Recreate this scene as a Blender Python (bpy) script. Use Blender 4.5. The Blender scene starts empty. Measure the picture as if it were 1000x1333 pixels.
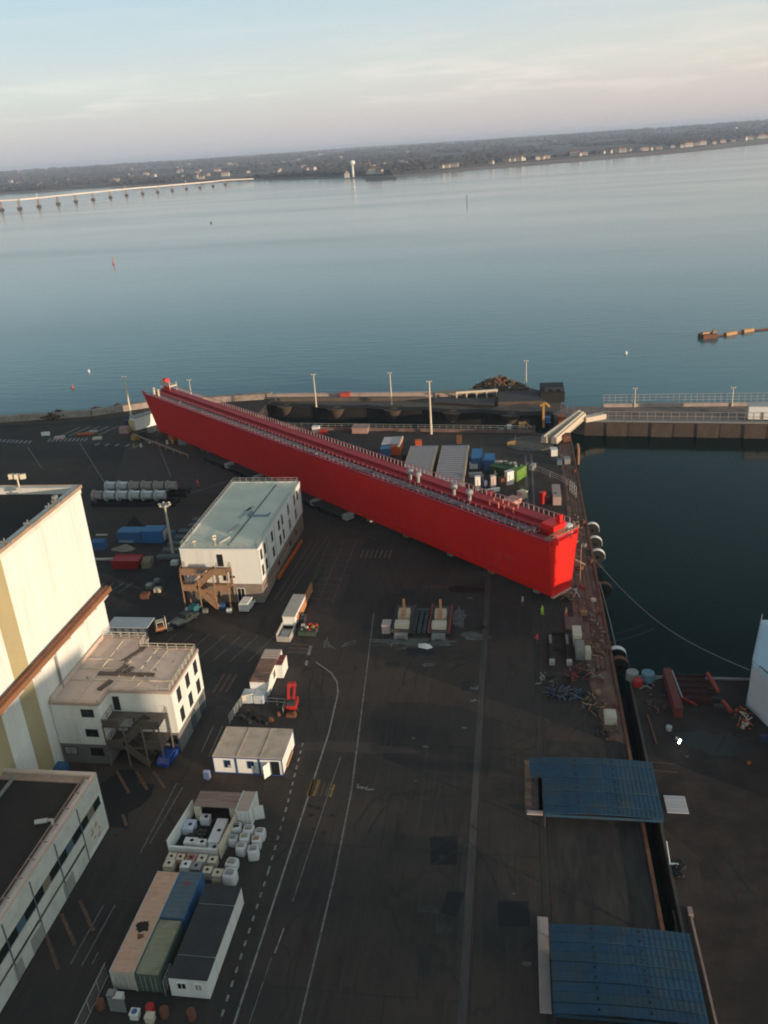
import bpy, math, random
from mathutils import Vector, Matrix
random.seed(7)
R = math.radians
SC = bpy.context.scene
# ---------------------------------------------------------------- camera
FPX, PITCH, ROLL, YAW, CH = 1110.0, R(23.2), R(3.83), R(9.5), 75.0
_cy, _sy = math.cos(YAW), math.sin(YAW)
FWD = Vector((-_sy*math.cos(PITCH), _cy*math.cos(PITCH), -math.sin(PITCH)))
RT0 = Vector((_cy, _sy, 0))
UP0 = RT0.cross(FWD)
CX = RT0*math.cos(ROLL) - UP0*math.sin(ROLL)
CY = RT0*math.sin(ROLL) + UP0*math.cos(ROLL)
cam_d = bpy.data.cameras.new('camera'); cam = bpy.data.objects.new('camera', cam_d)
SC.collection.objects.link(cam); SC.camera = cam
cam.matrix_world = Matrix(((CX.x, CY.x, -FWD.x, 0), (CX.y, CY.y, -FWD.y, 0), (CX.z, CY.z, -FWD.z, CH), (0, 0, 0, 1)))
cam_d.sensor_fit = 'VERTICAL'; cam_d.sensor_height = 24; cam_d.lens = 24*FPX/1333
cam_d.clip_start = 1; cam_d.clip_end = 60000
# ---------------------------------------------------------------- sky, sun, exposure
SUN_EL = R(5.0)
SUN_AZ = Vector((0.88, -0.475, 0)).normalized()
SUN_DIR = Vector((SUN_AZ.x*math.cos(SUN_EL), SUN_AZ.y*math.cos(SUN_EL), math.sin(SUN_EL)))
w = bpy.data.worlds.new("World"); SC.world = w; w.use_nodes = True
nt = w.node_tree; nt.nodes.clear()
def N(tree, typ, **kw):
    n = tree.nodes.new(typ)
    for k, v in kw.items(): setattr(n, k, v)
    return n
sky = N(nt, 'ShaderNodeTexSky', sky_type='NISHITA', sun_disc=False)
sky.sun_elevation = SUN_EL; sky.sun_rotation = math.atan2(SUN_AZ.x, SUN_AZ.y)
sky.air_density = 1.2; sky.dust_density = 1.5; sky.ozone_density = 1.5
tc = N(nt, 'ShaderNodeTexCoord'); sep = N(nt, 'ShaderNodeSeparateXYZ')
nt.links.new(tc.outputs['Generated'], sep.inputs[0])
ramp = N(nt, 'ShaderNodeValToRGB')          # the twilight sky opposite the sun: rose belt low down, pale blue above
cr = ramp.color_ramp; cr.elements[0].position = 0.0; cr.elements[0].color = (0.54, 0.49, 0.50, 1)
cr.elements[1].position = 1.0; cr.elements[1].color = (0.10, 0.13, 0.165, 1)
for p, c in ((0.03, (0.64, 0.58, 0.555)), (0.065, (0.70, 0.68, 0.63)), (0.11, (0.60, 0.65, 0.66)), (0.17, (0.46, 0.60, 0.67)), (0.30, (0.27, 0.41, 0.49)), (0.55, (0.13, 0.185, 0.225))):
    e = cr.elements.new(p); e.color = (*c, 1)
nt.links.new(sep.outputs[2], ramp.inputs[0])
# thin streaky clouds low in the sky
mp = N(nt, 'ShaderNodeMapping'); mp.inputs['Scale'].default_value = (2.6, 2.6, 24)
nz = N(nt, 'ShaderNodeTexNoise'); nz.inputs['Scale'].default_value = 2.4; nz.inputs['Detail'].default_value = 6; nz.inputs['Roughness'].default_value = 0.6
nt.links.new(tc.outputs['Generated'], mp.inputs[0]); nt.links.new(mp.outputs[0], nz.inputs[0])
mr = N(nt, 'ShaderNodeMapRange'); mr.inputs[1].default_value = 0.50; mr.inputs[2].default_value = 0.63
nt.links.new(nz.outputs[0], mr.inputs[0])
band = N(nt, 'ShaderNodeValToRGB'); b = band.color_ramp
b.elements[0].position = 0.03; b.elements[0].color = (0, 0, 0, 1); b.elements[1].position = 0.14; b.elements[1].color = (0.05, 0.05, 0.05, 1)
e = b.elements.new(0.055); e.color = (0.65, 0.65, 0.65, 1); e = b.elements.new(0.085); e.color = (0.18, 0.18, 0.18, 1)
nt.links.new(sep.outputs[2], band.inputs[0])
mm = N(nt, 'ShaderNodeMath', operation='MULTIPLY'); nt.links.new(mr.outputs[0], mm.inputs[0]); nt.links.new(band.outputs[0], mm.inputs[1])
cl = N(nt, 'ShaderNodeMixRGB'); nt.links.new(mm.outputs[0], cl.inputs[0]); nt.links.new(ramp.outputs[0], cl.inputs[1]); cl.inputs[2].default_value = (0.90, 0.80, 0.73, 1)
bg1 = N(nt, 'ShaderNodeBackground'); bg1.inputs[1].default_value = 0.025
# the dome is brighter on the sunset side (behind the camera) than opposite it
dt = N(nt, 'ShaderNodeVectorMath', operation='DOT_PRODUCT'); dt.inputs[1].default_value = tuple(SUN_AZ); nt.links.new(tc.outputs['Generated'], dt.inputs[0])
f1 = N(nt, 'ShaderNodeMapRange'); nt.links.new(dt.outputs['Value'], f1.inputs[0])
for i_, k_ in enumerate((-0.7, 0.7, 0.34, 2.5)): f1.inputs[i_+1].default_value = k_
f2 = N(nt, 'ShaderNodeMapRange', interpolation_type='SMOOTHSTEP'); nt.links.new(sep.outputs[2], f2.inputs[0])
for i_, k_ in enumerate((0.15, 0.36, 0.0, 1.0)): f2.inputs[i_+1].default_value = k_
f3 = N(nt, 'ShaderNodeMix'); nt.links.new(f2.outputs[0], f3.inputs[0]); f3.inputs[2].default_value = 1.0; nt.links.new(f1.outputs[0], f3.inputs[3])
f4 = N(nt, 'ShaderNodeMath', operation='MULTIPLY'); nt.links.new(f3.outputs[0], f4.inputs[0]); f4.inputs[1].default_value = 0.84
bg2 = N(nt, 'ShaderNodeBackground'); nt.links.new(f4.outputs[0], bg2.inputs[1])
tint = N(nt, 'ShaderNodeValToRGB'); tint.color_ramp.elements[0].position = 0.1; tint.color_ramp.elements[0].color = (0.90, 1.0, 1.07, 1); tint.color_ramp.elements[1].position = 0.8; tint.color_ramp.elements[1].color = (1.12, 1.0, 0.84, 1)
e = tint.color_ramp.elements.new(0.32); e.color = (0.985, 1.0, 1.01, 1)
th = N(nt, 'ShaderNodeMapRange'); nt.links.new(dt.outputs['Value'], th.inputs[0]); th.inputs[1].default_value = -1; th.inputs[2].default_value = 1
nt.links.new(th.outputs[0], tint.inputs[0]); tm = N(nt, 'ShaderNodeMixRGB', blend_type='MULTIPLY'); tm.inputs[0].default_value = 1; nt.links.new(cl.outputs[0], tm.inputs[1]); nt.links.new(tint.outputs[0], tm.inputs[2])
nt.links.new(sky.outputs[0], bg1.inputs[0]); nt.links.new(tm.outputs[0], bg2.inputs[0])
add = N(nt, 'ShaderNodeAddShader'); out = N(nt, 'ShaderNodeOutputWorld')
nt.links.new(bg1.outputs[0], add.inputs[0]); nt.links.new(bg2.outputs[0], add.inputs[1]); nt.links.new(add.outputs[0], out.inputs[0])
sd = bpy.data.lights.new('sun', 'SUN'); sd.energy = 4.3; sd.angle = R(0.6); sd.color = (1.0, 0.77, 0.53)
so = bpy.data.objects.new('sun', sd); SC.collection.objects.link(so)
so.rotation_euler = (-SUN_DIR).to_track_quat('-Z', 'Y').to_euler()
SC.view_settings.view_transform = 'Standard'; SC.view_settings.look = 'None'
SC.view_settings.exposure = 0.28; SC.view_settings.gamma = 1
SC.cycles.filter_width = 1.9
SC.cycles.volume_bounces = 1; SC.cycles.max_bounces = 6
# ---------------------------------------------------------------- helpers
def at(px, py, z=0.0):                       # where the line of sight of a photo pixel meets height z
    u, v = px-500, 666.5-py
    d = FWD*FPX + CX*u + CY*v
    t = (z-CH)/d.z
    return (d.x*t, d.y*t)
def px_of(x, y, z):
    d = Vector((x, y, z-CH)); c = d.dot(FWD)
    return (500+FPX*d.dot(CX)/c, 666.5-FPX*d.dot(CY)/c)
def hz(x, y, py):                            # height at which a vertical through (x, y) reaches photo row py
    lo, hi = -10, 90
    for _ in range(40):
        m = (lo+hi)/2
        if px_of(x, y, m)[1] > py: lo = m
        else: hi = m
    return lo
MATS = {}
def mat(name, rgb, rough=0.75, var=0.18, scale=0.6, metal=0.0, dirt=None, dirt_amt=0.35, dscale=0.35, bump=0.0, bscale=8, emit=None, stretch=None):
    if name in MATS: return MATS[name]
    m = bpy.data.materials.new(name); m.use_nodes = True; t = m.node_tree
    p = t.nodes['Principled BSDF']; p.inputs['Roughness'].default_value = rough; p.inputs['Metallic'].default_value = metal
    tcn = N(t, 'ShaderNodeTexCoord'); src = tcn.outputs['Object']
    if stretch:
        mpn = N(t, 'ShaderNodeMapping'); mpn.inputs['Scale'].default_value = stretch; t.links.new(src, mpn.inputs[0]); src = mpn.outputs[0]
    n1 = N(t, 'ShaderNodeTexNoise'); n1.inputs['Scale'].default_value = scale; n1.inputs['Detail'].default_value = 7; n1.inputs['Roughness'].default_value = 0.65
    t.links.new(src, n1.inputs[0])
    r1 = N(t, 'ShaderNodeMapRange'); r1.inputs[1].default_value = 0.3; r1.inputs[2].default_value = 0.7; r1.inputs[3].default_value = 1-var; r1.inputs[4].default_value = 1+var
    t.links.new(n1.outputs[0], r1.inputs[0])
    mx = N(t, 'ShaderNodeMixRGB', blend_type='MULTIPLY'); mx.inputs[0].default_value = 1; mx.inputs[1].default_value = (*rgb, 1)
    t.links.new(r1.outputs[0], mx.inputs[2]); col = mx.outputs[0]
    if dirt:
        n2 = N(t, 'ShaderNodeTexNoise'); n2.inputs['Scale'].default_value = dscale; n2.inputs['Detail'].default_value = 8; n2.inputs['Roughness'].default_value = 0.7
        t.links.new(src, n2.inputs[0])
        r2 = N(t, 'ShaderNodeMapRange'); r2.inputs[1].default_value = 0.48; r2.inputs[2].default_value = 0.68; r2.inputs[3].default_value = 0; r2.inputs[4].default_value = dirt_amt
        t.links.new(n2.outputs[0], r2.inputs[0])
        m2 = N(t, 'ShaderNodeMixRGB'); t.links.new(r2.outputs[0], m2.inputs[0]); t.links.new(col, m2.inputs[1]); m2.inputs[2].default_value = (*dirt, 1); col = m2.outputs[0]
    t.links.new(col, p.inputs['Base Color'])
    if bump:
        n3 = N(t, 'ShaderNodeTexNoise'); n3.inputs['Scale'].default_value = bscale; n3.inputs['Detail'].default_value = 5; t.links.new(src, n3.inputs[0])
        bp = N(t, 'ShaderNodeBump'); bp.inputs['Strength'].default_value = bump; bp.inputs['Distance'].default_value = 0.1
        t.links.new(n3.outputs[0], bp.inputs['Height']); t.links.new(bp.outputs[0], p.inputs['Normal'])
    if emit:
        p.inputs['Emission Color'].default_value = (*emit[0], 1); p.inputs['Emission Strength'].default_value = emit[1]
    MATS[name] = m; return m
def tag(o, label=None, cat=None, group=None, kind=None):
    if label: o['label'] = label
    if cat: o['category'] = cat
    if group: o['group'] = group
    if kind: o['kind'] = kind
    return o
def T(name, label, cat, loc=(0, 0, 0), rz=0, group=None):
    o = bpy.data.objects.new(name, None); SC.collection.objects.link(o)
    o.empty_display_size = 0.3; o.location = loc; o.rotation_euler = (0, 0, rz)
    return tag(o, label, cat, group)
class MB:
    def __init__(s): s.v = []; s.f = []
    def poly(s, pts, faces):
        b = len(s.v); s.v += [tuple(p) for p in pts]; s.f += [tuple(b+i for i in f) for f in faces]; return s
    def box(s, x0, x1, y0, y1, z0, z1):
        return s.poly([(x0,y0,z0),(x1,y0,z0),(x1,y1,z0),(x0,y1,z0),(x0,y0,z1),(x1,y0,z1),(x1,y1,z1),(x0,y1,z1)],
                      [(0,3,2,1),(4,5,6,7),(0,1,5,4),(1,2,6,5),(2,3,7,6),(3,0,4,7)])
    def cbox(s, c, sz, rz=0):
        x, y, z = sz[0]/2, sz[1]/2, sz[2]/2; co, si = math.cos(rz), math.sin(rz)
        P = [(c[0]+a*co-b*si, c[1]+a*si+b*co, c[2]+d) for d in (-z, z) for a, b in ((-x,-y),(x,-y),(x,y),(-x,y))]
        return s.poly(P, [(0,3,2,1),(4,5,6,7),(0,1,5,4),(1,2,6,5),(2,3,7,6),(3,0,4,7)])
    def prism(s, pts, z0, z1):
        n = len(pts)
        P = [(p[0], p[1], z0 if not callable(z0) else z0(p)) for p in pts]+[(p[0], p[1], z1 if not callable(z1) else z1(p)) for p in pts]
        return s.poly(P, [tuple(range(n-1, -1, -1)), tuple(range(n, 2*n))]+[(i, (i+1) % n, n+(i+1) % n, n+i) for i in range(n)])
    def sheet(s, pts):
        return s.poly(pts, [tuple(range(len(pts)))])
    def loft(s, rings, caps=True):
        n = len(rings[0]); b = len(s.v)
        for r in rings: s.v += [tuple(p) for p in r]
        for k in range(len(rings)-1):
            for i in range(n):
                a = b+k*n+i; c = b+k*n+(i+1) % n; s.f.append((a, c, c+n, a+n))
        if caps: s.f.append(tuple(b+i for i in range(n-1, -1, -1))); s.f.append(tuple(b+(len(rings)-1)*n+i for i in range(n)))
        return s
    def tube(s, p, q, r, r2=None, n=8):
        p = Vector(p); q = Vector(q); d = (q-p)
        if d.length < 1e-6: return s
        d.normalize(); a = d.orthogonal().normalized(); b = d.cross(a); r2 = r if r2 is None else r2
        R1 = [p+(a*math.cos(t)+b*math.sin(t))*r for t in [2*math.pi*i/n for i in range(n)]]
        R2 = [q+(a*math.cos(t)+b*math.sin(t))*r2 for t in [2*math.pi*i/n for i in range(n)]]
        return s.loft([R1, R2])
    def path(s, pts, r, n=6):
        for i in range(len(pts)-1): s.tube(pts[i], pts[i+1], r, n=n)
        return s
    def beam(s, p, q, wd, h):                 # rectangular bar
        p = Vector(p); q = Vector(q); d = (q-p).normalized()
        up = Vector((0, 0, 1)) if abs(d.z) < 0.95 else Vector((0, 1, 0))
        a = d.cross(up).normalized(); b = a.cross(d)
        r = [(-1,-1),(1,-1),(1,1),(-1,1)]
        return s.loft([[p+a*i*wd/2+b*j*h/2 for i, j in r], [q+a*i*wd/2+b*j*h/2 for i, j in r]])
    def ico(s, c, rx, ry, rz, jit=0.25, seed=None):
        g = (1+5**.5)/2; V = [(-1,g,0),(1,g,0),(-1,-g,0),(1,-g,0),(0,-1,g),(0,1,g),(0,-1,-g),(0,1,-g),(g,0,-1),(g,0,1),(-g,0,-1),(-g,0,1)]
        F = [(0,11,5),(0,5,1),(0,1,7),(0,7,10),(0,10,11),(1,5,9),(5,11,4),(11,10,2),(10,7,6),(7,1,8),(3,9,4),(3,4,2),(3,2,6),(3,6,8),(3,8,9),(4,9,5),(2,4,11),(6,2,10),(8,6,7),(9,8,1)]
        P = []
        for v in V:
            k = (1+random.uniform(-jit, jit))/1.902
            P.append((c[0]+v[0]*rx*k, c[1]+v[1]*ry*k, c[2]+v[2]*rz*k))
        return s.poly(P, F)
    def lathe(s, prof, c=(0, 0, 0), n=14):
        rings = [[(c[0]+r*math.cos(2*math.pi*i/n), c[1]+r*math.sin(2*math.pi*i/n), c[2]+z) for i in range(n)] for r, z in prof]
        return s.loft(rings)
    def build(s, name, m, parent=None, smooth=False, bevel=0, loc=None):
        me = bpy.data.meshes.new(name); me.from_pydata(s.v, [], s.f); me.validate(); me.update()
        o = bpy.data.objects.new(name, me); SC.collection.objects.link(o)
        if m: me.materials.append(m)
        if smooth:
            for p in me.polygons: p.use_smooth = True
        if bevel:
            bm = o.modifiers.new('bevel', 'BEVEL'); bm.width = bevel; bm.segments = 2; bm.limit_method = 'ANGLE'
        if parent: o.parent = parent
        if loc: o.location = loc
        return o
def kids(o): return [c for c in bpy.data.objects if c.parent == o]
def copy_tree(o, loc=None, rz=None, label=None, parent=None):
    c = o.copy(); SC.collection.objects.link(c)
    if parent: c.parent = parent
    if loc is not None: c.location = loc
    if rz is not None: c.rotation_euler = (0, 0, rz)
    if label: c['label'] = label
    for k in kids(o): copy_tree(k, parent=c)
    return c
def struct(mb, name, m, **k): return tag(mb.build(name, m, **k), kind='structure')
def rail_mesh(pts, h=1.1, step=2.0, r=0.035, z=0, levels=2):
    m = MB()
    for i in range(len(pts)-1):
        a, b = Vector((*pts[i][:2], z)), Vector((*pts[i+1][:2], z)); L = (b-a).length; n = max(1, int(L/step))
        for k in range(n+1):
            p = a.lerp(b, k/n); m.tube(p, p+Vector((0, 0, h)), r, n=4)
        for l in range(levels):
            hh = h*(l+1)/levels; m.tube(a+Vector((0, 0, hh)), b+Vector((0, 0, hh)), r, n=4)
    return m
# ---------------------------------------------------------------- materials
def asphalt():
    m = bpy.data.materials.new('asphalt'); m.use_nodes = True; t = m.node_tree; p = t.nodes['Principled BSDF']
    g = N(t, 'ShaderNodeNewGeometry'); P = g.outputs['Position']; MATS['asphalt'] = m
    def noise(scale, det=6, st=None, rough=0.6):
        src = P
        if st: q = N(t, 'ShaderNodeMapping'); q.inputs['Scale'].default_value = st; t.links.new(P, q.inputs[0]); src = q.outputs[0]
        n = N(t, 'ShaderNodeTexNoise'); n.inputs['Scale'].default_value = scale; n.inputs['Detail'].default_value = det; n.inputs['Roughness'].default_value = rough
        t.links.new(src, n.inputs[0]); return n.outputs[0]
    def rng(v, a, b, c, d):
        r = N(t, 'ShaderNodeMapRange'); t.links.new(v, r.inputs[0])
        for i, k in enumerate((a, b, c, d)): r.inputs[i+1].default_value = k
        return r.outputs[0]
    def mixc(f, a, b):
        q = N(t, 'ShaderNodeMixRGB'); t.links.new(f, q.inputs[0])
        for i, k in ((1, a), (2, b)):
            if isinstance(k, tuple): q.inputs[i].default_value = (*k, 1)
            else: t.links.new(k, q.inputs[i])
        return q.outputs[0]
    c = mixc(rng(noise(0.035, 5), .35, .65, 0, 1), (0.031, 0.029, 0.0275), (0.054, 0.049, 0.045))
    c = mixc(rng(noise(0.03, 6, (0.5, 1.1, 1)), .42, .62, 0, .85), c, (0.084, 0.058, 0.045))      # brown dust, strengthened to paint warm sunlit patches into the ground
    c = mixc(rng(noise(0.22, 8, (1.4, 0.5, 1), .7), .52, .75, 0, .6), c, (0.014, 0.014, 0.015))    # oil and damp
    c = mixc(rng(noise(0.5, 8, (3, 0.18, 1), .7), .5, .72, 0, .6), c, (0.075, 0.065, 0.058))       # long tyre tracks
    c = mixc(rng(noise(2.5, 6, None, .8), .58, .72, 0, .6), c, (0.085, 0.078, 0.070))               # pale specks
    wv = N(t, 'ShaderNodeTexBrick'); wv.inputs['Scale'].default_value = 1; wv.inputs['Mortar Size'].default_value = 0.09; wv.inputs['Brick Width'].default_value = 6.2; wv.inputs['Row Height'].default_value = 9.3
    wv.inputs['Color1'].default_value = (0, 0, 0, 1); wv.inputs['Color2'].default_value = (0.25, 0.25, 0.25, 1); wv.inputs['Mortar'].default_value = (1, 1, 1, 1); t.links.new(P, wv.inputs[0])
    f = N(t, 'ShaderNodeMath', operation='MULTIPLY'); t.links.new(wv.outputs[0], f.inputs[0]); t.links.new(rng(noise(0.05, 3), .4, .6, 0.05, .42), f.inputs[1])
    c = mixc(f.outputs[0], c, (0.016, 0.016, 0.017))
    # cracks sealed with bitumen, fine grit, and a broad worn driving lane
    vq = N(t, 'ShaderNodeMapping'); vq.inputs['Scale'].default_value = (1, .6, 1); t.links.new(P, vq.inputs[0])
    vn = N(t, 'ShaderNodeTexNoise'); vn.inputs['Scale'].default_value = .25; vn.inputs['Detail'].default_value = 4; t.links.new(vq.outputs[0], vn.inputs[0])
    va = N(t, 'ShaderNodeVectorMath', operation='MULTIPLY_ADD'); t.links.new(vn.outputs['Color'], va.inputs[0]); va.inputs[1].default_value = (7, 7, 0); t.links.new(vq.outputs[0], va.inputs[2])
    vo = N(t, 'ShaderNodeTexVoronoi', feature='DISTANCE_TO_EDGE'); vo.inputs['Scale'].default_value = .085; t.links.new(va.outputs[0], vo.inputs['Vector'])
    ck = N(t, 'ShaderNodeMath', operation='MULTIPLY'); t.links.new(rng(vo.outputs['Distance'], 0.004, 0.016, 1, 0), ck.inputs[0]); t.links.new(rng(noise(0.06, 3), .42, .55, 0, .3), ck.inputs[1])
    c = mixc(ck.outputs[0], c, (0.012, 0.012, 0.0125))
    c = mixc(rng(noise(9, 3, None, .9), .6, .8, 0, .35), c, (0.11, 0.10, 0.09))
    t.links.new(c, p.inputs['Base Color']); p.inputs['Roughness'].default_value = 0.82; p.inputs['Specular IOR Level'].default_value = 0.2
    bp = N(t, 'ShaderNodeBump'); bp.inputs['Strength'].default_value = 0.3; bp.inputs['Distance'].default_value = 0.03
    t.links.new(noise(6, 6), bp.inputs['Height']); t.links.new(bp.outputs[0], p.inputs['Normal'])
    return m
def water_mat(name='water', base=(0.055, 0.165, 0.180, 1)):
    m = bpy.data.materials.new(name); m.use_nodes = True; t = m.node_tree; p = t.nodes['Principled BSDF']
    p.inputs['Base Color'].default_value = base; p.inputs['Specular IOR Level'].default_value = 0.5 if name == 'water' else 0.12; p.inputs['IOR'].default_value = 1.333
    g = N(t, 'ShaderNodeNewGeometry')
    def noise(scale, st, det):
        q = N(t, 'ShaderNodeMapping'); q.inputs['Scale'].default_value = st; q.inputs['Rotation'].default_value = (0, 0, R(-14)); t.links.new(g.outputs['Position'], q.inputs[0])
        n = N(t, 'ShaderNodeTexNoise'); n.inputs['Scale'].default_value = scale; n.inputs['Detail'].default_value = det; t.links.new(q.outputs[0], n.inputs[0]); return n.outputs[0]
    big = noise(0.0028, (0.55, 2.4, 1), 5)                     # slicks and currents
    r = N(t, 'ShaderNodeMapRange'); t.links.new(big, r.inputs[0])
    for i, k in enumerate((.36, .66, .08, .16)): r.inputs[i+1].default_value = k
    t.links.new(r.outputs[0], p.inputs['Roughness'])
    # open water is rippled, the dock basin behind the quay lies still
    spx = N(t, 'ShaderNodeSeparateXYZ'); t.links.new(g.outputs['Position'], spx.inputs[0])
    rr = N(t, 'ShaderNodeMapRange'); t.links.new(spx.outputs[1], rr.inputs[0])
    for i, k in enumerate((236, 262, 0.1, 1)): rr.inputs[i+1].default_value = k
    b1 = N(t, 'ShaderNodeBump'); b1.inputs['Distance'].default_value = 0.6; t.links.new(noise(0.16, (0.45, 1.9, 1), 4), b1.inputs['Height'])
    ms = N(t, 'ShaderNodeMath', operation='MULTIPLY'); t.links.new(rr.outputs[0], ms.inputs[0]); ms.inputs[1].default_value = 0.12; t.links.new(ms.outputs[0], b1.inputs['Strength'])
    b2 = N(t, 'ShaderNodeBump'); b2.inputs['Distance'].default_value = 0.15; t.links.new(noise(0.9, (0.5, 1.7, 1), 5), b2.inputs['Height'])
    ms2 = N(t, 'ShaderNodeMath', operation='MULTIPLY'); t.links.new(rr.outputs[0], ms2.inputs[0]); ms2.inputs[1].default_value = 0.13; t.links.new(ms2.outputs[0], b2.inputs['Strength'])
    t.links.new(b1.outputs[0], b2.inputs['Normal']); t.links.new(b2.outputs[0], p.inputs['Normal'])
    return m
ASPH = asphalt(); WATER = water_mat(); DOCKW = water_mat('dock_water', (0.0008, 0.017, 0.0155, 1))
RED0 = mat('red_paint', (0.80, 0.014, 0.009), 0.45, 0.05, 0.08, dirt=(0.66, 0.014, 0.010), dirt_amt=.35, dscale=.12)
def hull_paint():
    m = RED0.copy(); m.name = 'hull_red'; t = m.node_tree; p = t.nodes['Principled BSDF']; old = p.inputs['Base Color'].links[0].from_socket
    tcn = N(t, 'ShaderNodeTexCoord'); sx = N(t, 'ShaderNodeSeparateXYZ'); cx = N(t, 'ShaderNodeCombineXYZ'); t.links.new(tcn.outputs['Object'], sx.inputs[0]); t.links.new(sx.outputs[0], cx.inputs[0]); t.links.new(sx.outputs[2], cx.inputs[1])
    bk = N(t, 'ShaderNodeTexBrick'); bk.inputs['Scale'].default_value = 1; bk.inputs['Brick Width'].default_value = 9.0; bk.inputs['Row Height'].default_value = 2.9; bk.inputs['Mortar Size'].default_value = .07; bk.inputs['Mortar Smooth'].default_value = .5
    bk.inputs['Color1'].default_value = (1, 1, 1, 1); bk.inputs['Color2'].default_value = (.97, .96, .96, 1); bk.inputs['Mortar'].default_value = (.90, .88, .88, 1); t.links.new(cx.outputs[0], bk.inputs[0])
    st = N(t, 'ShaderNodeMapping'); st.inputs['Scale'].default_value = (1.6, 1, .12); t.links.new(tcn.outputs['Object'], st.inputs[0]); nn = N(t, 'ShaderNodeTexNoise'); nn.inputs['Scale'].default_value = .9; nn.inputs['Detail'].default_value = 8; t.links.new(st.outputs[0], nn.inputs[0])
    mr_ = N(t, 'ShaderNodeMapRange'); t.links.new(nn.outputs[0], mr_.inputs[0])
    for i, k in enumerate((.45, .75, 1, .90)): mr_.inputs[i+1].default_value = k
    a = N(t, 'ShaderNodeMixRGB', blend_type='MULTIPLY'); a.inputs[0].default_value = 1; t.links.new(old, a.inputs[1]); t.links.new(bk.outputs[0], a.inputs[2])
    b = N(t, 'ShaderNodeMixRGB', blend_type='MULTIPLY'); b.inputs[0].default_value = 1; t.links.new(a.outputs[0], b.inputs[1]); t.links.new(mr_.outputs[0], b.inputs[2]); t.links.new(b.outputs[0], p.inputs['Base Color'])
    w2 = N(t, 'ShaderNodeTexNoise'); w2.inputs['Scale'].default_value = .35; t.links.new(tcn.outputs['Object'], w2.inputs[0]); bp = N(t, 'ShaderNodeBump'); bp.inputs['Strength'].default_value = .35; bp.inputs['Distance'].default_value = .12; t.links.new(w2.outputs[0], bp.inputs['Height']); t.links.new(bp.outputs[0], p.inputs['Normal'])
    return m
RED = hull_paint()
WHITE = mat('white_paint', (0.76, 0.75, 0.72), 0.6, 0.04, 0.3, dirt=(0.55, 0.52, 0.47), dirt_amt=.35, dscale=.25)
CLAD = mat('white_cladding', (0.78, 0.77, 0.74), 0.55, 0.04, 0.12, dirt=(0.56, 0.53, 0.48), dirt_amt=.5, dscale=.35, stretch=(1.6, 1.6, .16))
OLIVE = mat('olive_cladding', (0.42, 0.35, 0.20), 0.6, 0.06, 0.3)
ROOFD = mat('dark_roof', (0.022, 0.019, 0.017), 1.0, 0.3, 0.2, dirt=(0.055, 0.038, 0.028), dirt_amt=.6, dscale=.08)
ROOFP = mat('pink_roof', (0.62, 0.48, 0.41), 0.85, 0.12, 0.3, dirt=(0.27, 0.21, 0.18), dirt_amt=.6, dscale=.15)
ROOFG = mat('pale_green_roof', (0.72, 0.71, 0.58), 0.95, 0.08, 0.2, dirt=(0.52, 0.54, 0.46), dirt_amt=.6, dscale=.12)
CONC = mat('concrete', (0.27, 0.25, 0.23), 0.85, 0.18, 0.5, dirt=(0.12, 0.09, 0.07), dirt_amt=.6, dscale=.2)
DCONC = mat('dark_concrete', (0.085, 0.072, 0.06), 0.9, 0.3, 0.5, dirt=(0.03, 0.027, 0.022), dirt_amt=.8, dscale=.25)
STONE = mat('jetty_stone', (0.33, 0.27, 0.235), 0.9, 0.25, 0.7, dirt=(0.14, 0.11, 0.085), dirt_amt=.7, dscale=.3)
RUST = mat('rust', (0.17, 0.065, 0.035), 0.85, 0.35, 0.8, dirt=(0.07, 0.035, 0.025), dirt_amt=.8, dscale=.5)
QUAYR = mat('rusty_quay_apron', (0.19, 0.10, 0.07), 0.9, 0.4, 0.5, dirt=(0.05, 0.036, 0.03), dirt_amt=.75, dscale=.22, stretch=(2, .5, 1))
STEEL = mat('grey_steel', (0.30, 0.30, 0.30), 0.5, 0.12, 1, metal=.3, dirt=(0.14, 0.10, 0.08), dirt_amt=.4, dscale=.8)
DSTEEL = mat('dark_steel', (0.045, 0.047, 0.05), 0.6, 0.2, 1, metal=.2)
GALV = mat('galvanised', (0.45, 0.45, 0.43), 0.5, 0.08, 1, metal=.3)
BLACK = mat('black_rubber', (0.012, 0.012, 0.012), 0.8, 0.2, 1)
GLASS = mat('window_glass', (0.015, 0.018, 0.02), 0.12, 0.1, 1)
BLUE = mat('blue_paint', (0.035, 0.13, 0.30), 0.55, 0.15, 0.6, dirt=(0.10, 0.16, 0.2), dirt_amt=.4, dscale=.5)
BLUEC = mat('blue_corrugated', (0.012, 0.058, 0.110), 0.6, 0.3, 0.5, dirt=(0.05, 0.062, 0.065), dirt_amt=.85, dscale=.35)
GREEN = mat('green_paint', (0.018, 0.07, 0.025), 0.55, 0.15, 0.6)
LIME = mat('lime_paint', (0.13, 0.24, 0.04), 0.55, 0.1, 0.6)
YELLOW = mat('yellow_paint', (0.44, 0.24, 0.05), 0.55, 0.15, 0.8)
ORANGE = mat('orange_paint', (0.50, 0.10, 0.02), 0.55, 0.15, 0.8)
CREAM = mat('cream_paint', (0.62, 0.54, 0.42), 0.65, 0.08, 0.5, dirt=(0.4, 0.3, 0.2), dirt_amt=.3)
WOOD = mat('timber', (0.36, 0.20, 0.11), 0.8, 0.25, 2, dirt=(0.2, 0.11, 0.06), dirt_amt=.5, dscale=1)
TANR = mat('orange_container_roof', (0.60, 0.37, 0.26), 0.75, 0.10, 0.6, dirt=(0.42, 0.22, 0.15), dirt_amt=.5, dscale=.5)
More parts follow.
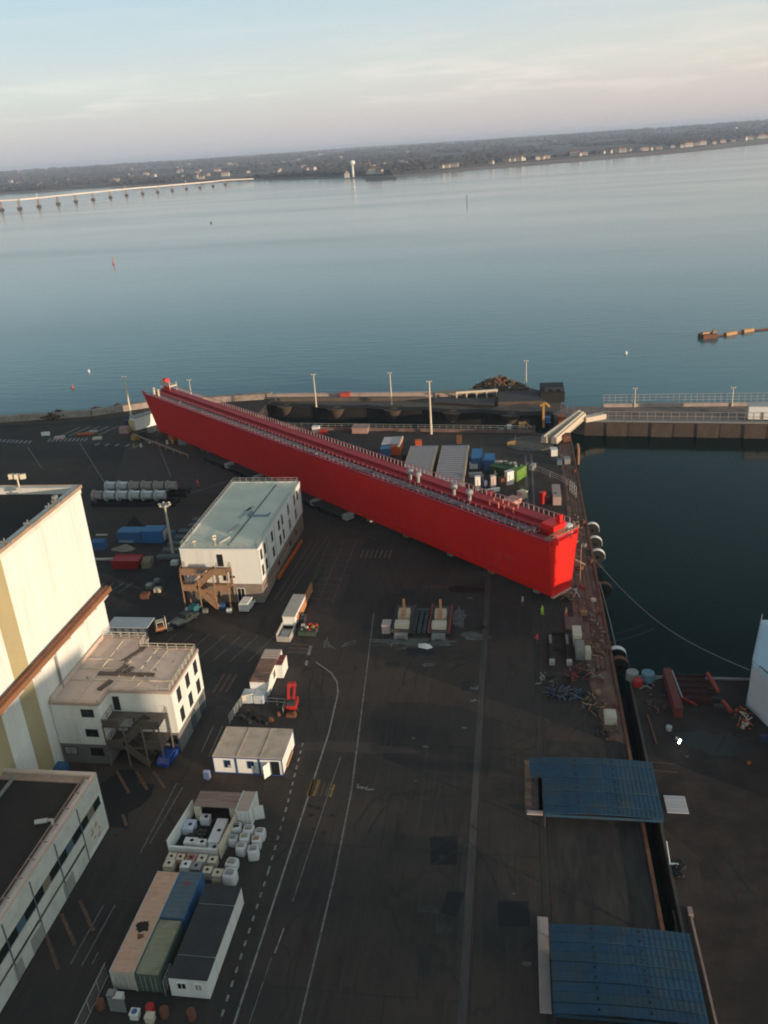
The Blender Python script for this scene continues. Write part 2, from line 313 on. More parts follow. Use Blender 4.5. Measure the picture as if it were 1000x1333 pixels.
KHAKI = mat('khaki_container_roof', (0.27, 0.26, 0.17), 0.75, 0.12, 0.6, dirt=(0.12, 0.09, 0.06), dirt_amt=.7, dscale=.5)
TEAL = mat('steel_blue_container_roof', (0.085, 0.13, 0.16), 0.7, 0.12, 0.6, dirt=(0.06, 0.08, 0.1), dirt_amt=.5, dscale=.5)
SIGNAL = mat('bright_red', (0.42, 0.022, 0.018), 0.5, 0.1, 1)
BROWN = mat('earth', (0.07, 0.05, 0.035), 0.95, 0.4, 0.3, dirt=(0.03, 0.035, 0.02), dirt_amt=.7, dscale=.1)
LINEW = mat('line_white', (0.27, 0.26, 0.245), 0.7, 0.35, 2.5, dirt=(0.045, 0.043, 0.04), dirt_amt=.85, dscale=1.2)
LINEY = mat('line_yellow', (0.26, 0.15, 0.03), 0.7, 0.3, 2.5, dirt=(0.045, 0.043, 0.04), dirt_amt=.85, dscale=1.0)
PATCH = mat('fresh_asphalt', (0.006, 0.0075, 0.0095), 0.8, 0.15, 1.5)
DSLAB = mat('stained_slab', (0.038, 0.033, 0.029), 0.9, 0.4, 0.4, dirt=(0.010, 0.010, 0.010), dirt_amt=.9, dscale=.3, stretch=(1.6, .35, 1))
RSLAB = mat('brown_stained_slab', (0.036, 0.024, 0.019), 0.9, 0.45, 0.3, dirt=(0.010, 0.0098, 0.0095), dirt_amt=.97, dscale=.09)
SKIN = mat('skin', (0.45, 0.26, 0.18), 0.6, 0.05, 1)
# ================================================================ SETTING
struct(MB().sheet([(-30000, -3000, -5), (30000, -3000, -5), (30000, 30000, -5), (-30000, 30000, -5)]), 'water', WATER)
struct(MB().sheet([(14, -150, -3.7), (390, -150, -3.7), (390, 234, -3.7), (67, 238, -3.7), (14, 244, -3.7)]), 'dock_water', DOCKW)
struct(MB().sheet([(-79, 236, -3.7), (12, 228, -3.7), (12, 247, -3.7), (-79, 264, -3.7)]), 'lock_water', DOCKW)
YARD = [(-700, -200), (15, -200), (15, 226), (6, 227), (-80, 235), (-80, 268.5), (-119, 262), (-136.5, 252.4), (-166, 247.4), (-400, 221), (-700, 190)]
struct(MB().prism(YARD, -9, 0), 'yard_ground', ASPH)
PIER = [(-79.99, 262), (-58, 256.5), (-43, 255), (-7, 247.5), (11, 244), (15, 251), (13.5, 258), (6, 273), (-14, 273), (-15, 266), (-40, 266.6), (-79.99, 268.5)]
struct(MB().prism(PIER, -9, 0.0), 'outer_pier_ground', mat('pier_surface', (0.115, 0.095, 0.08), .9, .25, .3, dirt=(.05, .042, .035), dirt_amt=.7, dscale=.15))
struct(MB().prism([(16.7, -200), (400, -200), (400, 111), (16.7, 111)], -9, 0), 'dock_apron_ground', RSLAB)
JET = [(16, 238), (19.5, 235.6), (67, 231), (300, 208), (300, 240), (72, 249.4), (26, 251.2), (15.01, 251), (11.01, 244)]
struct(MB().prism(JET, -9, -0.004), 'east_jetty_ground', mat('jetty_deck', (0.24, 0.18, 0.155), .9, .2, .3, dirt=(.08, .06, .05), dirt_amt=.7, dscale=.2))
# quay apron strips and stained slabs (thin sheets)
def strip(name, pts, z, m): return struct(MB().sheet([(x, y, z) for x, y in pts]), name, m)
strip('quay_apron', [(11.6, 101), (12.6, 96), (14.6, 95), (14.6, 225), (11.5, 225), (11.5, 180), (10.2, 150), (9.8, 128), (10.9, 121), (11.0, 108)], 0.008, QUAYR)
for x in (10.7, 12.2, 13.6): strip('apron_groove', [(x, 112), (x+.16, 112), (x+.16, 222), (x, 222)], 0.011, mat('groove_rust', (.06, .03, .022), .9, .3, 2))
for k in range(13): strip('apron_slab', [(11.1 if k % 2 else 13.7, 118+k*8.3), (12.1 if k % 2 else 14.5, 118+k*8.3), (12.1 if k % 2 else 14.5, 121+k*8.3), (11.1 if k % 2 else 13.7, 120.6+k*8.3)], 0.0095, mat('apron_slab_%d' % (k % 3), ((.16, .115, .09), (.06, .04, .033), (.12, .06, .045))[k % 3], .9, .4, 1.5, dirt=(.04, .03, .025), dirt_amt=.7, dscale=1))
strip('quay_apron', [(3.6, -100), (14.6, -100), (14.6, 94.99), (3.6, 94.99)], 0.004, DSLAB)
struct(MB().box(14.6, 15.0, -100, 226, 0.0, 0.28), 'quay_kerb', RUST)
struct(MB().box(16.7, 17.0, -100, 110.9, 0.0, 0.2), 'apron_kerb', DCONC)
struct(MB().box(17.1, 150, 110.5, 110.98, 0.0, 0.22), 'apron_kerb', CONC)
strip('brown_patch', [(-37, 139), (-36, 118), (-33, 118), (-31, 123), (-31, 160), (-36.5, 158)], 0.006, mat('brick_paving', (0.060, 0.042, 0.035), .9, .3, .6, dirt=(.03, .028, .026), dirt_amt=.6, dscale=.2))
strip('brown_patch', [(-100, 186), (-60, 183), (-60, 206), (-104, 226), (-112, 224)], 0.006, mat('brown_asphalt', (0.062, 0.05, 0.045), .9, .15, .2, dirt=(.03, .03, .03), dirt_amt=.5, dscale=.1))
strip('earth_verge', [(-118, 261.4), (-136, 251.8), (-166, 246.8), (-400, 220.4), (-400, 216), (-166, 242), (-132, 246.5), (-110, 257)], 0.01, BROWN)
for i, (pts) in enumerate([[(-9.9, 76.5), (-6.7, 77.0), (-6.5, 72.6), (-9.5, 72.3)], [(-7.3, 68.8), (-5.4, 68.8), (-6.2, 65.4), (-7.8, 65.9)], [(-1.9, 67.9), (1.4, 68.2), (1.5, 64.9), (-1.7, 64.6)]]):
    strip('asphalt_patch', pts, 0.008, PATCH)
# crane rails set in the ground: rail pair with a pale concrete bed
for x, y0, y1 in ((-4.8, -60, 150), (3.4, -60, 205)):
    wd = 0.55
    strip('rail_bed', [(x-wd, y0), (x+wd*.6, y0), (x+wd*.6, y1), (x-wd, y1)], 0.012, mat('rail_bed', (0.075, 0.065, 0.058), .85, .35, 1.5, dirt=(.035, .03, .027), dirt_amt=.8, dscale=.5, stretch=(1, .1, 1)) if x < 0 else DSLAB)
    strip('rail_groove', [(x+.38, y0), (x+.58, y0), (x+.58, y1), (x+.38, y1)], 0.016, BLACK)
    struct(MB().box(x+.44, x+.50, y0, y1, 0.0, 0.03), 'crane_rail', RUST)
for x in (2.75, 4.15):
    strip('rail_bed', [(x-.28, 168), (x+.28, 168), (x+.28, 209), (x-.28, 209)], 0.013, mat('pale_bed', (.15, .13, .12), .85, .3, 1.5, dirt=(.05, .045, .04), dirt_amt=.7, dscale=.5))
for x in (11.2, 12.9):
    struct(MB().box(x, x+.1, 112, 225, 0.0, 0.05), 'crane_rail', RUST)
def line(pts, wd, m, z=0.014, name='painted_line', dash=None):
    mb = MB()
    for i in range(len(pts)-1):
        a, b = Vector((*pts[i], z)), Vector((*pts[i+1], z)); d = b-a; L = d.length; d.normalize(); n = Vector((-d.y, d.x, 0))*wd/2
        segs = [(0, L)] if not dash else [(k, min(L, k+dash[0])) for k in [j*dash[1] for j in range(int(L/dash[1])+1)]]
        for s0, s1 in segs: mb.sheet([a+d*s0-n, a+d*s1-n, a+d*s1+n, a+d*s0+n])
    return struct(mb, name, m)
line([(-31.5, 112.5), (-28.4, 109.6), (-27.0, 107.2), (-26.3, 104.4), (-25.8, 95), (-25.9, 83), (-26.2, 51), (-26.4, 0)], 0.2, LINEW)
line([(-24.4, 128), (-23.9, 122), (-20.6, 84), (-20.1, 70), (-20.0, 52), (-20, 0)], 0.2, mat('line_faded', (.18, .17, .16), .8, .4, 2, dirt=(.04, .04, .04), dirt_amt=.9, dscale=.8))
line([(-29.0, 92.5), (-28.2, 80), (-27.8, 70), (-27.6, 51), (-27.5, 20)], 0.22, LINEW, dash=(0.7, 1.55))
line([(-23.2, 90), (-24.0, 66)], 0.12, MATS['line_faded']); line([(-24.1, 62.5), (-24.3, 59.5)], 0.14, LINEW); line([(-24.5, 59), (-24.8, 51)], 0.1, MATS['line_faded'])
for k in range(2): line([(-26.0+k*0.75, 82.3), (-25.9+k*.75, 85.4)], 0.36, LINEY)
line([(-23.1, 82.3), (-23, 84.6)], 0.3, LINEY)
for k in range(3): line([(-25.0+k*.62, 82.4), (-24.9+k*.62, 85)], 0.22, mat('line_yellow_worn', (.10, .07, .03), .8, .4, 2, dirt=(.04, .04, .04), dirt_amt=.9, dscale=.8))
for k in range(3): line([(-45.6+k*1.0, 103.7), (-45.4+k*1.0, 108.4)], 0.42, mat('line_rosy', (.15, .075, .045), .8, .4, 2, dirt=(.04, .04, .04), dirt_amt=.9, dscale=.8))
for k in range(3): line([(-37.0, 117.6-k*1.2), (-33.5, 117.4-k*1.2)], 0.35, MATS['line_rosy'])
line([(-33.3, 117.2), (-33.1, 114.3)], 0.5, LINEW); line([(-33.0, 112.8), (-32.8, 111.4)], 0.45, LINEW)
for k in range(7): line([(-30.4+k*0.95, 149.6), (-30.3+k*.95, 153.4)], 0.4, mat('line_beige', (.14, .10, .065), .8, .4, 2, dirt=(.04, .04, .04), dirt_amt=.9, dscale=.8))
for k in range(9): line([(-38.2, 133+k*2.6), (-32.6, 133+k*2.6)], 0.16, MATS['line_rosy'])
line([(-38.2, 132), (-38.2, 158)], .2, MATS['line_rosy']); line([(-35.2, 132), (-35.2, 158)], .2, MATS['line_rosy']); line([(-32.6, 132), (-32.6, 158)], .2, MATS['line_rosy'])
for x0, y0 in ((-53.2, 62), (-56, 70), (-51.8, 78), (-50, 82), (-47.5, 80), (-53, 90)):
    pass
for p, q in (((57, 1208), (76, 1262)), ((80, 1190), (98, 1230)), ((104, 1172), (122, 1212)), ((152, 1004), (168, 1032)), ((177, 1003), (192, 1028)), ((200, 1004), (215, 1026)), ((160, 1060), (165, 1075))):
    line([at(*p), at(*q)], 0.38, MATS['line_rosy'])
for p, q in (((92, 1255), (135, 1178)), ((106, 1258), (150, 1178)), ((183, 1110), (230, 1020)), ((195, 1098), (238, 1025)), ((262, 980), (278, 945)), ((272, 985), (290, 945)), ((120, 1255), (128, 1240))):
    line([at(*p), at(*q)], 0.13, MATS['line_faded'])
for k in range(9): line([(-156+k*1.55, 226.2-.25*k), (-156.4+k*1.55, 228.8-.25*k)], 0.75, LINEW)
for k in range(10): line([(-138+k*1.3, 225.6+k*.0), (-138.6+k*1.3, 228.6)], 0.6, LINEW)
for k in range(5): line([(-137+k*3.1, 231), (-134.5+k*3.1, 239.5)], 0.5, LINEW)
for k in range(5): line([(-121+k*3.3, 221.6-k*.5), (-120.6+k*3.3, 223.6-k*.5)], .8, LINEW)
for a, b in (((-142, 221), (-127, 202)), ((-127, 224), (-103, 190)), ((-104, 226), (-88, 196)), ((-160, 222), (-150, 208)), ((-103, 190), (-99, 184)), ((-66, 173), (-62, 186)), ((-82, 180), (-60, 205))):
    line([a, b], 0.28, MATS['line_faded'])
for k in range(4): line([(-80.5+k*1.9, 134), (-79.2+k*1.9, 138)], .16, LINEW)
def blot(cx, cy, rx, ry, m, z=0.01, n=22, seed=1, name='stain'):
    rd = random.Random(seed); pts = []
    for k in range(n):
        a = 2*math.pi*k/n; r = 1+rd.uniform(-.28, .28); pts.append((cx+rx*r*math.cos(a), cy+ry*r*math.sin(a)))
    return strip(name, pts, z, m)
rd2 = random.Random(21)
for k in range(34):   # old repair patches, manhole lids and gratings in the asphalt
    x, y = rd2.uniform(-30, 14), rd2.uniform(52, 150)
    if rd2.random() < .45: blot(x, y, .38, .38, DSTEEL if False else mat('lid_iron', (.02, .018, .017), .7, .2, 2), z=.021, n=14, seed=100+k, name='manhole_lid') if 'blot' in globals() else None
    else:
        a, b_ = rd2.uniform(.8, 3.2), rd2.uniform(.6, 4); strip('asphalt_patch', [(x, y), (x+a, y+rd2.uniform(-.2, .2)), (x+a+rd2.uniform(-.2, .2), y+b_), (x-.1, y+b_)], .0075, mat('old_patch_%d' % (k % 3), ((.020, .0205, .022), (.040, .038, .036), (.026, .023, .021))[k % 3], .9, .25, .8, dirt=(.035, .033, .031), dirt_amt=.6, dscale=.5))
for k in range(26):   # curved tyre scrub marks
    x, y = rd2.uniform(-28, 8), rd2.uniform(60, 150); a0_, r_, s_ = rd2.uniform(0, 6.28), rd2.uniform(8, 26), rd2.uniform(.3, .8); g_ = rd2.choice((0, 1.9))
    for off in (0, 1.9): line([(x+(r_+off)*math.cos(a0_+s_*j/8), y+(r_+off)*math.sin(a0_+s_*j/8)) for j in range(9)], rd2.uniform(.12, .26), mat('tyre_mark', (.017, .0165, .016), .8, .3, 2, dirt=(.036, .034, .032), dirt_amt=.9, dscale=1.0), z=.0105+.0001*k, name='tyre_mark')
for k in range(7): line([(-60+k*2.9, 112), (-57.6+k*2.9, 120)], .12, MATS['line_faded'])
for a, b in (((-30.2, 160), (-28.4, 158)), ((-43.5, 132), (-42, 158)), ((-42.3, 132), (-40.6, 158)), ((-41.2, 136), (-39, 160)), ((-17, 138), (-12, 138)), ((-24, 118), (-14, 117.2))):
    line([a, b], .18, MATS['line_rosy'])
def scribble(cx, cy, n, sz, name='chalk_mark', m=None):
    mb = MB()
    for k in range(n):
        a = Vector((cx+random.uniform(-sz, sz), cy+random.uniform(-sz*.6, sz*.6), .018)); ang = random.choice((0.4, 1.4, 2.4))+random.uniform(-.3, .3)
        d = Vector((math.cos(ang), math.sin(ang), 0)); nn = Vector((-d.y, d.x, 0))*.09
        b_ = a+d*random.uniform(.5, 1.4)*sz; mb.sheet([a-nn, b_-nn, b_+nn, a+nn])
    return struct(mb, name, m or LINEW)
scribble(-19.0, 84.4, 7, .9); scribble(-19.3, 117.4, 5, 1.6, m=MATS['line_faded']); scribble(-5.9, 106.5, 9, .5); scribble(-5.9, 103.5, 8, .5)
scribble(-6.9, 97.2, 2, .4); scribble(-30.0, 117.0, 8, 2.0, m=MATS['line_faded']); scribble(-5.6, 143, 8, .8, m=MATS['line_faded'])
# pale cement spill round the two dollies, damp dark patch in front of it
SPILL = mat('cement_spill', (0.12, 0.12, 0.115), .9, .4, .8, dirt=(.035, .035, .035), dirt_amt=.95, dscale=.9)
DAMP = mat('damp_patch', (0.010, 0.010, 0.010), .5, .2, 1)
blot(-16, 119.2, 7.0, 1.3, SPILL, seed=3); blot(-6.5, 121.3, 2.8, 1.1, SPILL, seed=4); blot(-15.2, 116.4, 2.6, 1.5, DAMP, z=0.011, seed=5); blot(-9.5, 127, 1.2, 3.5, SPILL, seed=8)
blot(-42, 116, 9, 2.4, mat('dusty_band', (0.058, 0.047, 0.04), .9, .3, .5, dirt=(.03, .03, .03), dirt_amt=.8, dscale=.4), z=.0045, seed=9)
blot(-24, 92, 11, 1.1, mat('red_dust', (0.056, 0.042, 0.036), .9, .3, .5, dirt=(.032, .031, .03), dirt_amt=.95, dscale=.5), z=.005, seed=10)
blot(-51, 74.5, 3.6, 1.1, MATS['red_dust'], z=.005, seed=12); blot(26, 96, 5, 2.2, DAMP, z=.008, seed=15); blot(-52, 79, 5, 6, PATCH, z=.0042, seed=17)
for k, (cx, cy, r) in enumerate(((-25.3, 80.6, .35), (-24.2, 80.3, .35), (-24.8, 79, .3), (-22.2, 79.2, .4), (-22.6, 76.3, .35), (-24, 76.8, .25), (-21, 66, .1), (-24.6, 66.6, .35), (-2.5, 118, .3), (.6, 126, .4), (.2, 70.5, .25), (0, 72, .2), (-9, 87, .4), (-7, 87, .5), (-12, 126.5, 1.0), (-5.5, 124, .9), (.2, 131, .7), (-1.5, 85, .3), (-10.5, 64, .25))):
    blot(cx, cy, r, r*.7, DAMP, z=0.02, n=12, seed=k)
for k, (cx, cy, r) in enumerate(((-12.6, 86, .2), (-12.0, 92.8, .45), (-13.8, 94.5, .25), (1.2, 60.5, .5), (-.2, 69, .18), (3.0, 62, .4), (-13.5, 112.5, .9), (-31, 118.3, .6), (-8, 134, .6), (22, 93, .3))):
    blot(cx, cy, r, r*.6, SPILL, z=0.019, n=10, seed=40+k)
# ---------------------------------------------------------------- lock basin walls
CELLW = mat('sheet_pile_dark', (0.004, 0.004, 0.004), .9, .4, .6, stretch=(1, 1, .1))
CELLT = mat('sheet_pile_tan', (0.09, 0.06, 0.04), .9, .3, .8, dirt=(.04, .03, .025), dirt_amt=.9, dscale=.5, stretch=(1, 1, .3))
rim = [(-79, 261.7), (-58, 256.3), (-43, 254.8), (-7, 247.3), (11, 243.8)]
lw = T('lock_wall', 'dark scalloped sheet pile wall with tan rounded cells along the lock basin', 'wall', (-40, 254, -5))
def rimy(x):
    for i in range(len(rim)-1):
        if rim[i][0] <= x <= rim[i+1][0]:
            t = (x-rim[i][0])/(rim[i+1][0]-rim[i][0]); return rim[i][1]*(1-t)+rim[i+1][1]*t
    return rim[-1][1]
mb = MB(); xs = [-79+k for k in range(0, 91)]
cells = [-73, -55.5, -37, -18.5, -1]
def wav(x):
    d = min(abs(x-c) for c in cells); return rimy(x)-0.2-(1.2 if d < 6 else 0)*(0)+1.6*min(1, d/9)**2-1.9
ring = [(x+40, wav(x)-254) for x in xs]
for a, b_ in zip(ring[:-1], ring[1:]): mb.poly([(a[0], a[1], -2), (b_[0], b_[1], -2), (b_[0], b_[1], 5.02), (a[0], a[1], 5.02), (a[0], a[1]+3.5, 5.02), (b_[0], b_[1]+3.5, 5.02)], [(0, 1, 2, 3), (3, 2, 5, 4)])
mb.build('panel_wall', CELLW, lw)
for c in cells:
    m2 = MB(); m2.lathe([(1.2, -2), (1.7, 1.5), (2.8, 3.6), (3.4, 5.0), (0.2, 5.03)], (c+40, rimy(c)-254-0.2, 0), 20); m2.build('cell', CELLT, lw, smooth=False)
MB().box(-39, 50, -1.2, -.9, 5.36, 5.42)
nw = T('basin_kerb', 'rusty red kerb wall with handrail along the near side of the lock basin', 'wall', (-37, 231, 0))
a0, a1 = (-78, 234.7), (5.5, 227)
mb = MB(); mb.beam((a0[0]+37, a0[1]-231, .45), (a1[0]+37, a1[1]-231, .45), .7, .9); mb.build('kerb', mat('kerb_pinkish', (.20, .13, .11), .9, .25, .6, dirt=(.09, .05, .04), dirt_amt=.8, dscale=.4), nw)
rail_mesh([(a0[0]+37, a0[1]-231), (a1[0]+37, a1[1]-231)], 1.1, 2.0, .05, .9).build('handrail', GALV, nw)
# ---------------------------------------------------------------- parapets
def wallrun(name, label, pts, h, th, m, z=0, cat='wall'):
    mb = MB(); 
    for a, b_ in zip(pts[:-1], pts[1:]): mb.beam((*a, z+h/2), (*b_, z+h/2), th, h)
    o = mb.build(name, m); return tag(o, label, cat)
wallrun('sea_parapet', 'rough tan stone parapet along the seaward edge of the yard at far left', [(-400, 220.8), (-166, 247.0), (-136.5, 252.0), (-119, 261.6), (-80, 268.2)], 1.9, 2.2, STONE)
wallrun('sea_parapet', 'pink concrete parapet on the outer side of the lock pier behind the red hull', [(-80, 267.9), (-40, 266.1), (-15, 265.4)], 1.5, .8, mat('parapet_pink', (.42, .33, .29), .85, .12, .5, dirt=(.25, .19, .16), dirt_amt=.6, dscale=.3))
wallrun('retaining_wall', 'low brown wall in the middle of the lock pier', [(-78, 264.6), (-40, 262.2), (-20, 260.5)], 1.1, .6, mat('wall_brown', (.13, .10, .08), .9, .2, .5))
# right-hand jetty: stepped wall of brown blocks, parapet, fence
jw = T('jetty_wall', 'brown blockwork wall of the right-hand jetty above the dark dock water', 'wall', (19.5, 235.6, -5))
dirv = Vector((67-19.5, 231-235.6, 0)).normalized(); nrm = Vector((dirv.y, -dirv.x, 0))
for k in range(22):
    p = dirv*(k*6.0); mbk = MB(); q = dirv*(k*6.0+5.5); o_ = nrm*(0.25+.35*(k % 2))
    mbk.poly([p-nrm*.2-Vector((0,0,3)), p+o_-Vector((0,0,3)), q+o_-Vector((0,0,3)), q-nrm*.2-Vector((0,0,3)), p-nrm*.2+Vector((0,0,5.2)), p+o_+Vector((0,0,5.2)), q+o_+Vector((0,0,5.2)), q-nrm*.2+Vector((0,0,5.2))],
             [(0,3,2,1),(4,5,6,7),(0,1,5,4),(1,2,6,5),(2,3,7,6),(3,0,4,7)])
    mbk.build('wall_block', mat('jetty_block_a', (.08, .055, .043), .9, .3, .6, dirt=(.05, .035, .03), dirt_amt=.8, dscale=.4) if k % 2 else mat('jetty_block_b', (.066, .047, .038), .9, .3, .6), jw)
def joff(x, off): return (x, 235.6-(x-19.5)*(4.6/47.5)+off)
wallrun('jetty_kerb', 'grey kerb walkway along the dock side of the right-hand jetty', [joff(20, 1.2), joff(150, 1.2)], .5, 1.6, mat('kerb_greyblue', (.24, .23, .22), .85, .15, .8))
wallrun('jetty_parapet', 'pinkish parapet on the sea side of the right-hand jetty', [(26, 250.6), (72, 249.0), (290, 240)], 1.0, .9, MATS['parapet_pink'])
mb = rail_mesh([(26, 250.9), (72, 249.3), (180, 244.6)], 2.6, 1.6, .05, 1.0, 3); tag(mb.build('mesh_fence', mat('fence_pale', (.50, .42, .37), .6, .1, 1)), 'tall pale mesh fence on the sea side of the right-hand jetty', 'fence')
mb = rail_mesh([(13.5, 247), joff(24, 3.0), joff(140, 3.0)], 2.4, 2.1, .06, 0, 2); tag(mb.build('railing_fence', mat('fence_rosy', (.36, .28, .24), .6, .1, 1)), 'rosy post and rail fence along the dock side of the right-hand jetty', 'fence')
mb = rail_mesh([(2, 272.7), (-13, 272.7), (-15, 265.9), (-40, 266.4), (-78, 268.2)], 1.6, 2.5, .05, 0, 2); tag(mb.build('railing_fence', MATS['fence_pale']), 'long thin handrail on the pier edge behind the red hull', 'fence')
# bushes on the sea parapet
for i, (px, py, s) in enumerate(((68, 541, 2.0), (77, 539, 2.4), (126, 533, 1.8), (155, 529, 1.8), (58, 541, 1.5), (168, 528, 1.6))):
    x, y = at(px, py, 1); mb = MB()
    for k in range(90):
        a = random.uniform(0, 6.28); r = random.uniform(0, 1)**.6
        mb.ico((math.cos(a)*r*s*1.5, math.sin(a)*r*s, .5+random.uniform(0, 1)*s*.75*(1.1-r)), .38, .38, .3, .5)
    o = mb.build('bush', mat('dry_bush', (.075, .050, .028), .9, .5, 2), loc=(x, y, 0.2))
    tag(o, ['low dry brown bush on the stone parapet left of a taller bush', 'tallest dry brown bush on the stone parapet at far left', 'dry bush on the parapet right of the bush pair', 'small dry bush on the parapet just left of the leaning light mast', 'smallest dry bush at the left end of the bush row', 'dry bush on the parapet close to the far end of the red hull'][i], 'bush', 'dry bushes on the sea parapet')
# ================================================================ FAR SHORE
SH = [(-160, 258), (-60, 255), (0, 252), (60, 249), (160, 243), (250, 238.5), (330, 234.5), (360, 233), (450, 231), (510, 230), (565, 227), (620, 222), (700, 216), (780, 209.5), (850, 203.5), (920, 197), (1000, 188.5), (1080, 181.5), (1180, 172)]
def azd(px, py, z=-5):
    x, y = at(px, py, z); return (math.atan2(x, y), math.hypot(x, y))
SHP = [azd(*p) for p in SH]
BK = {565: 224.5, 620: 218.2, 700: 211, 780: 203.5, 850: 198, 920: 191.5, 1000: 182, 1080: 174, 1180: 164}
def back(px, py): return azd(px, BK.get(px, py-.7), -4)
BKP = [back(*p) for p in SH]
def interp(tab, a):
    tab = sorted(tab)
    if a <= tab[0][0]: return tab[0][1]
    for i in range(len(tab)-1):
        if tab[i][0] <= a <= tab[i+1][0]:
            t = (a-tab[i][0])/(tab[i+1][0]-tab[i][0]+1e-9); return tab[i][1]*(1-t)+tab[i+1][1]*t
    return tab[-1][1]
from mathutils import noise as MN
def hgt(x, y, d, d0):
    t = max(0, d-d0)
    base = 3+min(t/500, 1)*3 + 13*max(0, min(1, (t-1200)/3500)) + 50*max(0, min(1, (d-6500)/7500))
    n = MN.noise(Vector((x/1900, y/2600, 3.1)))*9*min(1, t/2500) + MN.noise(Vector((x/5000, y/3000, 9.1)))*16*max(0, min(1, (d-6000)/5000)) + MN.noise(Vector((x/600, y/600, 1.1)))*2.5*min(1, t/900)
    return base+n
az0, az1, NA = -0.80, 0.42, 230
rows = [0, 30, 80, 160, 280, 430, 620, 850, 1150, 1500, 1900, 2400, 3000, 3700, 4500, 5400, 6400, 7500, 8700, 10000, 11400, 13000, 14500, 16000]
mb = MB(); V = []
for j, r in enumerate(rows):
    for i in range(NA+1):
        a = az0+(az1-az0)*i/NA; d0 = interp(BKP, a); d = d0+r*(1+0.0)
        d = min(d, 19000); x, y = math.sin(a)*d, math.cos(a)*d
        V.append((x, y, -6.0 if j == 0 else hgt(x, y, d, d0)))
Fq = [(j*(NA+1)+i, j*(NA+1)+i+1, (j+1)*(NA+1)+i+1, (j+1)*(NA+1)+i) for j in range(len(rows)-1) for i in range(NA)]
mb.poly(V, Fq)
LAND = mat('far_land', (0.045, 0.042, 0.040), .95, .35, .004, dirt=(.12, .10, .095), dirt_amt=.7, dscale=.0023, stretch=(1.6, .55, 1))
struct(mb, 'far_shore', LAND)
mb = MB(); V = []
for j in range(4):
    for i in range(NA+1):
        a = az0+(az1-az0)*i/NA; d = interp(SHP, a)*(1-j/3)+(interp(BKP, a)+20)*(j/3)-(4 if j == 0 else 0); V.append((math.sin(a)*d, math.cos(a)*d, (-5.4, -4.4, -3.6, -2.5)[j]))
mb.poly(V, [(j*(NA+1)+i, j*(NA+1)+i+1, (j+1)*(NA+1)+i+1, (j+1)*(NA+1)+i) for j in range(3) for i in range(NA)])
struct(mb, 'beach', mat('beach_sand', (.27, .19, .155), .9, .25, .01, dirt=(.12, .09, .08), dirt_amt=.8, dscale=.006, stretch=(.5, 2, 1)))
def crown(mb, x, y, z, s):
    mb.ico((x, y, z+s*.45), s*random.uniform(.7, 1.3), s*random.uniform(.7, 1.3), s*.62, .35)
WOODS = [mat('woods_dark', (.030, .027, .024), .95, .5, .02), mat('woods_brown', (.050, .040, .037), .95, .5, .02)]
wm = [MB(), MB()]
for k in range(24000):
    a = random.uniform(az0*.95, az1*.95); d0 = interp(BKP, a)
    t = random.random(); r = (110 if a > -.13 else 30)+ (t**1.7)*7500; d = d0+r; x, y = math.sin(a)*d, math.cos(a)*d
    den = MN.noise(Vector((x/330, y/700, 5.5)))+.24*math.exp(-r/500)
    if den < -0.04+random.uniform(-.1, .1): continue
    s = random.uniform(6, 12)*(1+r/4500)
    crown(wm[random.random() < .4], x, y, hgt(x, y, d, d0)-1, s)
for m_, q in zip(wm, WOODS): tag(m_.build('far_woods', q), 'bare winter woodland covering the far shore' if q is WOODS[0] else 'brownish tree clumps scattered through the far shore woodland', 'woodland', kind='stuff')
# seafront and inland houses
HW = [mat('house_white', (.52, .47, .42), .7, .05, 1), mat('house_cream', (.42, .33, .27), .7, .05, 1)]; HR = [mat('house_roof_slate', (.09, .09, .10), .8, .1, 1), mat('house_roof_tile', (.26, .11, .07), .8, .1, 1)]
def house_mesh(wd, dp, h, hip):
    a, b_ = MB(), MB(); a.box(-wd/2, wd/2, -dp/2, dp/2, -3, h)
    b_.poly([(-wd/2-.4, -dp/2-.4, h), (wd/2+.4, -dp/2-.4, h), (wd/2+.4, dp/2+.4, h), (-wd/2-.4, dp/2+.4, h), (-wd/2+hip, 0, h+dp*.42), (wd/2-hip, 0, h+dp*.42)], [(0, 1, 5, 4), (1, 2, 5), (2, 3, 4, 5), (3, 0, 4), (3, 2, 1, 0)])
    return a, b_
protos = []
for i, (wd, dp, h, hip) in enumerate(((14, 10, 6, 1), (22, 12, 8, 0), (30, 14, 10, 3), (12, 12, 9, 2))):
    t = T('house', 'x', 'house', (0, 0, 0)); a, b_ = house_mesh(wd, dp, h, hip); a.build('wall', HW[i % 2], t); b_.build('roof', HR[(i+1) % 2 if i < 3 else 0], t)
    wn = MB()
    for k in range(int(wd//5)): wn.box(-wd/2+1.5+k*5, -wd/2+3.3+k*5, -dp/2-.06, -dp/2+.05, h*.45, h*.8)
    wn.build('window', GLASS, t); protos.append(t)
used = [False]*4
def put_house(px, py, i, label, grp, z=3, xy=None):
    x, y = xy or at(px, py, z); d = math.hypot(x, y)
    rz = random.uniform(-.5, .5)-0.3
    if not used[i]: o = protos[i]; used[i] = True; o.location = (x, y, z); o.rotation_euler = (0, 0, rz); o['label'] = label
    else: o = copy_tree(protos[i], (x, y, z), rz, label)
    o['group'] = grp; return o
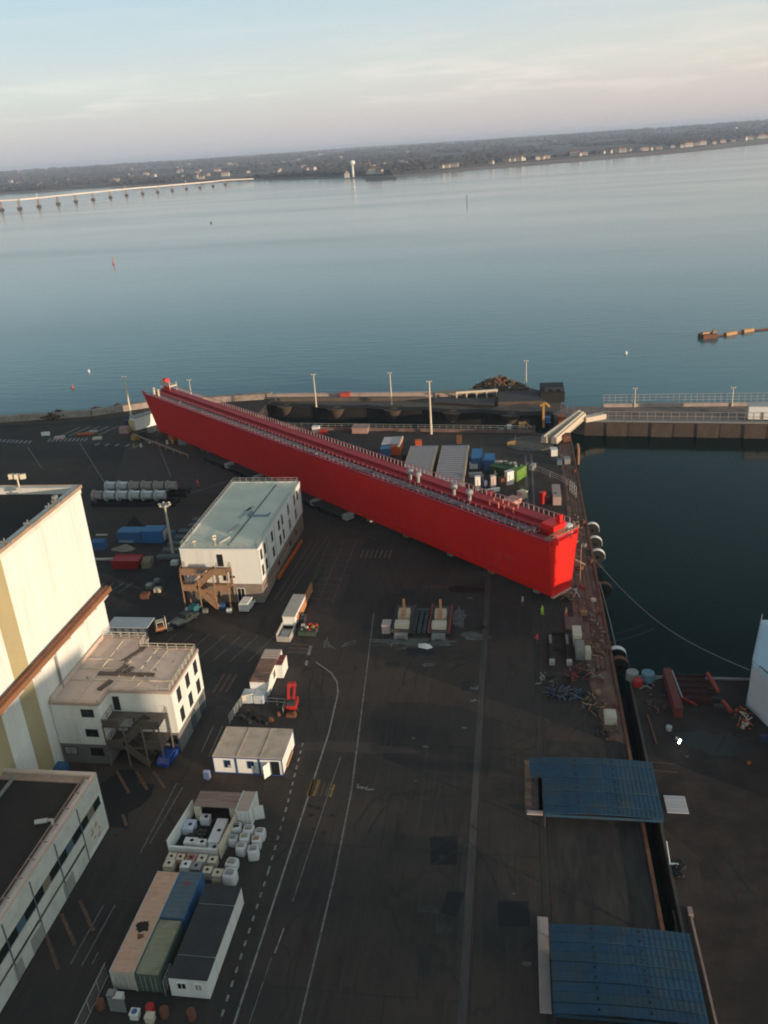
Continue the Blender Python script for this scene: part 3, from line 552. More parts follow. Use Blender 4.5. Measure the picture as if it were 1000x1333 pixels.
front = [(583, 217, 0), (592, 215.5, 1), (660, 211, 1), (668, 211, 0), (675, 210, 2), (681, 209.5, 0), (700, 207.5, 0), (706, 206, 0), (712, 205.5, 1), (748, 203, 2), (754, 202.5, 0), (761, 201, 1), (785, 199, 0), (793, 198, 1), (803, 197, 2), (809, 196.5, 2), (819, 195, 0), (832, 195, 0), (840, 194, 1), (847, 193, 0), (858, 192, 1), (876, 190.5, 0), (888, 189.5, 0), (897, 187, 2), (908, 186, 1), (914, 185.5, 2), (930, 184, 0), (941, 182, 1), (955, 180, 0), (968, 178.5, 2), (976, 177.5, 2), (984, 176.5, 1), (992, 175.5, 2), (998, 175, 1), (480, 224, 0), (487, 223, 2), (494, 223.5, 1), (575, 218, 0), (640, 213, 0)]
for k, (px, py, i) in enumerate(front):
    x, y = at(px, py, 3); a = math.atan2(x, y); d0 = interp(BKP, a); d = d0+random.uniform(12, 75)*(1 if px > 560 else .5); x, y = math.sin(a)*d, math.cos(a)*d
    put_house(px, py, i, 'small pale house on the beachfront of the far shore', 'houses along the far beachfront', z=hgt(x, y, d, d0)+1.5, xy=(x, y))
for k in range(230):
    px = random.uniform(0, 1000); base = 222-.067*px; py = base+random.uniform(6, 27 if px < 560 else 14)
    x, y = at(px, py, 12); d0 = interp(BKP, math.atan2(x, y)); d = math.hypot(x, y)
    if d < d0+120: continue
    put_house(px, py, random.choice((0, 0, 1, 2, 3)), 'tiny house among the trees inland on the far shore', 'houses inland on the far shore', z=hgt(x, y, d, d0)+2, xy=(x, y))
for t in protos: pass
wx, wy = at(460, 229.5, 0); wt = T('water_tower', 'pale mushroom shaped water tower on the far shore', 'water tower', (wx, wy, 0))
MB().lathe([(3.6, -2), (3.0, 12), (2.8, 29)], n=16).build('stem', WHITE, wt, smooth=True); MB().lathe([(2.8, 29), (7.5, 33), (8, 38), (7.6, 40.5), (.3, 42.5)], n=20).build('tank', WHITE, wt, smooth=True)
wx, wy = at(958, 172.5, 8); wt = T('water_tower', 'tiny pale water tower on the horizon at the far right', 'water tower', (wx, wy, 8))
MB().lathe([(4, -3), (3.5, 22)], n=12).build('stem', WHITE, wt); MB().lathe([(3.5, 22), (9, 27), (9, 33), (.3, 36)], n=16).build('tank', WHITE, wt)
wx, wy = at(452, 230, 0); wt = T('chapel', 'small white building with a pointed roof beside the far water tower', 'house', (wx, wy, 0))
MB().box(-7, 7, -5, 5, -3, 7).build('wall', HW[0], wt); MB().poly([(-7.5, -5.5, 7), (7.5, -5.5, 7), (7.5, 5.5, 7), (-7.5, 5.5, 7), (0, 0, 17)], [(0, 1, 4), (1, 2, 4), (2, 3, 4), (3, 0, 4), (3, 2, 1, 0)]).build('roof', HW[1], wt)
tag(MB().box(-40, 40, -2, 2, -2, 3.2).build('pier', DSTEEL, loc=(*at(496, 231), -3)), 'small dark pier on the far shore below the water tower', 'pier')
# ---------------------------------------------------------------- long bridge
PB = [(2.5, 274), (26, 272.3), (51, 269.5), (76, 266), (99, 263), (121.5, 260.3), (144, 257.5), (165, 255), (186, 252.6), (205.5, 250.8), (224.5, 248.6), (243, 246.6), (260.5, 244.8), (277.5, 242.8), (293.5, 240.6)]
bp_ = [at(px, py, -5) for px, py in PB]
br = T('road_bridge', 'long pale road bridge on many piers running to the far shore', 'bridge', (bp_[0][0], bp_[0][1], -5))
o0 = Vector((*bp_[0], -5)); step = Vector(bp_[1])-Vector(bp_[0])
allp = [Vector(bp_[0])-step*k for k in (5, 4, 3, 2, 1)]+[Vector(p) for p in bp_]
def dz(i): return 15.5-.5*max(0, i-5)
last = Vector(at(328, 233.5, 0))
dk = MB(); path = [(p.x, p.y, dz(i)) for i, p in enumerate(allp)]+[(last.x, last.y, 1.5)]
for a, b_ in zip(path[:-1], path[1:]): dk.beam(Vector(a)-o0, Vector(b_)-o0, 13, 3.0)
PALE = mat('bridge_concrete', (.72, .62, .54), .8, .05, .2)
dk.build('deck', PALE, br)
for i, p in enumerate(allp):
    h_ = dz(i)-1.3; lx, ly = p.x-o0.x, p.y-o0.y; pr_ = MB(); an = math.atan2(step.y, step.x)
    pr_.cbox((lx, ly, (h_+5)/2), (3.2, 9, h_+5), an); po = pr_.build('pier', mat('pier_brown', (.26, .20, .16), .9, .2, .3), br)
    MB().cbox((lx, ly, 2.2), (8, 14, 4.2), an).build('pile_cap', mat('pile_cap', (.06, .045, .04), .9, .2, .3), po)
for k, i in enumerate((7, 12, 16)):
    p = allp[i]; MB().tube((p.x-o0.x, p.y-o0.y, dz(i)+6), (p.x-o0.x, p.y-o0.y, dz(i)+14), .7).build('lamp_mast', PALE, br)
# ---------------------------------------------------------------- buoys and floats
def buoy(px, py, h, r, m, label, name='buoy'):
    t = T(name, label, 'buoy', (*at(px, py, -5), -5)); MB().lathe([(r, -.6), (r, .8), (r*.4, 1.2)], n=12).build('float', m, t, smooth=False)
    MB().lathe([(r*.35, 1.2), (r*.25, h*.8), (r*.55, h*.82), (r*.5, h), (.02, h*1.03)], n=10).build('tower', m, t)
buoy(148, 344, 5.5, 1.1, mat('buoy_red', (.50, .10, .06), .6, .1, 1), 'red channel buoy on open water at left'); buoy(275, 290.5, 2.6, 1.2, DSTEEL, 'tiny dark buoy far out on the water below the far bridge end')
buoy(116, 484.5, 1.1, .5, WHITE, 'small white mooring buoy off the left sea wall'); buoy(95, 505, 1.0, .45, MATS['buoy_red'], 'small pink mooring buoy off the left sea wall'); buoy(815, 461, 1.1, .5, WHITE, 'small white buoy in front of the right-hand jetty')
mb = MB().lathe([(.45, -1), (.4, 8), (.7, 8.2), (.6, 9.6), (.1, 10)], n=10); tag(mb.build('beacon_post', DSTEEL, loc=(*at(608, 264, -5), -5)), 'thin dark beacon post standing in the middle of the estuary', 'beacon')
fl = T('dredge_pipeline', 'floating pipeline with orange buoyant collars trailing off the right edge', 'pipeline', (*at(925, 440, -5), -5))
base = Vector((*at(925, 440, -5), 0)); P_ = [Vector((*at(*q, -5), 0))-base for q in ((925, 440), (950, 435.5), (975, 431.5), (1010, 428), (1050, 426))]
MB().path([(p.x, p.y, .3) for p in P_], .35).build('pipe', RUST, fl)
for q in ((944, 437, 958, 434.5), (967, 433, 980, 430.8)):
    a = Vector((*at(q[0], q[1], -5), .5))-base; b_ = Vector((*at(q[2], q[3], -5), .5))-base; a.z = b_.z = .4; MB().tube(a, b_, 1.0, n=12).build('float_collar', mat('float_orange', (.42, .24, .12), .6, .15, 1), fl)
a = Vector((*at(912, 440.5, -5), 0))-base; b_ = Vector((*at(931, 438.5, -5), 0))-base; mb = MB(); mb.beam((a.x, a.y, .8), (b_.x, b_.y, .8), 4.5, 1.6); mb.build('raft', RUST, fl)
m2 = MB(); c = (a+b_)/2; m2.cbox((b_.x-.5, b_.y, 2.1), (1.4, 2.0, 1.4)); m2.cbox((c.x-1, c.y, 2), (3, 1.2, .8), .3); m2.build('winch', mat('float_orange', (.6, .35, .15)), fl)
# ================================================================ BUILDINGS
def wall_panel_lines(mb, face, c0, a0, a1, z0, z1, step, horiz=False, off=.02):
    """thin seams standing proud of a wall; face 'x' = wall at x=c0 running along y, 'y' = wall at y=c0 running along x"""
    w_ = .04
    if horiz:
        z = z0+step
        while z < z1-.2:
            (mb.box(c0-off, c0+off, a0, a1, z-w_/2, z+w_/2) if face == 'x' else mb.box(a0, a1, c0-off, c0+off, z-w_/2, z+w_/2)); z += step
    else:
        a = a0+step
        while a < a1-.2:
            (mb.box(c0-off, c0+off, a-w_/2, a+w_/2, z0, z1) if face == 'x' else mb.box(a-w_/2, a+w_/2, c0-off, c0+off, z0, z1)); a += step
    return mb
def window(parent, face, c0, a, z, wd, h, glass=GLASS, frame=None, sgn=1, proud=.06):
    """one window: frame (part) with a pane (sub-part); sgn gives the outward direction"""
    f = MB(); t = .09; o = c0+sgn*proud; i_ = c0-sgn*.12
    x0, x1 = min(o, i_), max(o, i_)
    def bx(m, a0, a1, z0, z1, e0=x0, e1=x1): (m.box(e0, e1, a0, a1, z0, z1) if face == 'x' else m.box(a0, a1, e0, e1, z0, z1))
    bx(f, a-wd/2, a+wd/2, z, z+t); bx(f, a-wd/2, a+wd/2, z+h-t, z+h); bx(f, a-wd/2, a-wd/2+t, z+t, z+h-t); bx(f, a+wd/2-t, a+wd/2, z+t, z+h-t)
    bx(f, a-t/3, a+t/3, z+t, z+h-t)
    fo = f.build('window', frame or DSTEEL, parent); p = MB()
    g0, g1 = sorted((c0+sgn*.03, c0-sgn*.1)); bx(p, a-wd/2+t, a+wd/2-t, z+t, z+h-t, g0, g1); p.build('pane', glass, fo); return fo
# --- tall hall at left
hg = T('tall_shipyard_hall', 'tall cream-white shipyard hall with olive stripes filling the left edge', 'building', (-61.3, 105.4, 0))
MB().box(-70, 0, -45, 0, 0, 32.2).build('wall', CLAD, hg)
m2 = MB(); m2.box(-69.4, -.75, -44.4, -.75, 32.2, 32.35); m2.build('roof', ROOFD, hg)
m2 = MB(); m2.box(-70.1, .12, -.75, .12, 32.2, 33.3); m2.box(-.75, .12, -45.1, -.75, 32.2, 33.3); m2.box(-70.1, -69.4, -45.1, -.75, 32.2, 33.3); m2.build('parapet', mat('parapet_white', (.70, .66, .60), .7, .1, .5, dirt=(.4, .33, .27), dirt_amt=.4), hg)
m2 = MB(); m2.box(-70, .2, .12, .3, 32.9, 33.4); m2.box(.12, .3, -45, .3, 32.9, 33.4); m2.build('coping', mat('coping_rust', (.34, .24, .17), .8, .2, .5), hg)
for y0, y1 in ((-24.3, -21.0), (-33, -28.4), (-42, -38)):
    m2 = MB(); m2.box(0, .07, y0, y1, 0, 32.15); m2.build('stripe', OLIVE, hg)
m2 = MB(); wall_panel_lines(m2, 'x', .02, -44.9, -.1, .3, 32, 1.1); wall_panel_lines(m2, 'x', .02, -44.9, -.1, .3, 32, 8.0, True); m2.build('cladding_seam', mat('seam_grey', (.78, .77, .74), .7, .05, 1), hg)
m2 = MB(); m2.box(.1, 1.35, -45, .5, 16.2, 16.9); m2.build('crane_runway', mat('runway_rust', (.24, .105, .05), .8, .2, .4, dirt=(.25, .10, .05), dirt_amt=.6), hg)
m2 = MB(); m2.box(.5, .8, -45, .4, 16.9, 17.15); m2.build('runway_rail', RUST, hg)
for k in range(12): m2 = MB(); m2.poly([(.1, -.6-k*4, 15.9), (1.3, -.6-k*4, 15.9), (.1, -.6-k*4, 14.7), (.1, -.4-k*4, 15.9), (1.3, -.4-k*4, 15.9), (.1, -.4-k*4, 14.7)], [(0, 2, 1), (3, 4, 5), (0, 1, 4, 3), (1, 2, 5, 4), (2, 0, 3, 5)]); m2.build('runway_bracket', CLAD, hg)
MB().tube((.25, -15.4, 9.5), (.25, -15.4, 15.8), .18).build('drain_pipe', STEEL, hg)
for y_, s in ((-8, 1), (-13.5, 1), (-19, 1), (-6.2, 1.5)):
    m2 = MB(); m2.box(-.9, .6, y_, y_+.25, 33.3, 33.6); m2.tube((-.3, y_+.1, 33.3), (-.3, y_+.1, 34.0*1), .08); m2.cbox((-.3, y_+.1, 34.1), (.5, .8, .45)) if s > 1 else None; m2.build('roof_bracket', STEEL, hg)
m2 = MB(); m2.tube((-9, -.3, 33.3), (-9, -.3, 34.6), .12)
for dx in (-.9, 0, .9): m2.cbox((-9+dx, -.2, 34.9), (.75, .5, .7), .4)
m2.build('floodlight', CREAM, hg)
# --- white three-storey office wing
b2 = T('office_wing', 'white three-storey office block with pinkish stepped roof beside the tall hall', 'building', (-61.2, 86.5, 0))
OX, OY = -61.2, 86.5
PL = [(0, 0), (6.9, 0), (6.9, 3.1), (15.8, 3.1), (15.8, 13.6), (7.1, 13.6), (7.1, 16.4), (0, 16.4)]
MB().prism(PL, 3.2, 9.7).build('wall', CLAD, b2)
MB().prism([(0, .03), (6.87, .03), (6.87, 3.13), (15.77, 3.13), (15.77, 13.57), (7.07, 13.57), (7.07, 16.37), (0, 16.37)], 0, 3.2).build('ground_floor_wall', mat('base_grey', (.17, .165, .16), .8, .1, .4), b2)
MB().prism([(.2, .2), (6.7, .2), (6.7, 3.3), (15.6, 3.3), (15.6, 13.4), (6.9, 13.4), (6.9, 16.2), (.2, 16.2)], 9.7, 9.85).build('roof', ROOFP, b2)
m2 = MB(); loop = PL+[PL[0]]
for a, b_ in zip(loop[:-1], loop[1:]): m2.beam((*a, 9.8), (*b_, 9.8), .28, .4)
m2.build('roof_edge', mat('roof_edge_pink', (.45, .34, .28), .8, .1, 1), b2)
rail_mesh([(15.6, 3.3), (15.6, 13.4), (7.1, 13.4), (7.1, 16.2), (.2, 16.2)], .9, 1.25, .05, 9.95).build('roof_railing', CREAM, b2)
rail_mesh([(.2, .2), (6.7, .2), (6.7, 3.3), (15.6, 3.3)], .35, 1.6, .04, 9.95, 1).build('roof_railing', CREAM, b2)
m2 = MB()
for p, q in (((7, 3.5), (7, 13)), ((3.6, .5), (3.6, 16)), ((.4, 5.2), (15.4, 5.6)), ((.4, 10.4), (7, 10.4)), ((10.5, 3.5), (11.5, 13.2)), ((9.2, 5.6), (9.8, 13.2)), ((.4, 8.1), (7, 8.1))): m2.beam((*p, 9.93), (*q, 9.93), .14, .12)
m2.build('roof_pipe', CREAM, b2)
for p, q in (((6.0, 9.8), (8.2, 14.5)), ((6.3, 7.0), (7.0, 9.0)), ((3.8, 6.8), (12.0, 6.8)), ((7.4, 7.0), (8.2, 8.5)), ((5.6, 3.0), (6.4, 5.2))):
    m2 = MB(); m2.beam((*p, 10.0), (*q, 10.0), .65, .22); m2.build('roof_duct', mat('duct_brown', (.10, .075, .06), .8, .2, 1), b2)
for k in range(12):
    x, y = random.uniform(1, 15), random.uniform(4, 13); MB().lathe([(.12, 9.85), (.12, 10.2), (.22, 10.25), (.02, 10.35)], (x, y, 0), 6).build('roof_vent', STEEL, b2)
MB().box(.05, .25, .3, 16, 9.85, 10.5).build('roof_upstand', ROOFP, b2)
m2 = MB(); wall_panel_lines(m2, 'y', 0, .1, 6.8, 3.3, 9.6, 1.05, True); wall_panel_lines(m2, 'x', 15.8, 3.2, 13.5, 3.3, 9.6, 1.5); wall_panel_lines(m2, 'y', 3.1, 7, 15.7, 3.3, 9.6, 2.2); m2.build('cladding_seam', MATS['seam_grey'], b2)
GLB = mat('dark_blue_glass', (.02, .028, .035), .15, .1, 1)
for z in (6.95, 3.75):
    for y in (91.8, 95.1, 98.3): window(b2, 'x', 15.8, y-OY, z, 1.25, 2.1, GLB)
    window(b2, 'y', 0, -56.1-OX, z+.75, 1.8, 1.25, GLASS, sgn=-1)
for y in (95.0, 98.5): window(b2, 'x', 15.8, y-OY, .2, 1.6, 2.5, mat('grey_blue_door', (.07, .10, .12), .4, .1, 1))
window(b2, 'y', 0, -56.0-OX, 1.35, 1.9, 1.3, GLASS, sgn=-1); window(b2, 'y', 0, -59.8-OX, 1.4, 1.9, 1.3, mat('pale_blind', (.33, .32, .30), .5, .1, 1), sgn=-1)
window(b2, 'y', 3.1, -46.7-OX, 1.4, 2.1, 1.4, GLASS, sgn=-1)
window(b2, 'y', 3.1, -53.5-OX, 6.7, .95, 2.2, GLASS, sgn=-1)
def stair(name, label, loc, wd, dp, levels, m, flightm, dir_=1, parent=None):
    t = T(name, label, 'staircase', loc) if not parent else parent
    h = levels[-1]; m2 = MB()
    for x in (0, wd*.36, wd*.7, wd):
        for y in (0, dp): m2.beam((x, y, 0), (x, y, h), .16, .16)
    m2.build('post', m, t)
    for k, z in enumerate(levels):
        m2 = MB(); m2.box(0, wd*.3, 0, dp, z-.15, z); m2.box(wd*.7, wd, 0, dp, z-.15, z)
        m2.box(wd*.3, wd*.7, dp*.62, dp, z-.15, z); m2.box(0, wd, -.06, 0, z-.25, z+.05); m2.box(0, wd*.3, -.04, 0, z+.05, z+.95); m2.box(wd*.7, wd, -.04, 0, z+.05, z+.95); m2.build('landing', flightm, t)
        rail_mesh([(0, dp), (0, 0), (wd*.3, 0)], 1.05, 1.2, .04, z).build('railing', m, t); rail_mesh([(wd*.7, 0), (wd, 0), (wd, dp)], 1.05, 1.2, .04, z).build('railing', m, t)
    prev = 0
    for k, z in enumerate(levels):
        m2 = MB(); a, b_ = ((wd*.72, wd*.28) if k % 2 == 0 else (wd*.28, wd*.72)); n = 9
        for s in range(n):
            x = a+(b_-a)*(s+.5)/n; zz = prev+(z-prev)*(s+1)/n; m2.cbox((x, dp*.3, zz-.05), (abs(b_-a)/n, dp*.5, .1))
        m2.beam((a, .05, prev+.45), (b_, .05, z+.45), .08, 1.1); m2.beam((a, dp*.58, prev+.45), (b_, dp*.58, z+.45), .08, 1.1)
        m2.build('flight', flightm, t); prev = z
    return t
stair('metal_staircase', 'brown-grey steel outdoor staircase in the notch of the white office wing', (-54.2, 86.2, 0), 7.8, 3.2, (3.3, 6.6), mat('stair_steel', (.17, .14, .12), .7, .2, 1), mat('stair_dark', (.10, .08, .068), .7, .2, 1))
tag(MB().box(-.8, .8, -.8, .8, 0, 1.2).box(-.7, .7, -.85, -.8, .2, 1).box(-.6, .6, -.6, .6, 1.2, 1.3).build('bin', BLUE, loc=(-60.6, 84.4, 0), bevel=.06), 'blue bin at the foot of the tall hall beside the lower dark-roofed block', 'bin')
# --- long low block at bottom left
lb = T('workshop_block', 'long white workshop block with dark flat roof at the lower left', 'building', (-49.5, 75.1, 0))
MB().box(-24, 0, -60, 0, 0, 8.0).build('wall', CLAD, lb)
m2 = MB(); m2.box(-23.5, -1.2, -59.5, -1.6, 8.0, 8.12); m2.build('roof', ROOFD, lb)
m2 = MB(); m2.box(-24, 0.05, -.5, .05, 8, 8.5); m2.box(-.35, .05, -60, -.5, 8, 8.45); m2.build('parapet', ROOFP, lb)
m2 = MB(); m2.box(-24, -1.25, -1.6, -.5, 8, 8.25); m2.build('roof_edge_strip', mat('rooftop_pink', (.34, .24, .19), .8, .2, 1), lb)
m2 = MB()
for x in (-1.2, -.8): m2.beam((x, -60, 8.45), (x, -1, 8.45), .12, .1)
for k in range(24): m2.beam((-1.25, -1-k*2.5, 8.42), (-.35, -1-k*2.5, 8.42), .1, .1)
m2.build('gutter_rail', mat('rail_pinkish', (.30, .20, .17), .7, .2, 1), lb)
m2 = MB(); m2.tube((-3.2, -8.4, 8.5), (-1.9, -8.0, 8.5), .28); m2.tube((-1.9, -8.0, 8.5), (-1.2, -8.1, 8.7), .18); m2.tube((-1.2, -8.1, 8.7), (-.9, -8.7, 8.6), .16); m2.build('roof_fan_duct', GALV, lb)
MB().beam((-9.9, -1, 8.3), (-9.9, -40, 8.3), .35, .25).build('roof_pipe', STEEL, lb)
BAY = 5.2
m2 = MB(); m2.box(-.02, .05, -59.9, -.6, 4.35, 5.75); m2.build('ribbon_window', GLASS, lb)
FC = mat('facade_panel', (.60, .60, .55), .6, .05, .4, dirt=(.4, .38, .32), dirt_amt=.5, dscale=.5)
for k in range(11):
    y0 = -.4-k*BAY
    m2 = MB(); m2.box(0, .16, y0-BAY+.12, y0, 5.75, 7.9); m2.build('facade_panel', FC, lb)
    m2 = MB(); m2.box(0, .16, y0-BAY+.12, y0, (2.9 if k else .9), 4.35); m2.build('facade_panel', FC, lb)
    if k:
        m2 = MB(); m2.box(0, .16, y0-BAY+.12, y0, .3, 2.4); m2.build('facade_panel', FC, lb)
        m2 = MB(); m2.box(0, .05, y0-BAY+.12, y0, 2.4, 2.9); m2.build('strip_window', GLASS if k % 2 else mat('brown_glass', (.10, .07, .05), .3, .2, 1), lb)
    m2 = MB(); m2.tube((.2, y0-BAY+.06, .2), (.2, y0-BAY+.06, 7.9), .07); m2.build('downpipe', mat('pipe_blue', (.10, .13, .16), .6, .1, 1), lb)
    for j in range(3):
        c = (GLASS, mat('blind_tan', (.20, .17, .12), .6, .1, 1), GLASS, mat('pane_blue', (.08, .13, .17), .3, .1, 1))[(k*2+j) % 4]
        m2 = MB(); m2.box(.05, .1, y0-BAY+.25+j*1.62, y0-BAY+1.75+j*1.62, 4.4, 5.7); m2.build('pane', c, lb)
m2 = MB(); m2.box(-24, 0, .02, .16, .3, 7.9); m2.build('end_panel', mat('end_grey_blue', (.20, .23, .24), .6, .1, .5), lb)
for y, l in ((-9, 2.2), (-16, 2.2), (-20, 1.4)):
    MB().box(.16, .24, y-l, y, .35, 2.2).build('garage_door', mat('door_grey', (.30, .29, .26), .7, .1, 1), lb)
m2 = MB()
for k in range(9): m2.cbox((.2, -2.2-random.random()*2.2, 1.3+random.random()*2.4), (.02, .35, .25))
m2.build('wall_poster', mat('poster_rust', (.50, .25, .16), .7, .2, 1), lb)
# --- mid building
mb_ = T('site_office', 'white modular site office block with pale green roof and timber stair', 'building', (-59.6, 131.1, 0))
W_, D_ = 14.5, 32.6
MB().box(0, W_, 0, D_, 3.9, 10.7).build('wall', CLAD, mb_)
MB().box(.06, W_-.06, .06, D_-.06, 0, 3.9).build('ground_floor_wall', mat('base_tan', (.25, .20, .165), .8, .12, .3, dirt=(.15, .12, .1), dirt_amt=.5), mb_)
MB().box(.2, W_-.2, .2, D_-.2, 10.7, 10.82).build('roof', ROOFG, mb_)
m2 = MB(); loop = [(0, 0), (W_, 0), (W_, D_), (0, D_), (0, 0)]
for a, b_ in zip(loop[:-1], loop[1:]): m2.beam((*a, 10.8), (*b_, 10.8), .25, .3)
m2.build('roof_edge', WHITE, mb_)
rail_mesh([(.2, .2), (W_-.2, .2), (W_-.2, D_-.2), (.2, D_-.2), (.2, .2)], 1.0, 1.3, .045, 10.9).build('roof_railing', GALV, mb_)
for p, q, w1 in (((7.3, 13.5), (8.3, 19), .5), ((7.4, 16.5), (8.2, 18), .9), ((7.2, 6.8), (8.0, 10.2), .5), ((6.6, 2.2), (7.8, 4.8), .6)):
    MB().beam((*p, 11.0), (*q, 11.0), w1, .35).build('roof_duct', mat('duct_grey', (.42, .42, .40), .6, .15, 1), mb_)
MB().beam((8.7, 1.5, 10.9), (9.9, 31, 10.9), .22, .12).build('roof_cable_tray', mat('tray_dark', (.12, .14, .15), .6, .1, 1), mb_)
m2 = MB(); m2.beam((8.6, 14.5, 10.95), (12.6, 14.6, 10.95), .5, .3); m2.beam((8.6, 14.6, 10.95), (8.8, 16.6, 10.95), .4, .3); m2.beam((12.4, 14.6, 10.95), (12.6, 15.9, 10.95), .3, .3); m2.build('roof_duct', mat('duct_blue', (.20, .28, .36), .6, .15, 1), mb_)
for x, y, h in ((2.5, 1.2, 1.0), (6.2, 1.6, 1.4), (5.6, 3.2, 1.2)): m2 = MB(); m2.tube((x, y, 10.8), (x, y, 10.8+h), .16); m2.cbox((x, y, 10.8+h), (.7, .5, .35), .5); m2.build('roof_vent', CREAM, mb_)
m2 = MB(); wall_panel_lines(m2, 'x', W_, 0, D_, 4, 10.6, 2.47); wall_panel_lines(m2, 'x', W_, .1, D_-.1, 3.95, 10.6, 3.3, True); wall_panel_lines(m2, 'y', 0, 0, W_, 4, 10.6, 7.2); m2.build('cladding_seam', MATS['seam_grey'], mb_)
for k in range(7): MB().tube((W_+.08, .15+k*5.38, 3.9), (W_+.08, .15+k*5.38, 10.6), .06).build('downpipe', GALV, mb_)
WL = [132.9, 135.3, 140.4, 145.5, 148.0, 153.0, 158.2, 160.7]
for z in (8.0, 4.9):
    for y in WL[:8 if z > 6 else 7]: window(mb_, 'x', W_, y-131.1, z, 1.05, 2.0, GLB)
for y in (143, 152, 157): window(mb_, 'x', W_-.06, y-131.1, 1.6, .9, 1.2, GLASS)
window(mb_, 'y', 0, 7.35, 7.4, 1.1, 2.4, GLASS, sgn=-1); window(mb_, 'y', 0, 9.2, 5.1, .9, .4, GLASS, sgn=-1); window(mb_, 'y', 0, 7.9, 4.5, .9, 2.1, GLASS, sgn=-1)
window(mb_, 'y', .06, 10.4, .1, 1.5, 2.9, GLASS, frame=WHITE, sgn=-1)
MB().box(W_-.05, W_+.02, 1, 26, 2.6, 2.75).build('wall_conduit', RUST, mb_)
stair('timber_staircase', 'timber scaffold staircase against the front of the white site office', (-59.0, 128.3, 0), 8.6, 2.6, (4.1, 7.3), WOOD, mat('timber_light', (.30, .17, .10), .8, .25, 2))
for x, y, s, m_, lb_ in ((-58, 127.2, .8, WHITE, 'white crate on the ground under the timber stair'), (-52.4, 129.0, .9, BLUE, 'blue crate under the right side of the timber stair'), (-50.6, 127.6, .6, WHITE, 'small white crate in front of the timber stair on the right'), (-55.0, 127.4, .6, STEEL, 'grey crate in front of the middle of the timber stair')):
    tag(MB().cbox((0, 0, s/2), (s*1.4, s, s)).cbox((0, 0, s+.04), (s*1.5, s*1.1, .08)).build('crate', m_, loc=(x, y, 0)), lb_, 'crate')
fp = rail_mesh([(0, 0), (8.2, 1.4)], 1.3, 2, .05, 0, 3); tag(fp.build('fence', WOOD, loc=(-44.2, 140, 0)), 'x', 'fence') if 0 else None
m2 = MB(); m2.beam((-44.6, 139.5, .7), (-43.8, 156, .7), .25, .8); tag(m2.build('barrier', ORANGE), 'low orange barrier along the right side of the site office', 'barrier')
# ================================================================ RED HULL SECTION
ang = math.atan2(91.0, -103.0); HL = T('hull_section', 'huge bright red ship hull section lying across the yard on low transporters', 'ship section', (8.0, 133.5, 0), ang)
def sec(x, zt, wt, wb, zb): return [(x, -wt, zt), (x, -wb, zb), (x, -wb*.9, zb-.0), (x, wb*.9, zb-.0), (x, wb, zb), (x, wt, zt)]
mb = MB()
def ring(x, xt, zb=1.74): # bottom at x, top at xt ; outer skin
    return [(xt, -4.0, 13.0), (x+(xt-x)*.08, -2.75, zb+1.0), (x, -2.5, zb), (x, 2.5, zb), (x+(xt-x)*.08, 2.75, zb+1.0), (xt, 4.0, 13.0), (xt, 3.75, 13.0), (xt, 3.72, 11.9), (xt, -3.72, 11.9), (xt, -3.75, 13.0)]
st = [(0, -0.25), (.3, 0.0)]+[(x, x) for x in range(8, 142, 8)]+[(143.5, 144.5), (146, 148.3), (147.2, 150.6)]
mb.loft([ring(a, b_) for a, b_ in st]); mb.build('hull', RED, HL)
m2 = MB(); m2.beam((-.2, 4.02, 12.8), (150.4, 4.02, 12.8), .16, .42); m2.beam((-.2, -4.02, 12.8), (150.4, -4.02, 12.8), .16, .42); m2.beam((-.3, -4.0, 12.85), (-.3, 4.0, 12.85), .16, .3); m2.build('rim_band', mat('red_rim', (.50, .02, .045), .5, .1, .3), HL)
m2 = MB()
for z in (3.4, 3.9): m2.beam((1, 2.80+(z-3)*.125, z), (146, 2.80+(z-3)*.125, z), .06, .1)
for x in (9, 55): m2.box(x, x+1.5, 2.62, 2.95, 2.5, 4.5) if 0 else None
m2.build('rubbing_strake', RED, HL)
for x, z in ((12, 6.2), (9.0, 6.8)): m2 = MB(); m2.cbox((x, 3.24, z), (2.2, .08, 1.6)); m2.build('doubler_plate', mat('red_patch', (.66, .02, .02), .5, .1, 1), HL)
for y in (-1.9, 1.6): m2 = MB(); m2.box(-.36, -.2, y-.12, y+.12, 11.4, 12.7); m2.build('freeing_slot', mat('deep_red', (.25, .01, .01), .6, .1, 1), HL)
m2 = MB(); m2.box(-.3, .3, -2.5, 2.5, 1.5, 1.73); m2.build('bottom_plate', mat('primer_pink', (.60, .35, .28), .7, .1, .6), HL)
REDT = mat('red_trunk', (.42, .012, .018), .5, .1, .4)
m2 = MB(); m2.box(2.4, 148, -3.3, .9, 11.9, 13.3); m2.build('trunk_deckhouse', REDT, HL)
m2 = MB(); m2.box(2.4, 148, -2.9, -.7, 13.3, 13.75); m2.build('upper_trunk', REDT, HL)
m2 = MB()
for y, z in ((.98, 12.95), (-.62, 13.6), (.95, 12.5)): m2.beam((2.4, y, z), (148, y, z), .1, .18)
m2.build('trunk_ridge', mat('deep_red2', (.30, .012, .02), .6, .1, 1), HL)
m2 = MB(); m2.box(1.2, 4.0, -2.4, .9, 11.95, 14.1); m2.build('end_housing', RED, HL)
m2 = MB(); m2.box(1.6, 2.4, -2.0, -1.2, 14.1, 15.4); m2.build('end_post', RED, HL)
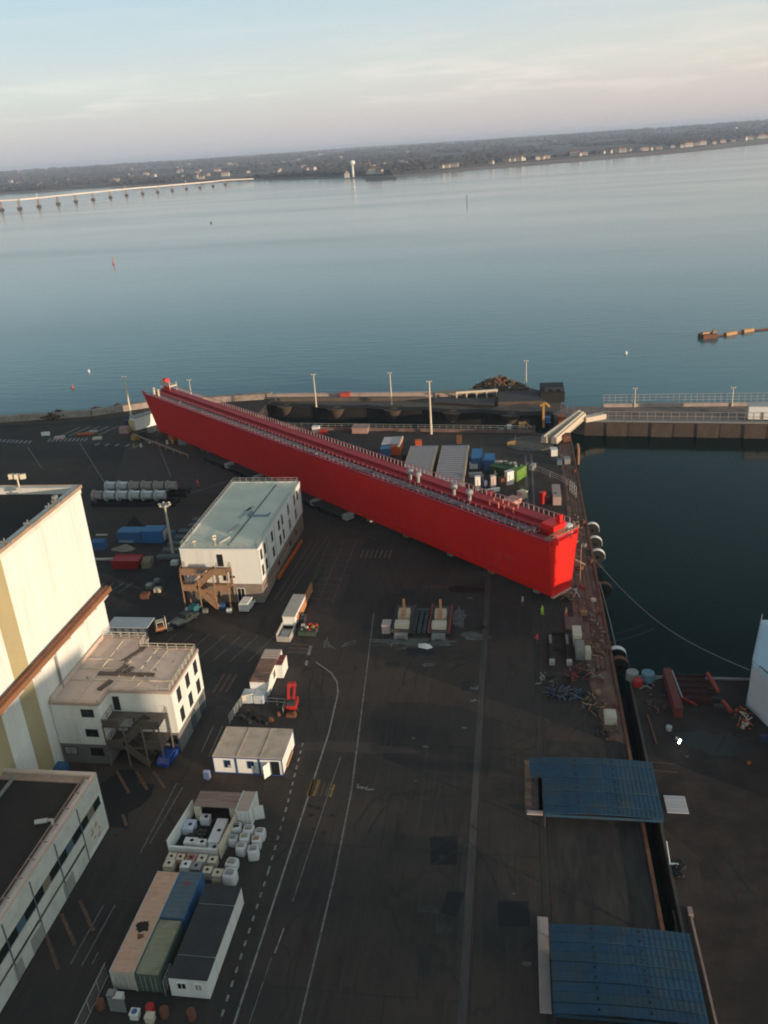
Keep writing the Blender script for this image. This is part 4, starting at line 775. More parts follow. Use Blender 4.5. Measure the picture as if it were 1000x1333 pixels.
# walkway: grating and pipe rack on the camera-side deck
m2 = MB(); m2.box(1, 148, 1.15, 3.6, 12.02, 12.12); m2.build('deck_grating', mat('grating_purple', (.20, .055, .065), .7, .3, 2, dirt=(.25, .14, .15), dirt_amt=.6, dscale=1.5), HL)
m2 = MB()
for y in (1.5, 1.9, 2.35, 2.9): m2.tube((5, y, 12.9), (147, y, 12.9), .09, n=5)
m2.build('deck_pipe', mat('pipe_grey', (.42, .32, .33), .5, .15, 1), HL)
m2 = MB()
for k in range(96):
    x = 4+k*1.5; m2.beam((x, 1.2, 12.78), (x+.0, 3.5, 12.78), .14, .12); m2.beam((x, 3.4, 12.1), (x, 3.4, 13.6), .09, .09); m2.beam((x, 1.3, 12.1), (x, 1.3, 13.6), .09, .09)
    if k % 2: m2.beam((x, 1.3, 13.0), (x+1.3, 3.3, 13.0), .08, .08)
m2.build('pipe_rack', mat('rack_mauve', (.30, .17, .19), .6, .2, 1), HL)
for k in range(34):
    x = random.uniform(3, 40) if k < 22 else random.uniform(3, 140); m2 = MB(); m2.cbox((x, random.uniform(1.4, 3.2), 13.1), (random.uniform(.3, 1.0), random.uniform(.2, .6), random.uniform(.2, .5)), random.uniform(0, 3)); m2.build('deck_fitting', mat('fitting_dark', (.13, .10, .12), .6, .4, 2), HL)
rail_mesh([(1.5, -3.75), (150, -3.75)], 1.25, 1.15, .075, 13.0, 1).build('guard_rail', mat('rail_pink', (.46, .24, .25), .6, .15, 1), HL)
for px, py in ((529, 618), (541, 621), (588, 637), (606, 645)):
    x, y = at(px, py, 14.6); v = Vector((x-8.0, y-133.5, 0)); lx = v.x*math.cos(ang)+v.y*math.sin(ang)
    m2 = MB(); m2.lathe([(.32, 13.1), (.32, 14.5), (.65, 14.65), (.72, 15.1), (.5, 15.4), (.08, 15.5)], (lx, .35, 0), 14); vo = m2.build('vent_mushroom', mat('vent_grey', (.33, .31, .31), .5, .1, 1), HL, smooth=False)
for px, py in ((634, 659), (655, 665)):
    x, y = at(px, py, 14.6); v = Vector((x-8.0, y-133.5, 0)); lx = v.x*math.cos(ang)+v.y*math.sin(ang)
    m2 = MB(); m2.path([(lx-1.0, .6, 13.9), (lx-1.0, .6, 14.9), (lx+1.2, .6, 14.9), (lx+1.2, .6, 13.9)], .13); m2.path([(lx-1.0, -.6, 14.4), (lx-1.0, -.6, 15.1), (lx+1.2, -.6, 15.1), (lx+1.2, -.6, 14.4)], .1); m2.build('hatch_frame', mat('frame_salmon', (.75, .22, .14), .5, .1, 1), HL)
for lx in (146, 143.2):
    m2 = MB(); m2.lathe([(.3, 13.0), (.3, 14.6), (.5, 14.9), (.1, 15.1)], (lx, 2.6, 0), 10); m2.build('bollard_vent', CREAM, HL)
LAT = mat('lattice_tan', (.34, .24, .16), .7, .2, 1)
m2 = MB()
for k in range(9):
    y = -3.8+k*.95; m2.beam((-.35, y, 13.05), (.7, y, 13.05), .1, .12)
for x in (-.3, .15, .7): m2.beam((x, -4.1, 13.1), (x, 3.9, 13.1), .1, .12)
for k in range(9): m2.beam((-.3, -3.8+k*.95, 13.1), (-.3, -3.8+k*.95, 14.1), .06, .06)
m2.beam((-.3, -3.8, 14.1), (-.3, 3.8, 14.1), .06, .06); m2.build('end_platform', LAT, HL)
m2 = MB(); m2.lathe([(.9, 12.0), (.9, 13.1), (.6, 13.5), (.1, 13.6)], (1.2, -2.9, 0), 14); m2.build('white_tank', mat('tank_palewhite', (.65, .68, .74), .5, .05, 1), HL)
m2 = MB(); m2.box(144, 150.0, -3.9, -1.5, 14.6, 14.9)
for x in (144.2, 149.8): 
    for y in (-3.8, -1.6): m2.beam((x, y, 13), (x, y, 15.8), .12, .12)
m2.beam((144.2, -1.6, 15.8), (149.8, -1.6, 15.8), .12, .12); m2.box(144.2, 149.8, -1.62, -1.56, 14.9, 15.7); m2.build('far_platform', CREAM, HL)
m2 = MB(); m2.poly([(150.2, 4.0, 12.6), (151.4, 3.9, 13.2), (150.2, 3.3, 12.6), (150.2, 4.0, 13.1), (151.3, 3.9, 13.8), (150.2, 3.3, 13.1)], [(0, 2, 1), (3, 4, 5), (0, 1, 4, 3), (1, 2, 5, 4), (2, 0, 3, 5)]); m2.build('far_tip', RED, HL)
MB().box(148.5, 150.2, -3.9, -2.6, 13.0, 16.0).build('far_post', RED, HL)
m2 = MB()
for k in range(5): m2.beam((-1.2, -3.6, 4+k*1.2), (-.4, -3.6, 4+k*1.2), .08, .08)
m2.beam((-1.2, -3.6, 2.5), (-1.2, -3.6, 10), .1, .1); m2.beam((-1.6, -4.4, 6), (-.3, -3.2, 7), .2, .2); m2.build('side_ladder', LAT, HL)
# self-propelled transporters under the hull
DG = mat('transporter_green', (.012, .028, .026), .6, .3, 1)
def transporter():
    t = T('transporter', 'x', 'transporter', (0, 0, 0), 0, 'low transporters carrying the red hull')
    m2 = MB(); m2.box(-5.6, 5.6, -1.2, 1.2, 1.05, 1.7); m2.build('deck', DG, t, bevel=.06)
    m2 = MB()
    for k in range(8): m2.box(-5.2+k*1.4, -4.6+k*1.4, -1.26, 1.26, 1.15, 1.5)
    m2.build('rib', mat('rib_grey', (.045, .065, .06), .6, .2, 1), t)
    for k in range(8):
        for s in (-1, 1):
            wo = MB().tube((-4.9+k*1.4, s*.55, .42), (-4.9+k*1.4, s*1.15, .42), .42, n=12).build('wheel', BLACK, t)
    MB().box(5.6, 7.2, -1.1, 1.1, .6, 1.75).build('power_pack', mat('pack_grey', (.30, .33, .32), .6, .2, 1), t, bevel=.08)
    return t
tp = transporter(); first = True
for k, lx in enumerate((30, 62, 74, 86, 98, 112)):
    for ly, side in ((3.6, 'camera side'), (-1.4, 'far side')):
        if k == 0 and ly > 0: continue
        p = Vector((8.0, 133.5, 0))+Vector((lx*math.cos(ang)-ly*math.sin(ang), lx*math.sin(ang)+ly*math.cos(ang), 0))
        o = tp if first else copy_tree(tp); first = False
        o.location = p; o.rotation_euler = (0, 0, ang+math.pi)
        o['label'] = 'dark green low transporter on many wheels under the camera side of the red hull' if ly > 0 else 'dark green low transporter hidden under the middle of the red hull'
for k in range(13):   # timber blocks and stands carrying both ends of the hull
    lx = (5, 16, 27, 40, 52)[k % 5] if k < 5 else 118+(k-5)*3.6
    p = Vector((8.0, 133.5, 0))+Vector((lx*math.cos(ang)+.3*math.sin(ang), lx*math.sin(ang)-.3*math.cos(ang), 0))
    m2 = MB(); m2.cbox((0, 0, .5), (1.2, 2.4, 1.0)); m2.cbox((0, 0, 1.3), (.8, 2.0, .66)); m2.cbox((0, 1.1, .8), (.2, .2, 1.6))
    kb = tag(m2.build('keel_block', WOOD if k % 2 else CONC, loc=p), 'keel block in the row holding up the red hull section', 'keel block', 'keel blocks under the red hull')
    kb.rotation_euler = (0, 0, ang)
# ================================================================ LIGHT MASTS
def mast(px, py, pyt, r, label, heads=2, lean=0):
    x, y = at(px, py, 0); h = hz(x, y, pyt)
    t = T('light_mast', label, 'light mast', (x, y, 0), 0)
    MB().tube((0, 0, 0), (0, 0, h), r, r*.55, n=10).build('pole', CREAM if r > .15 else WHITE, t)
    m2 = MB()
    if heads > 2: m2.lathe([(.9, h-.6), (1.1, h-.3), (1.1, h-.1), (.3, h)], n=12)
    else: m2.beam((-.6, 0, h), (.6, 0, h), .12, .12)
    m2.build('head_frame', STEEL, t)
    for k in range(heads):
        a = 2*math.pi*k/heads; rr = 1.1 if heads > 2 else .5; c = (math.cos(a)*rr, math.sin(a)*rr, h-.1)
        MB().cbox(c, (.4, .32, .3), a).build('floodlight', CREAM, t)
    return t
mast(172, 548, 490, .38, 'cream light mast at far left beside the far end of the red hull', 2)
mast(226, 724, 656, .36, 'blue-footed light mast with a round lamp crown beside the pale green roof', 6)
mast(412, 530, 487, .26, 'thin light mast on the lock pier, left of the other thin one', 2); mast(510, 527, 485, .26, 'thin light mast on the lock pier above the middle of the hull', 2)
mast(561.5, 565, 496, .36, 'stout cream light mast on the near edge of the lock basin', 2); mast(685, 507, 469, .22, 'thin white mast beside the rubble heap', 2)
mast(826, 530, 505, .2, 'short mast on the right-hand jetty, left of the white cabin', 2); mast(952.5, 529, 504, .2, 'short mast on the right-hand jetty just left above the white cabin', 2)
mast(250, 520, 494, .16, 'thin short mast rising behind the far end of the red hull', 2)
# ================================================================ CONTAINERS AND CABINS
def container(x0, x1, y0, y1, h, side, roof, label, z=0, door=True, rz=0, name='container', doorm=None, group=None, frame=None):
    cx, cy = (x0+x1)/2, (y0+y1)/2; t = T(name, label, 'container', (cx, cy, z), rz, group); a, b_ = (x1-x0)/2, (y1-y0)/2
    mb = MB(); n = max(6, int(b_*2/.28)); 
    for s in (-1, 1):
        pts = []
        for k in range(n*2+1):
            y = -b_+.1+(2*b_-.2)*k/(n*2); pts.append((s*(a-.06 if (k//2) % 2 else a-.015), y))
        for p, q in zip(pts[:-1], pts[1:]): mb.poly([(p[0], p[1], .15), (q[0], q[1], .15), (q[0], q[1], h-.12), (p[0], p[1], h-.12)], [(0, 1, 2, 3)])
    mb.box(-a+.07, a-.07, -b_+.05, b_-.05, .12, h-.1); mb.build('body', side, t)
    m2 = MB(); nr = max(4, int(b_*2/.6))
    m2.box(-a+.02, a-.02, -b_+.03, b_-.03, h-.12, h-.04)
    for k in range(nr): yy = -b_+.3+(2*b_-.6)*k/max(1, nr-1); m2.box(-a+.15, a-.15, yy-.12, yy+.12, h-.04, h-.01)
    m2.build('roof', roof, t)
    m2 = MB()
    for sx in (-1, 1):
        for sy in (-1, 1): m2.box(min(sx*a, sx*(a-.14)), max(sx*a, sx*(a-.14)), min(sy*b_, sy*(b_-.14)), max(sy*b_, sy*(b_-.14)), 0, h)
        m2.box(min(sx*a, sx*(a-.09)), max(sx*a, sx*(a-.09)), -b_+.14, b_-.14, h-.13, h+.01); m2.box(min(sx*a, sx*(a-.09)), max(sx*a, sx*(a-.09)), -b_+.14, b_-.14, 0, .15)
    m2.build('frame', frame or side, t)
    if door:
        for s in (-1, 1):
            m2 = MB(); m2.box(min(s*.03, s*(a-.15)), max(s*.03, s*(a-.15)), -b_-.02, -b_+.05, .2, h-.2); d = m2.build('door', doorm or side, t)
            m2 = MB(); m2.tube((s*.3, -b_-.06, .25), (s*.3, -b_-.06, h-.25), .03); m2.tube((s*.75, -b_-.06, .25), (s*.75, -b_-.06, h-.25), .03); m2.build('locking_bar', GALV, d)
    return t
ORW = mat('pale_end_white', (.55, .50, .45), .7, .1, .8, dirt=(.35, .2, .13), dirt_amt=.5, dscale=1.2)
t = container(-39.3, -36.75, 54.0, 66.6, 2.6, ORW, TANR, 'long salmon-roofed container with a dark burnt spot, leftmost of the row', doorm=ORW)
m2 = MB(); rd = random.Random(4); pts = [(1.3*math.cos(a*.35)*(1+rd.uniform(-.4, .3))*.55, 1.0*math.sin(a*.35)*(1+rd.uniform(-.3, .3))*.75) for a in range(18)]
m2.sheet([(p[0]+.05, p[1]-1.0, 2.612) for p in pts]); m2.build('burn_mark', mat('soot', (.02, .013, .01), .9, .4, 2), t)
m2 = MB(); m2.sheet([(.1, -2.6, 2.611), (.6, -2.3, 2.611), (.5, -1.9, 2.611), (-.2, -1.9, 2.611)]); m2.build('rust_mark', RUST, t)
for k in range(4): tag(MB().cbox((0, 0, .35), (.8, .7, .7)).cbox((0, 0, .74), (.9, .8, .08)).build('crate', (WHITE, STEEL, WHITE, CREAM)[k], loc=((-38.2, -39.0, -35.9, -34.3)[k], (52.9, 53.1, 51.4, 51.2)[k], 0)), ('pale crate under the end of the salmon-roofed container', 'grey crate beside the fence under the salmon-roofed container', 'white box with a blue spot near the bottom edge of the picture', 'cream box right of the blue-spotted box at the bottom edge')[k], 'crate')
m2 = MB(); m2.lathe([(.28, 1.12), (.28, 1.16), (.02, 1.17)], (0, 0, -.32), 14); bpy.data.objects  # spot
o = m2.build('blue_lid', BLUE, [q for q in bpy.data.objects if q.get('label', '').startswith('white box with a blue')][0])
container(-36.65, -34.1, 60.6, 66.8, 2.6, BLUE, TEAL, 'blue container with steel blue roof and a red mark, second in the row', door=True)
t2 = [q for q in bpy.data.objects if q.get('label', '').startswith('blue container with steel')][0]
m2 = MB(); m2.sheet([(-.25, 1.2, 2.615), (.25, 1.1, 2.615), (.35, 1.5, 2.615), (0, 1.75, 2.615), (-.3, 1.6, 2.615)]); m2.build('red_mark', mat('faded_red', (.25, .05, .08), .8, .3, 3), t2)
container(-36.65, -34.15, 54.0, 60.35, 2.6, mat('green_container', (.07, .11, .085), .7, .2, .6, dirt=(.1, .08, .05), dirt_amt=.4), KHAKI, 'khaki-roofed green container in front of the blue one', door=True)
# dark cabin row
DCAB = mat('cabin_dark_roof', (.035, .035, .040), .85, .2, .5)
for k, (y0, y1) in enumerate(((53.8, 56.35), (56.45, 62.6), (62.7, 65.2))):
    a = T('dark_roofed_cabin', ('nearest of the three joined dark-roofed white cabins, with windows in its end', 'long middle white cabin with dark roof between two shorter ones', 'farthest of the three joined dark-roofed cabins, next to the white tanks')[k], 'cabin', (-31.2, (y0+y1)/2, 0), 0)
    hb = (y1-y0)/2; MB().box(-1.95, 1.95, -hb, hb, .15, 2.55).build('wall', CLAD, a); MB().box(-2.0, 2.0, -hb+.03, hb-.03, 2.55, 2.66).build('roof', DCAB, a)
    MB().box(-2.02, -1.95, -hb, hb, 2.2, 2.5).build('side_trim', DSTEEL, a)
    m2 = MB(); [m2.box(1.95, 1.98, -hb+j*1.5, -hb+j*1.5+.05, .2, 2.5) for j in range(1, int(hb*2/1.5)+1)]; m2.build('panel_seam', MATS['seam_grey'], a) if m2.v else None
    if k == 0:
        window(a, 'y', -hb, -.7, 1.2, 1.0, .9, GLASS, WHITE, -1); window(a, 'y', -hb, 1.0, 1.2, .8, .9, MATS['pale_blind'], WHITE, -1)
    rail_mesh([(-2.6, -hb), (-2.6, -hb+2.0)], 2, .6, .04, 0, 4).build('ladder', GALV, a) if k == 0 else None
# three blue-framed cabins
c3 = T('triple_site_cabin', 'three joined white site cabins with blue frames and tan roofs', 'cabin', (-39.4, 85.7, 0))
for k in range(3):
    x0, x1 = k*3.17, k*3.17+3.12
    MB().box(x0+.05, x1-.05, .05, 6.15, .2, 2.7).build('cabin_wall', CLAD, c3)
    m2 = MB(); m2.box(x0, x1, 0, 6.2, 2.7, 2.82); m2.box(x0+.1, x0+.25, .2, 6, 2.82, 2.87); m2.build('cabin_roof', mat('cabin_tan_roof', (.54, .43, .34), .8, .12, .6, dirt=(.22, .17, .14), dirt_amt=.5, dscale=.5), c3)
    m2 = MB(); fr = mat('frame_blue', (.03, .08, .24), .5, .1, 1)
    for x in (x0, x1-.1):
        m2.box(x, x+.1, -.02, .08, 0, 2.7); MB().box(x, x+.1, 6.12, 6.22, 0, 2.7).build('corner_post', fr, c3)
    m2.box(x0, x1, -.03, .05, 2.55, 2.72); m2.box(x0, x1, -.03, .05, .05, .2); m2.build('cabin_frame', fr, c3)
m2 = MB(); m2.box(9.4, 9.47, 0, 6.2, 2.55, 2.75); m2.build('side_frame', fr, c3)
for k in range(2):
    window(c3, 'y', .05, 1.95+k*3.17, 1.0, .9, 1.2, GLASS, fr, -1)
m2 = MB(); m2.box(7.9, 9.0, -.05, .06, .2, 2.3); dr = m2.build('door_opening', GLASS, c3); m2 = MB(); m2.cbox((7.4, -.55, 1.25), (.06, 1.05, 2.0), -.6); m2.build('open_door', WHITE, c3)
m2 = MB(); m2.box(2.0, 2.4, -.1, .0, 1.1, 1.5); m2.box(5.2, 5.6, -.1, 0, 1.1, 1.5); m2.build('air_unit', GALV, c3)
m2 = MB(); m2.box(9.5, 9.6, 1.5, 4.6, .2, .6); m2.build('side_bench', WOOD, c3)
tag(MB().cbox((0, 0, .9), (.8, .5, 1.1)).cbox((0, 0, .2), (.2, .2, .4)).build('notice_board', mat('board_blue', (.45, .5, .75), .5, .1, 1), loc=(-39.9, 84.3, 0)), 'small pale blue board standing at the left corner of the blue-framed cabins', 'board')
# long white unit north of it
lc = T('welfare_unit', 'long white unit with rusty ribbed roof and two red roof boxes', 'cabin', (-39.3, 102.8, 0))
MB().box(0, 2.7, 0, 8.9, .2, 2.6).build('wall', CLAD, lc)
m2 = MB(); m2.box(-.03, 2.73, -.03, 6.2, 2.6, 2.68)
for k in range(11): m2.box(.05, 2.65, .2+k*.56, .36+k*.56, 2.68, 2.74)
m2.build('roof', mat('ribbed_roof', (.24, .13, .09), .8, .25, 1.2, dirt=(.35, .28, .24), dirt_amt=.5, dscale=1), lc)
m2 = MB(); m2.box(-.03, 2.73, 6.3, 8.93, 2.6, 2.7)
for k in range(4): m2.box(.05, 2.65, 6.5+k*.62, 6.66+k*.62, 2.7, 2.76)
m2.build('front_roof', ROOFP, lc)
m2 = MB(); m2.box(2.72, 3.8, 4.7, 7.6, .2, 2.5); m2.build('side_cabinet', CLAD, lc)
for k in range(2): MB().box(2.78, 3.74, 4.8+k*1.45, 6.1+k*1.45, 2.5, 2.58).build('red_lid', mat('lid_red', (.22, .04, .03), .7, .2, 1), lc)
for k in range(4): m2 = MB(); m2.box(2.7, 2.74, .4+k*1.05, 1.3+k*1.05, .4, 2.3); m2.build('side_panel', WHITE, lc)
MB().box(2.7, 2.76, 3.2, 4.3, 1.0, 2.1).build('window', GLASS, lc)
tk = T('twin_tank', 'pale blue-grey twin-lid tank at the near end of the rusty-roofed unit', 'tank', (-40.2, 100.8, 0))
for k in range(2): MB().box(k*1.75, k*1.75+1.7, 0, 1.9, .1, 1.5).build('tank_half', mat('tank_bluegrey', (.50, .54, .58), .5, .08, 1), tk, bevel=.12)
# pit with fence
ft = T('pit_fence', 'galvanised fence round the dark pit behind the blue-framed cabins', 'fence', (-40.6, 96, 0))
rail_mesh([(3.0, 5.0), (7.2, 4.8), (7.3, 2.7)], 1.2, 1.4, .05, 0, 2).build('rail_panel', GALV, ft); rail_mesh([(0, 0), (.6, 5.0)], 1.5, 1.0, .05, 0, 4).build('rail_panel', GALV, ft)
MB().beam((.6, 4.6, 1.2), (2.2, 5.3, 1.2), .08, .9).build('sign_panel', CREAM, ft)
strip('pit_floor', [(-40.4, 95.9), (-33.3, 95.9), (-33.4, 100.6), (-39.8, 100.6)], .01, DSLAB)
for k, (x, y, s) in enumerate(((-37.4, 97.6, .9), (-36.2, 96.7, .6), (-38.6, 98.6, .5), (-34.7, 97, .6), (-35.2, 96.2, .5), (-37.8, 96.4, .5), (-39.2, 97.4, .7), (-33.9, 98.3, .4))):
    m2 = MB(); m2.cbox((0, 0, .25), (s*.9, s*.6, .45), k); m2.tube((-s*.3, 0, .55), (s*.3, 0, .55), .18); m2.cbox((s*.5, .1, .2), (.2, .2, .4)); tag(m2.build('pump', (BLACK, DSTEEL, DSTEEL, RUST)[k % 4], loc=(x, y, 0.01)), ('black pump in the middle of the fenced pit', 'dark grey pump right of the black pump in the pit', 'dark grey pump at the back of the pit', 'rusty pump at the right end of the pit', 'black pump close behind the cabin roof on the right', 'dark grey pump close behind the cabin roof on the left', 'dark pump by the left pit fence', 'small rusty pump at the right pit fence')[k], 'pump')
# red telehandler
rl = T('boom_lift', 'small bright red boom lift standing right of the pit fence', 'lift', (-32.3, 100.3, 0), .1)
m2 = MB(); m2.box(-.8, .8, -1.2, 1.2, .5, 1.3); m2.build('chassis', SIGNAL, rl, bevel=.1)
for sx in (-1, 1):
    for sy in (-.8, .8): MB().tube((sx*.65, sy, .42), (sx*.95, sy, .42), .42, n=12).build('wheel', BLACK, rl)
m2 = MB(); m2.beam((-.35, -.9, 1.4), (-.45, 1.2, 3.4), .35, .4); m2.beam((.35, -.9, 1.4), (.45, 1.3, 3.2), .3, .35); m2.build('boom', SIGNAL, rl)
m2 = MB(); m2.box(-.55, .6, 1.0, 1.6, 2.8, 3.6); m2.build('basket', mat('basket_red', (.35, .03, .03), .6, .2, 1), rl); m2 = MB(); m2.cbox((0, -.9, 1.6), (1.2, .7, .7)); m2.build('counterweight', DSTEEL, rl)
tag(MB().cbox((0, 0, .3), (1.4, .8, .5)).cbox((.5, 0, .7), (.3, .4, .5)).build('machine_skid', RUST, loc=(-32.0, 98.3, 0)), 'rusty little skid on the ground in front of the red boom lift', 'skid')
# yard with white bags and tanks
sy = T('store_shed', 'open shed with reddish striped roof at the back of the white storage yard', 'shed', (-38.9, 77, 0))
m2 = MB(); m2.box(0, 5.4, 0, 2.6, 2.3, 2.45)
for k in range(18): m2.box(.1+k*.3, .18+k*.3, .05, 2.55, 2.45, 2.5)
m2.build('roof', mat('shed_roof', (.33, .23, .18), .8, .2, 1, dirt=(.22, .07, .05), dirt_amt=.8, dscale=.6, stretch=(.2, 2, 1)), sy); m2 = MB(); m2.box(0, 5.4, 2.5, 2.6, 0, 2.3); m2.box(0, .9, 0, .08, 0, 2.3); m2.box(4.5, 5.4, 0, .08, 0, 2.3); m2.box(0, .08, .08, 2.5, 0, 2.3); m2.box(5.32, 5.4, .08, 2.5, 0, 2.3); m2.build('wall', CREAM, sy)
container(-33.4, -31.6, 76.4, 79.8, 2.6, WHITE, mat('pale_salmon_roof', (.48, .36, .30), .8, .1, 1), 'short white container with salmon roof beside the striped shed roof', doorm=WHITE)
MB().cbox((0, 0, 1.5), (.9, .06, 2.2), .5).build
tag(MB().cbox((0, 0, 1.3), (1.2, .08, 2.0), .35).build('loose_panel', WHITE, loc=(-30.9, 77.6, 0)), 'white door panel leaning at the right side of the short white container', 'panel')
wallrun('yard_screen', 'white left screen wall of the storage yard', [(-40.3, 71.6), (-39.6, 78.4)], 2.0, .1, WHITE, cat='screen')
wallrun('yard_screen', 'white right screen wall of the storage yard', [(-33.9, 71.2), (-33.2, 79.6)], 2.0, .12, CREAM, cat='screen')
wallrun('yard_screen', 'low white front wall of the storage yard behind the crates', [(-40.2, 71.6), (-34.2, 71.5)], 1.2, .25, WHITE, cat='screen')
strip('yard_floor', [(-40.2, 71.8), (-34.0, 71.8), (-33.5, 77), (-39.9, 77)], .01, PATCH)
WB = mat('woven_bag_white', (.66, .65, .66), .8, .08, 2, dirt=(.45, .40, .38), dirt_amt=.5, dscale=2)
def bag(x, y, s, h, label, m=WB, lid=None, grp='white bulk bags and tanks around the storage yard', rz=0):
    s *= random.uniform(.86, 1.02); h *= random.uniform(.82, 1.05); rz += random.uniform(-.16, .16)
    t = T('bulk_bag', label, 'bulk bag', (x, y, 0), rz, grp)
    rings = []
    for k, (f, z) in enumerate(((.92, 0), (1.0, .08), (1.03, .5), (1.0, .9), (.9, 1.0))):
        r = []
        for j in range(16):
            a = 2*math.pi*j/16; q = (abs(math.cos(a))**8+abs(math.sin(a))**8)**-.125; rr = s/2*f*q*(1+random.uniform(-.04, .04)); r.append((rr*math.cos(a), rr*math.sin(a), z*h))
        rings.append(r)
    MB().loft(rings).build('bag', m, t, smooth=True)
    MB().cbox((0, 0, h*.995), (s*.62, s*.56, .08)).build('top_panel', lid or STEEL, t)
    m2 = MB()
    for q in (-1, 1): m2.tube((q*s*.4, -s*.4, h*.9), (q*s*.4, 0, h*1.12), .04); m2.tube((q*s*.4, 0, h*1.12), (q*s*.4, s*.4, h*.9), .04)
    m2.beam((-s*.4, 0, h*1.1), (s*.4, 0, h*1.1), .04, .03); m2.build('lifting_strap', CREAM, t)
    return t
locs = [(-33.0, 73.6, 'grey'), (-31.5, 75.0, 'w'), (-30.0, 74.7, 'w'), (-30.1, 73.5, 'o'), (-31.6, 73.7, 'k'), (-31.6, 72.3, 'w'), (-30.0, 71.8, 'w'), (-33.1, 75.3, 'g')]
nm = ['pale bag tight against the right screen of the storage yard, lower one', 'white bag at the back left of the block right of the yard', 'white bag at the back right corner of the block right of the yard', 'orange-topped bag in the middle of the block right of the yard', 'khaki-topped bag beside the orange-topped one', 'white bag at the front left of the block right of the yard', 'white bag standing out frontmost right of the yard', 'grey bag against the right screen, upper one by the white container']
for (x, y, c), l in zip(locs, nm): bag(x, y, 1.25, 1.35, l, WB, {'w': STEEL, 'o': mat('bag_rust', (.35, .17, .10), .8, .2, 1), 'k': KHAKI, 'g': DSTEEL, 'grey': STEEL}[c], rz=.05)
def crate_thing(x, y, s, h, m, fm, label, grp=None, rz=0, name='ibc_tank', cat='tank'):
    t = T(name, label, cat, (x, y, 0), rz, grp)
    MB().box(-s/2+.06, s/2-.06, -s/2+.06, s/2-.06, .15, h).build('tank_body', m, t, bevel=.08)
    f = MB()
    for sx in (-1, 1):
        for sy_ in (-1, 1): f.cbox((sx*(s/2-.03), sy_*(s/2-.03), h/2), (.06, .06, h))
    for z in (.08, h*.5, h-.05):
        for sg in (-1, 1): f.cbox((0, sg*(s/2-.03), z), (s, .05, .06)); f.cbox((sg*(s/2-.03), 0, z), (.05, s, .06))
    f.build('cage', fm, t); MB().lathe([(.18, h), (.18, h+.07), (.02, h+.08)], n=10).build('cap', BLACK, t); return t
row1 = [(-39.4, 70.3), (-38.3, 70.3), (-37.0, 70.3), (-35.7, 70.3), (-34.4, 70.2)]; row2 = [(-39.2, 69.1), (-37.2, 69.1), (-35.9, 69.0), (-34.4, 68.5), (-33.1, 68.2)]
ordn = ('leftmost', 'second', 'third', 'fourth', 'rightmost')
for k, (x, y) in enumerate(row1): crate_thing(x, y, 1.05, 1.0, (RUST, CREAM, mat('tank_pinkred', (.35, .12, .10), .7, .2, 1), CREAM, CREAM)[k] if k else CREAM, (CREAM, ORANGE, CREAM, WHITE, CREAM)[k], f'{ordn[k]} caged tank in the back row behind the salmon and blue containers', 'caged tanks behind the container row')
for k, (x, y) in enumerate(row2): crate_thing(x, y, 1.15, 1.2, (CREAM, WHITE, STEEL, CREAM, CREAM)[k], (CREAM, WHITE, GALV, STEEL, CREAM)[k], f'{ordn[k]} caged tank in the front row touching the container ends', 'caged tanks behind the container row')
bag(-31.6, 68.0, 1.5, 1.5, 'largest rounded white bag right of the caged tanks'); bag(-32.0, 69.9, 1.3, 1.2, 'rounded white bag standing behind the largest one')
for k, (x, y, a, b_, h, l) in enumerate(((-39.1, 75.4, 1.3, 1.6, .9, 'pale blue-white box at the left inside the storage yard'), (-37.5, 76.7, 1.2, .9, 1.0, 'white box in the mouth of the striped shed'), (-35.1, 74.4, 1.3, 3.8, 1.2, 'long white box along the right screen inside the yard'), (-37.9, 72.7, 1.5, .9, 1.1, 'white box at the front left inside the yard'), (-36.5, 72.4, 1.2, .8, 1.3, 'white box with a dark disc at the front inside the yard'), (-35.0, 72.2, 1.2, .7, .8, 'low cream box at the front right inside the yard'))):
    m2 = MB().box(-a/2, a/2, -b_/2, b_/2, 0, h); m2.box(-a/2-.03, a/2+.03, -b_/2-.03, b_/2+.03, h, h+.07)
    o = m2.build('storage_box', WB if k != 0 else mat('bluewhite', (.55, .57, .68), .6, .1, 1), loc=(x, y, 0.01), bevel=.03); tag(o, l, 'box')
    MB().lathe([(.25, h+.08), (.2, h+.12), (.02, h+.13)], (.15, 0, 0), 12).build('disc', BLACK, o)
o = MB()
for k in range(30): o.ico((random.uniform(-.9, .9), random.uniform(-.8, .8), random.uniform(.1, .5)), .3, .3, .25, .4)
tag(o.build('debris_heap', mat('debris', (.06, .06, .045), .9, .6, 2), loc=(-37.9, 74.4, 0)), 'dark heap of debris in the middle of the storage yard', 'heap')
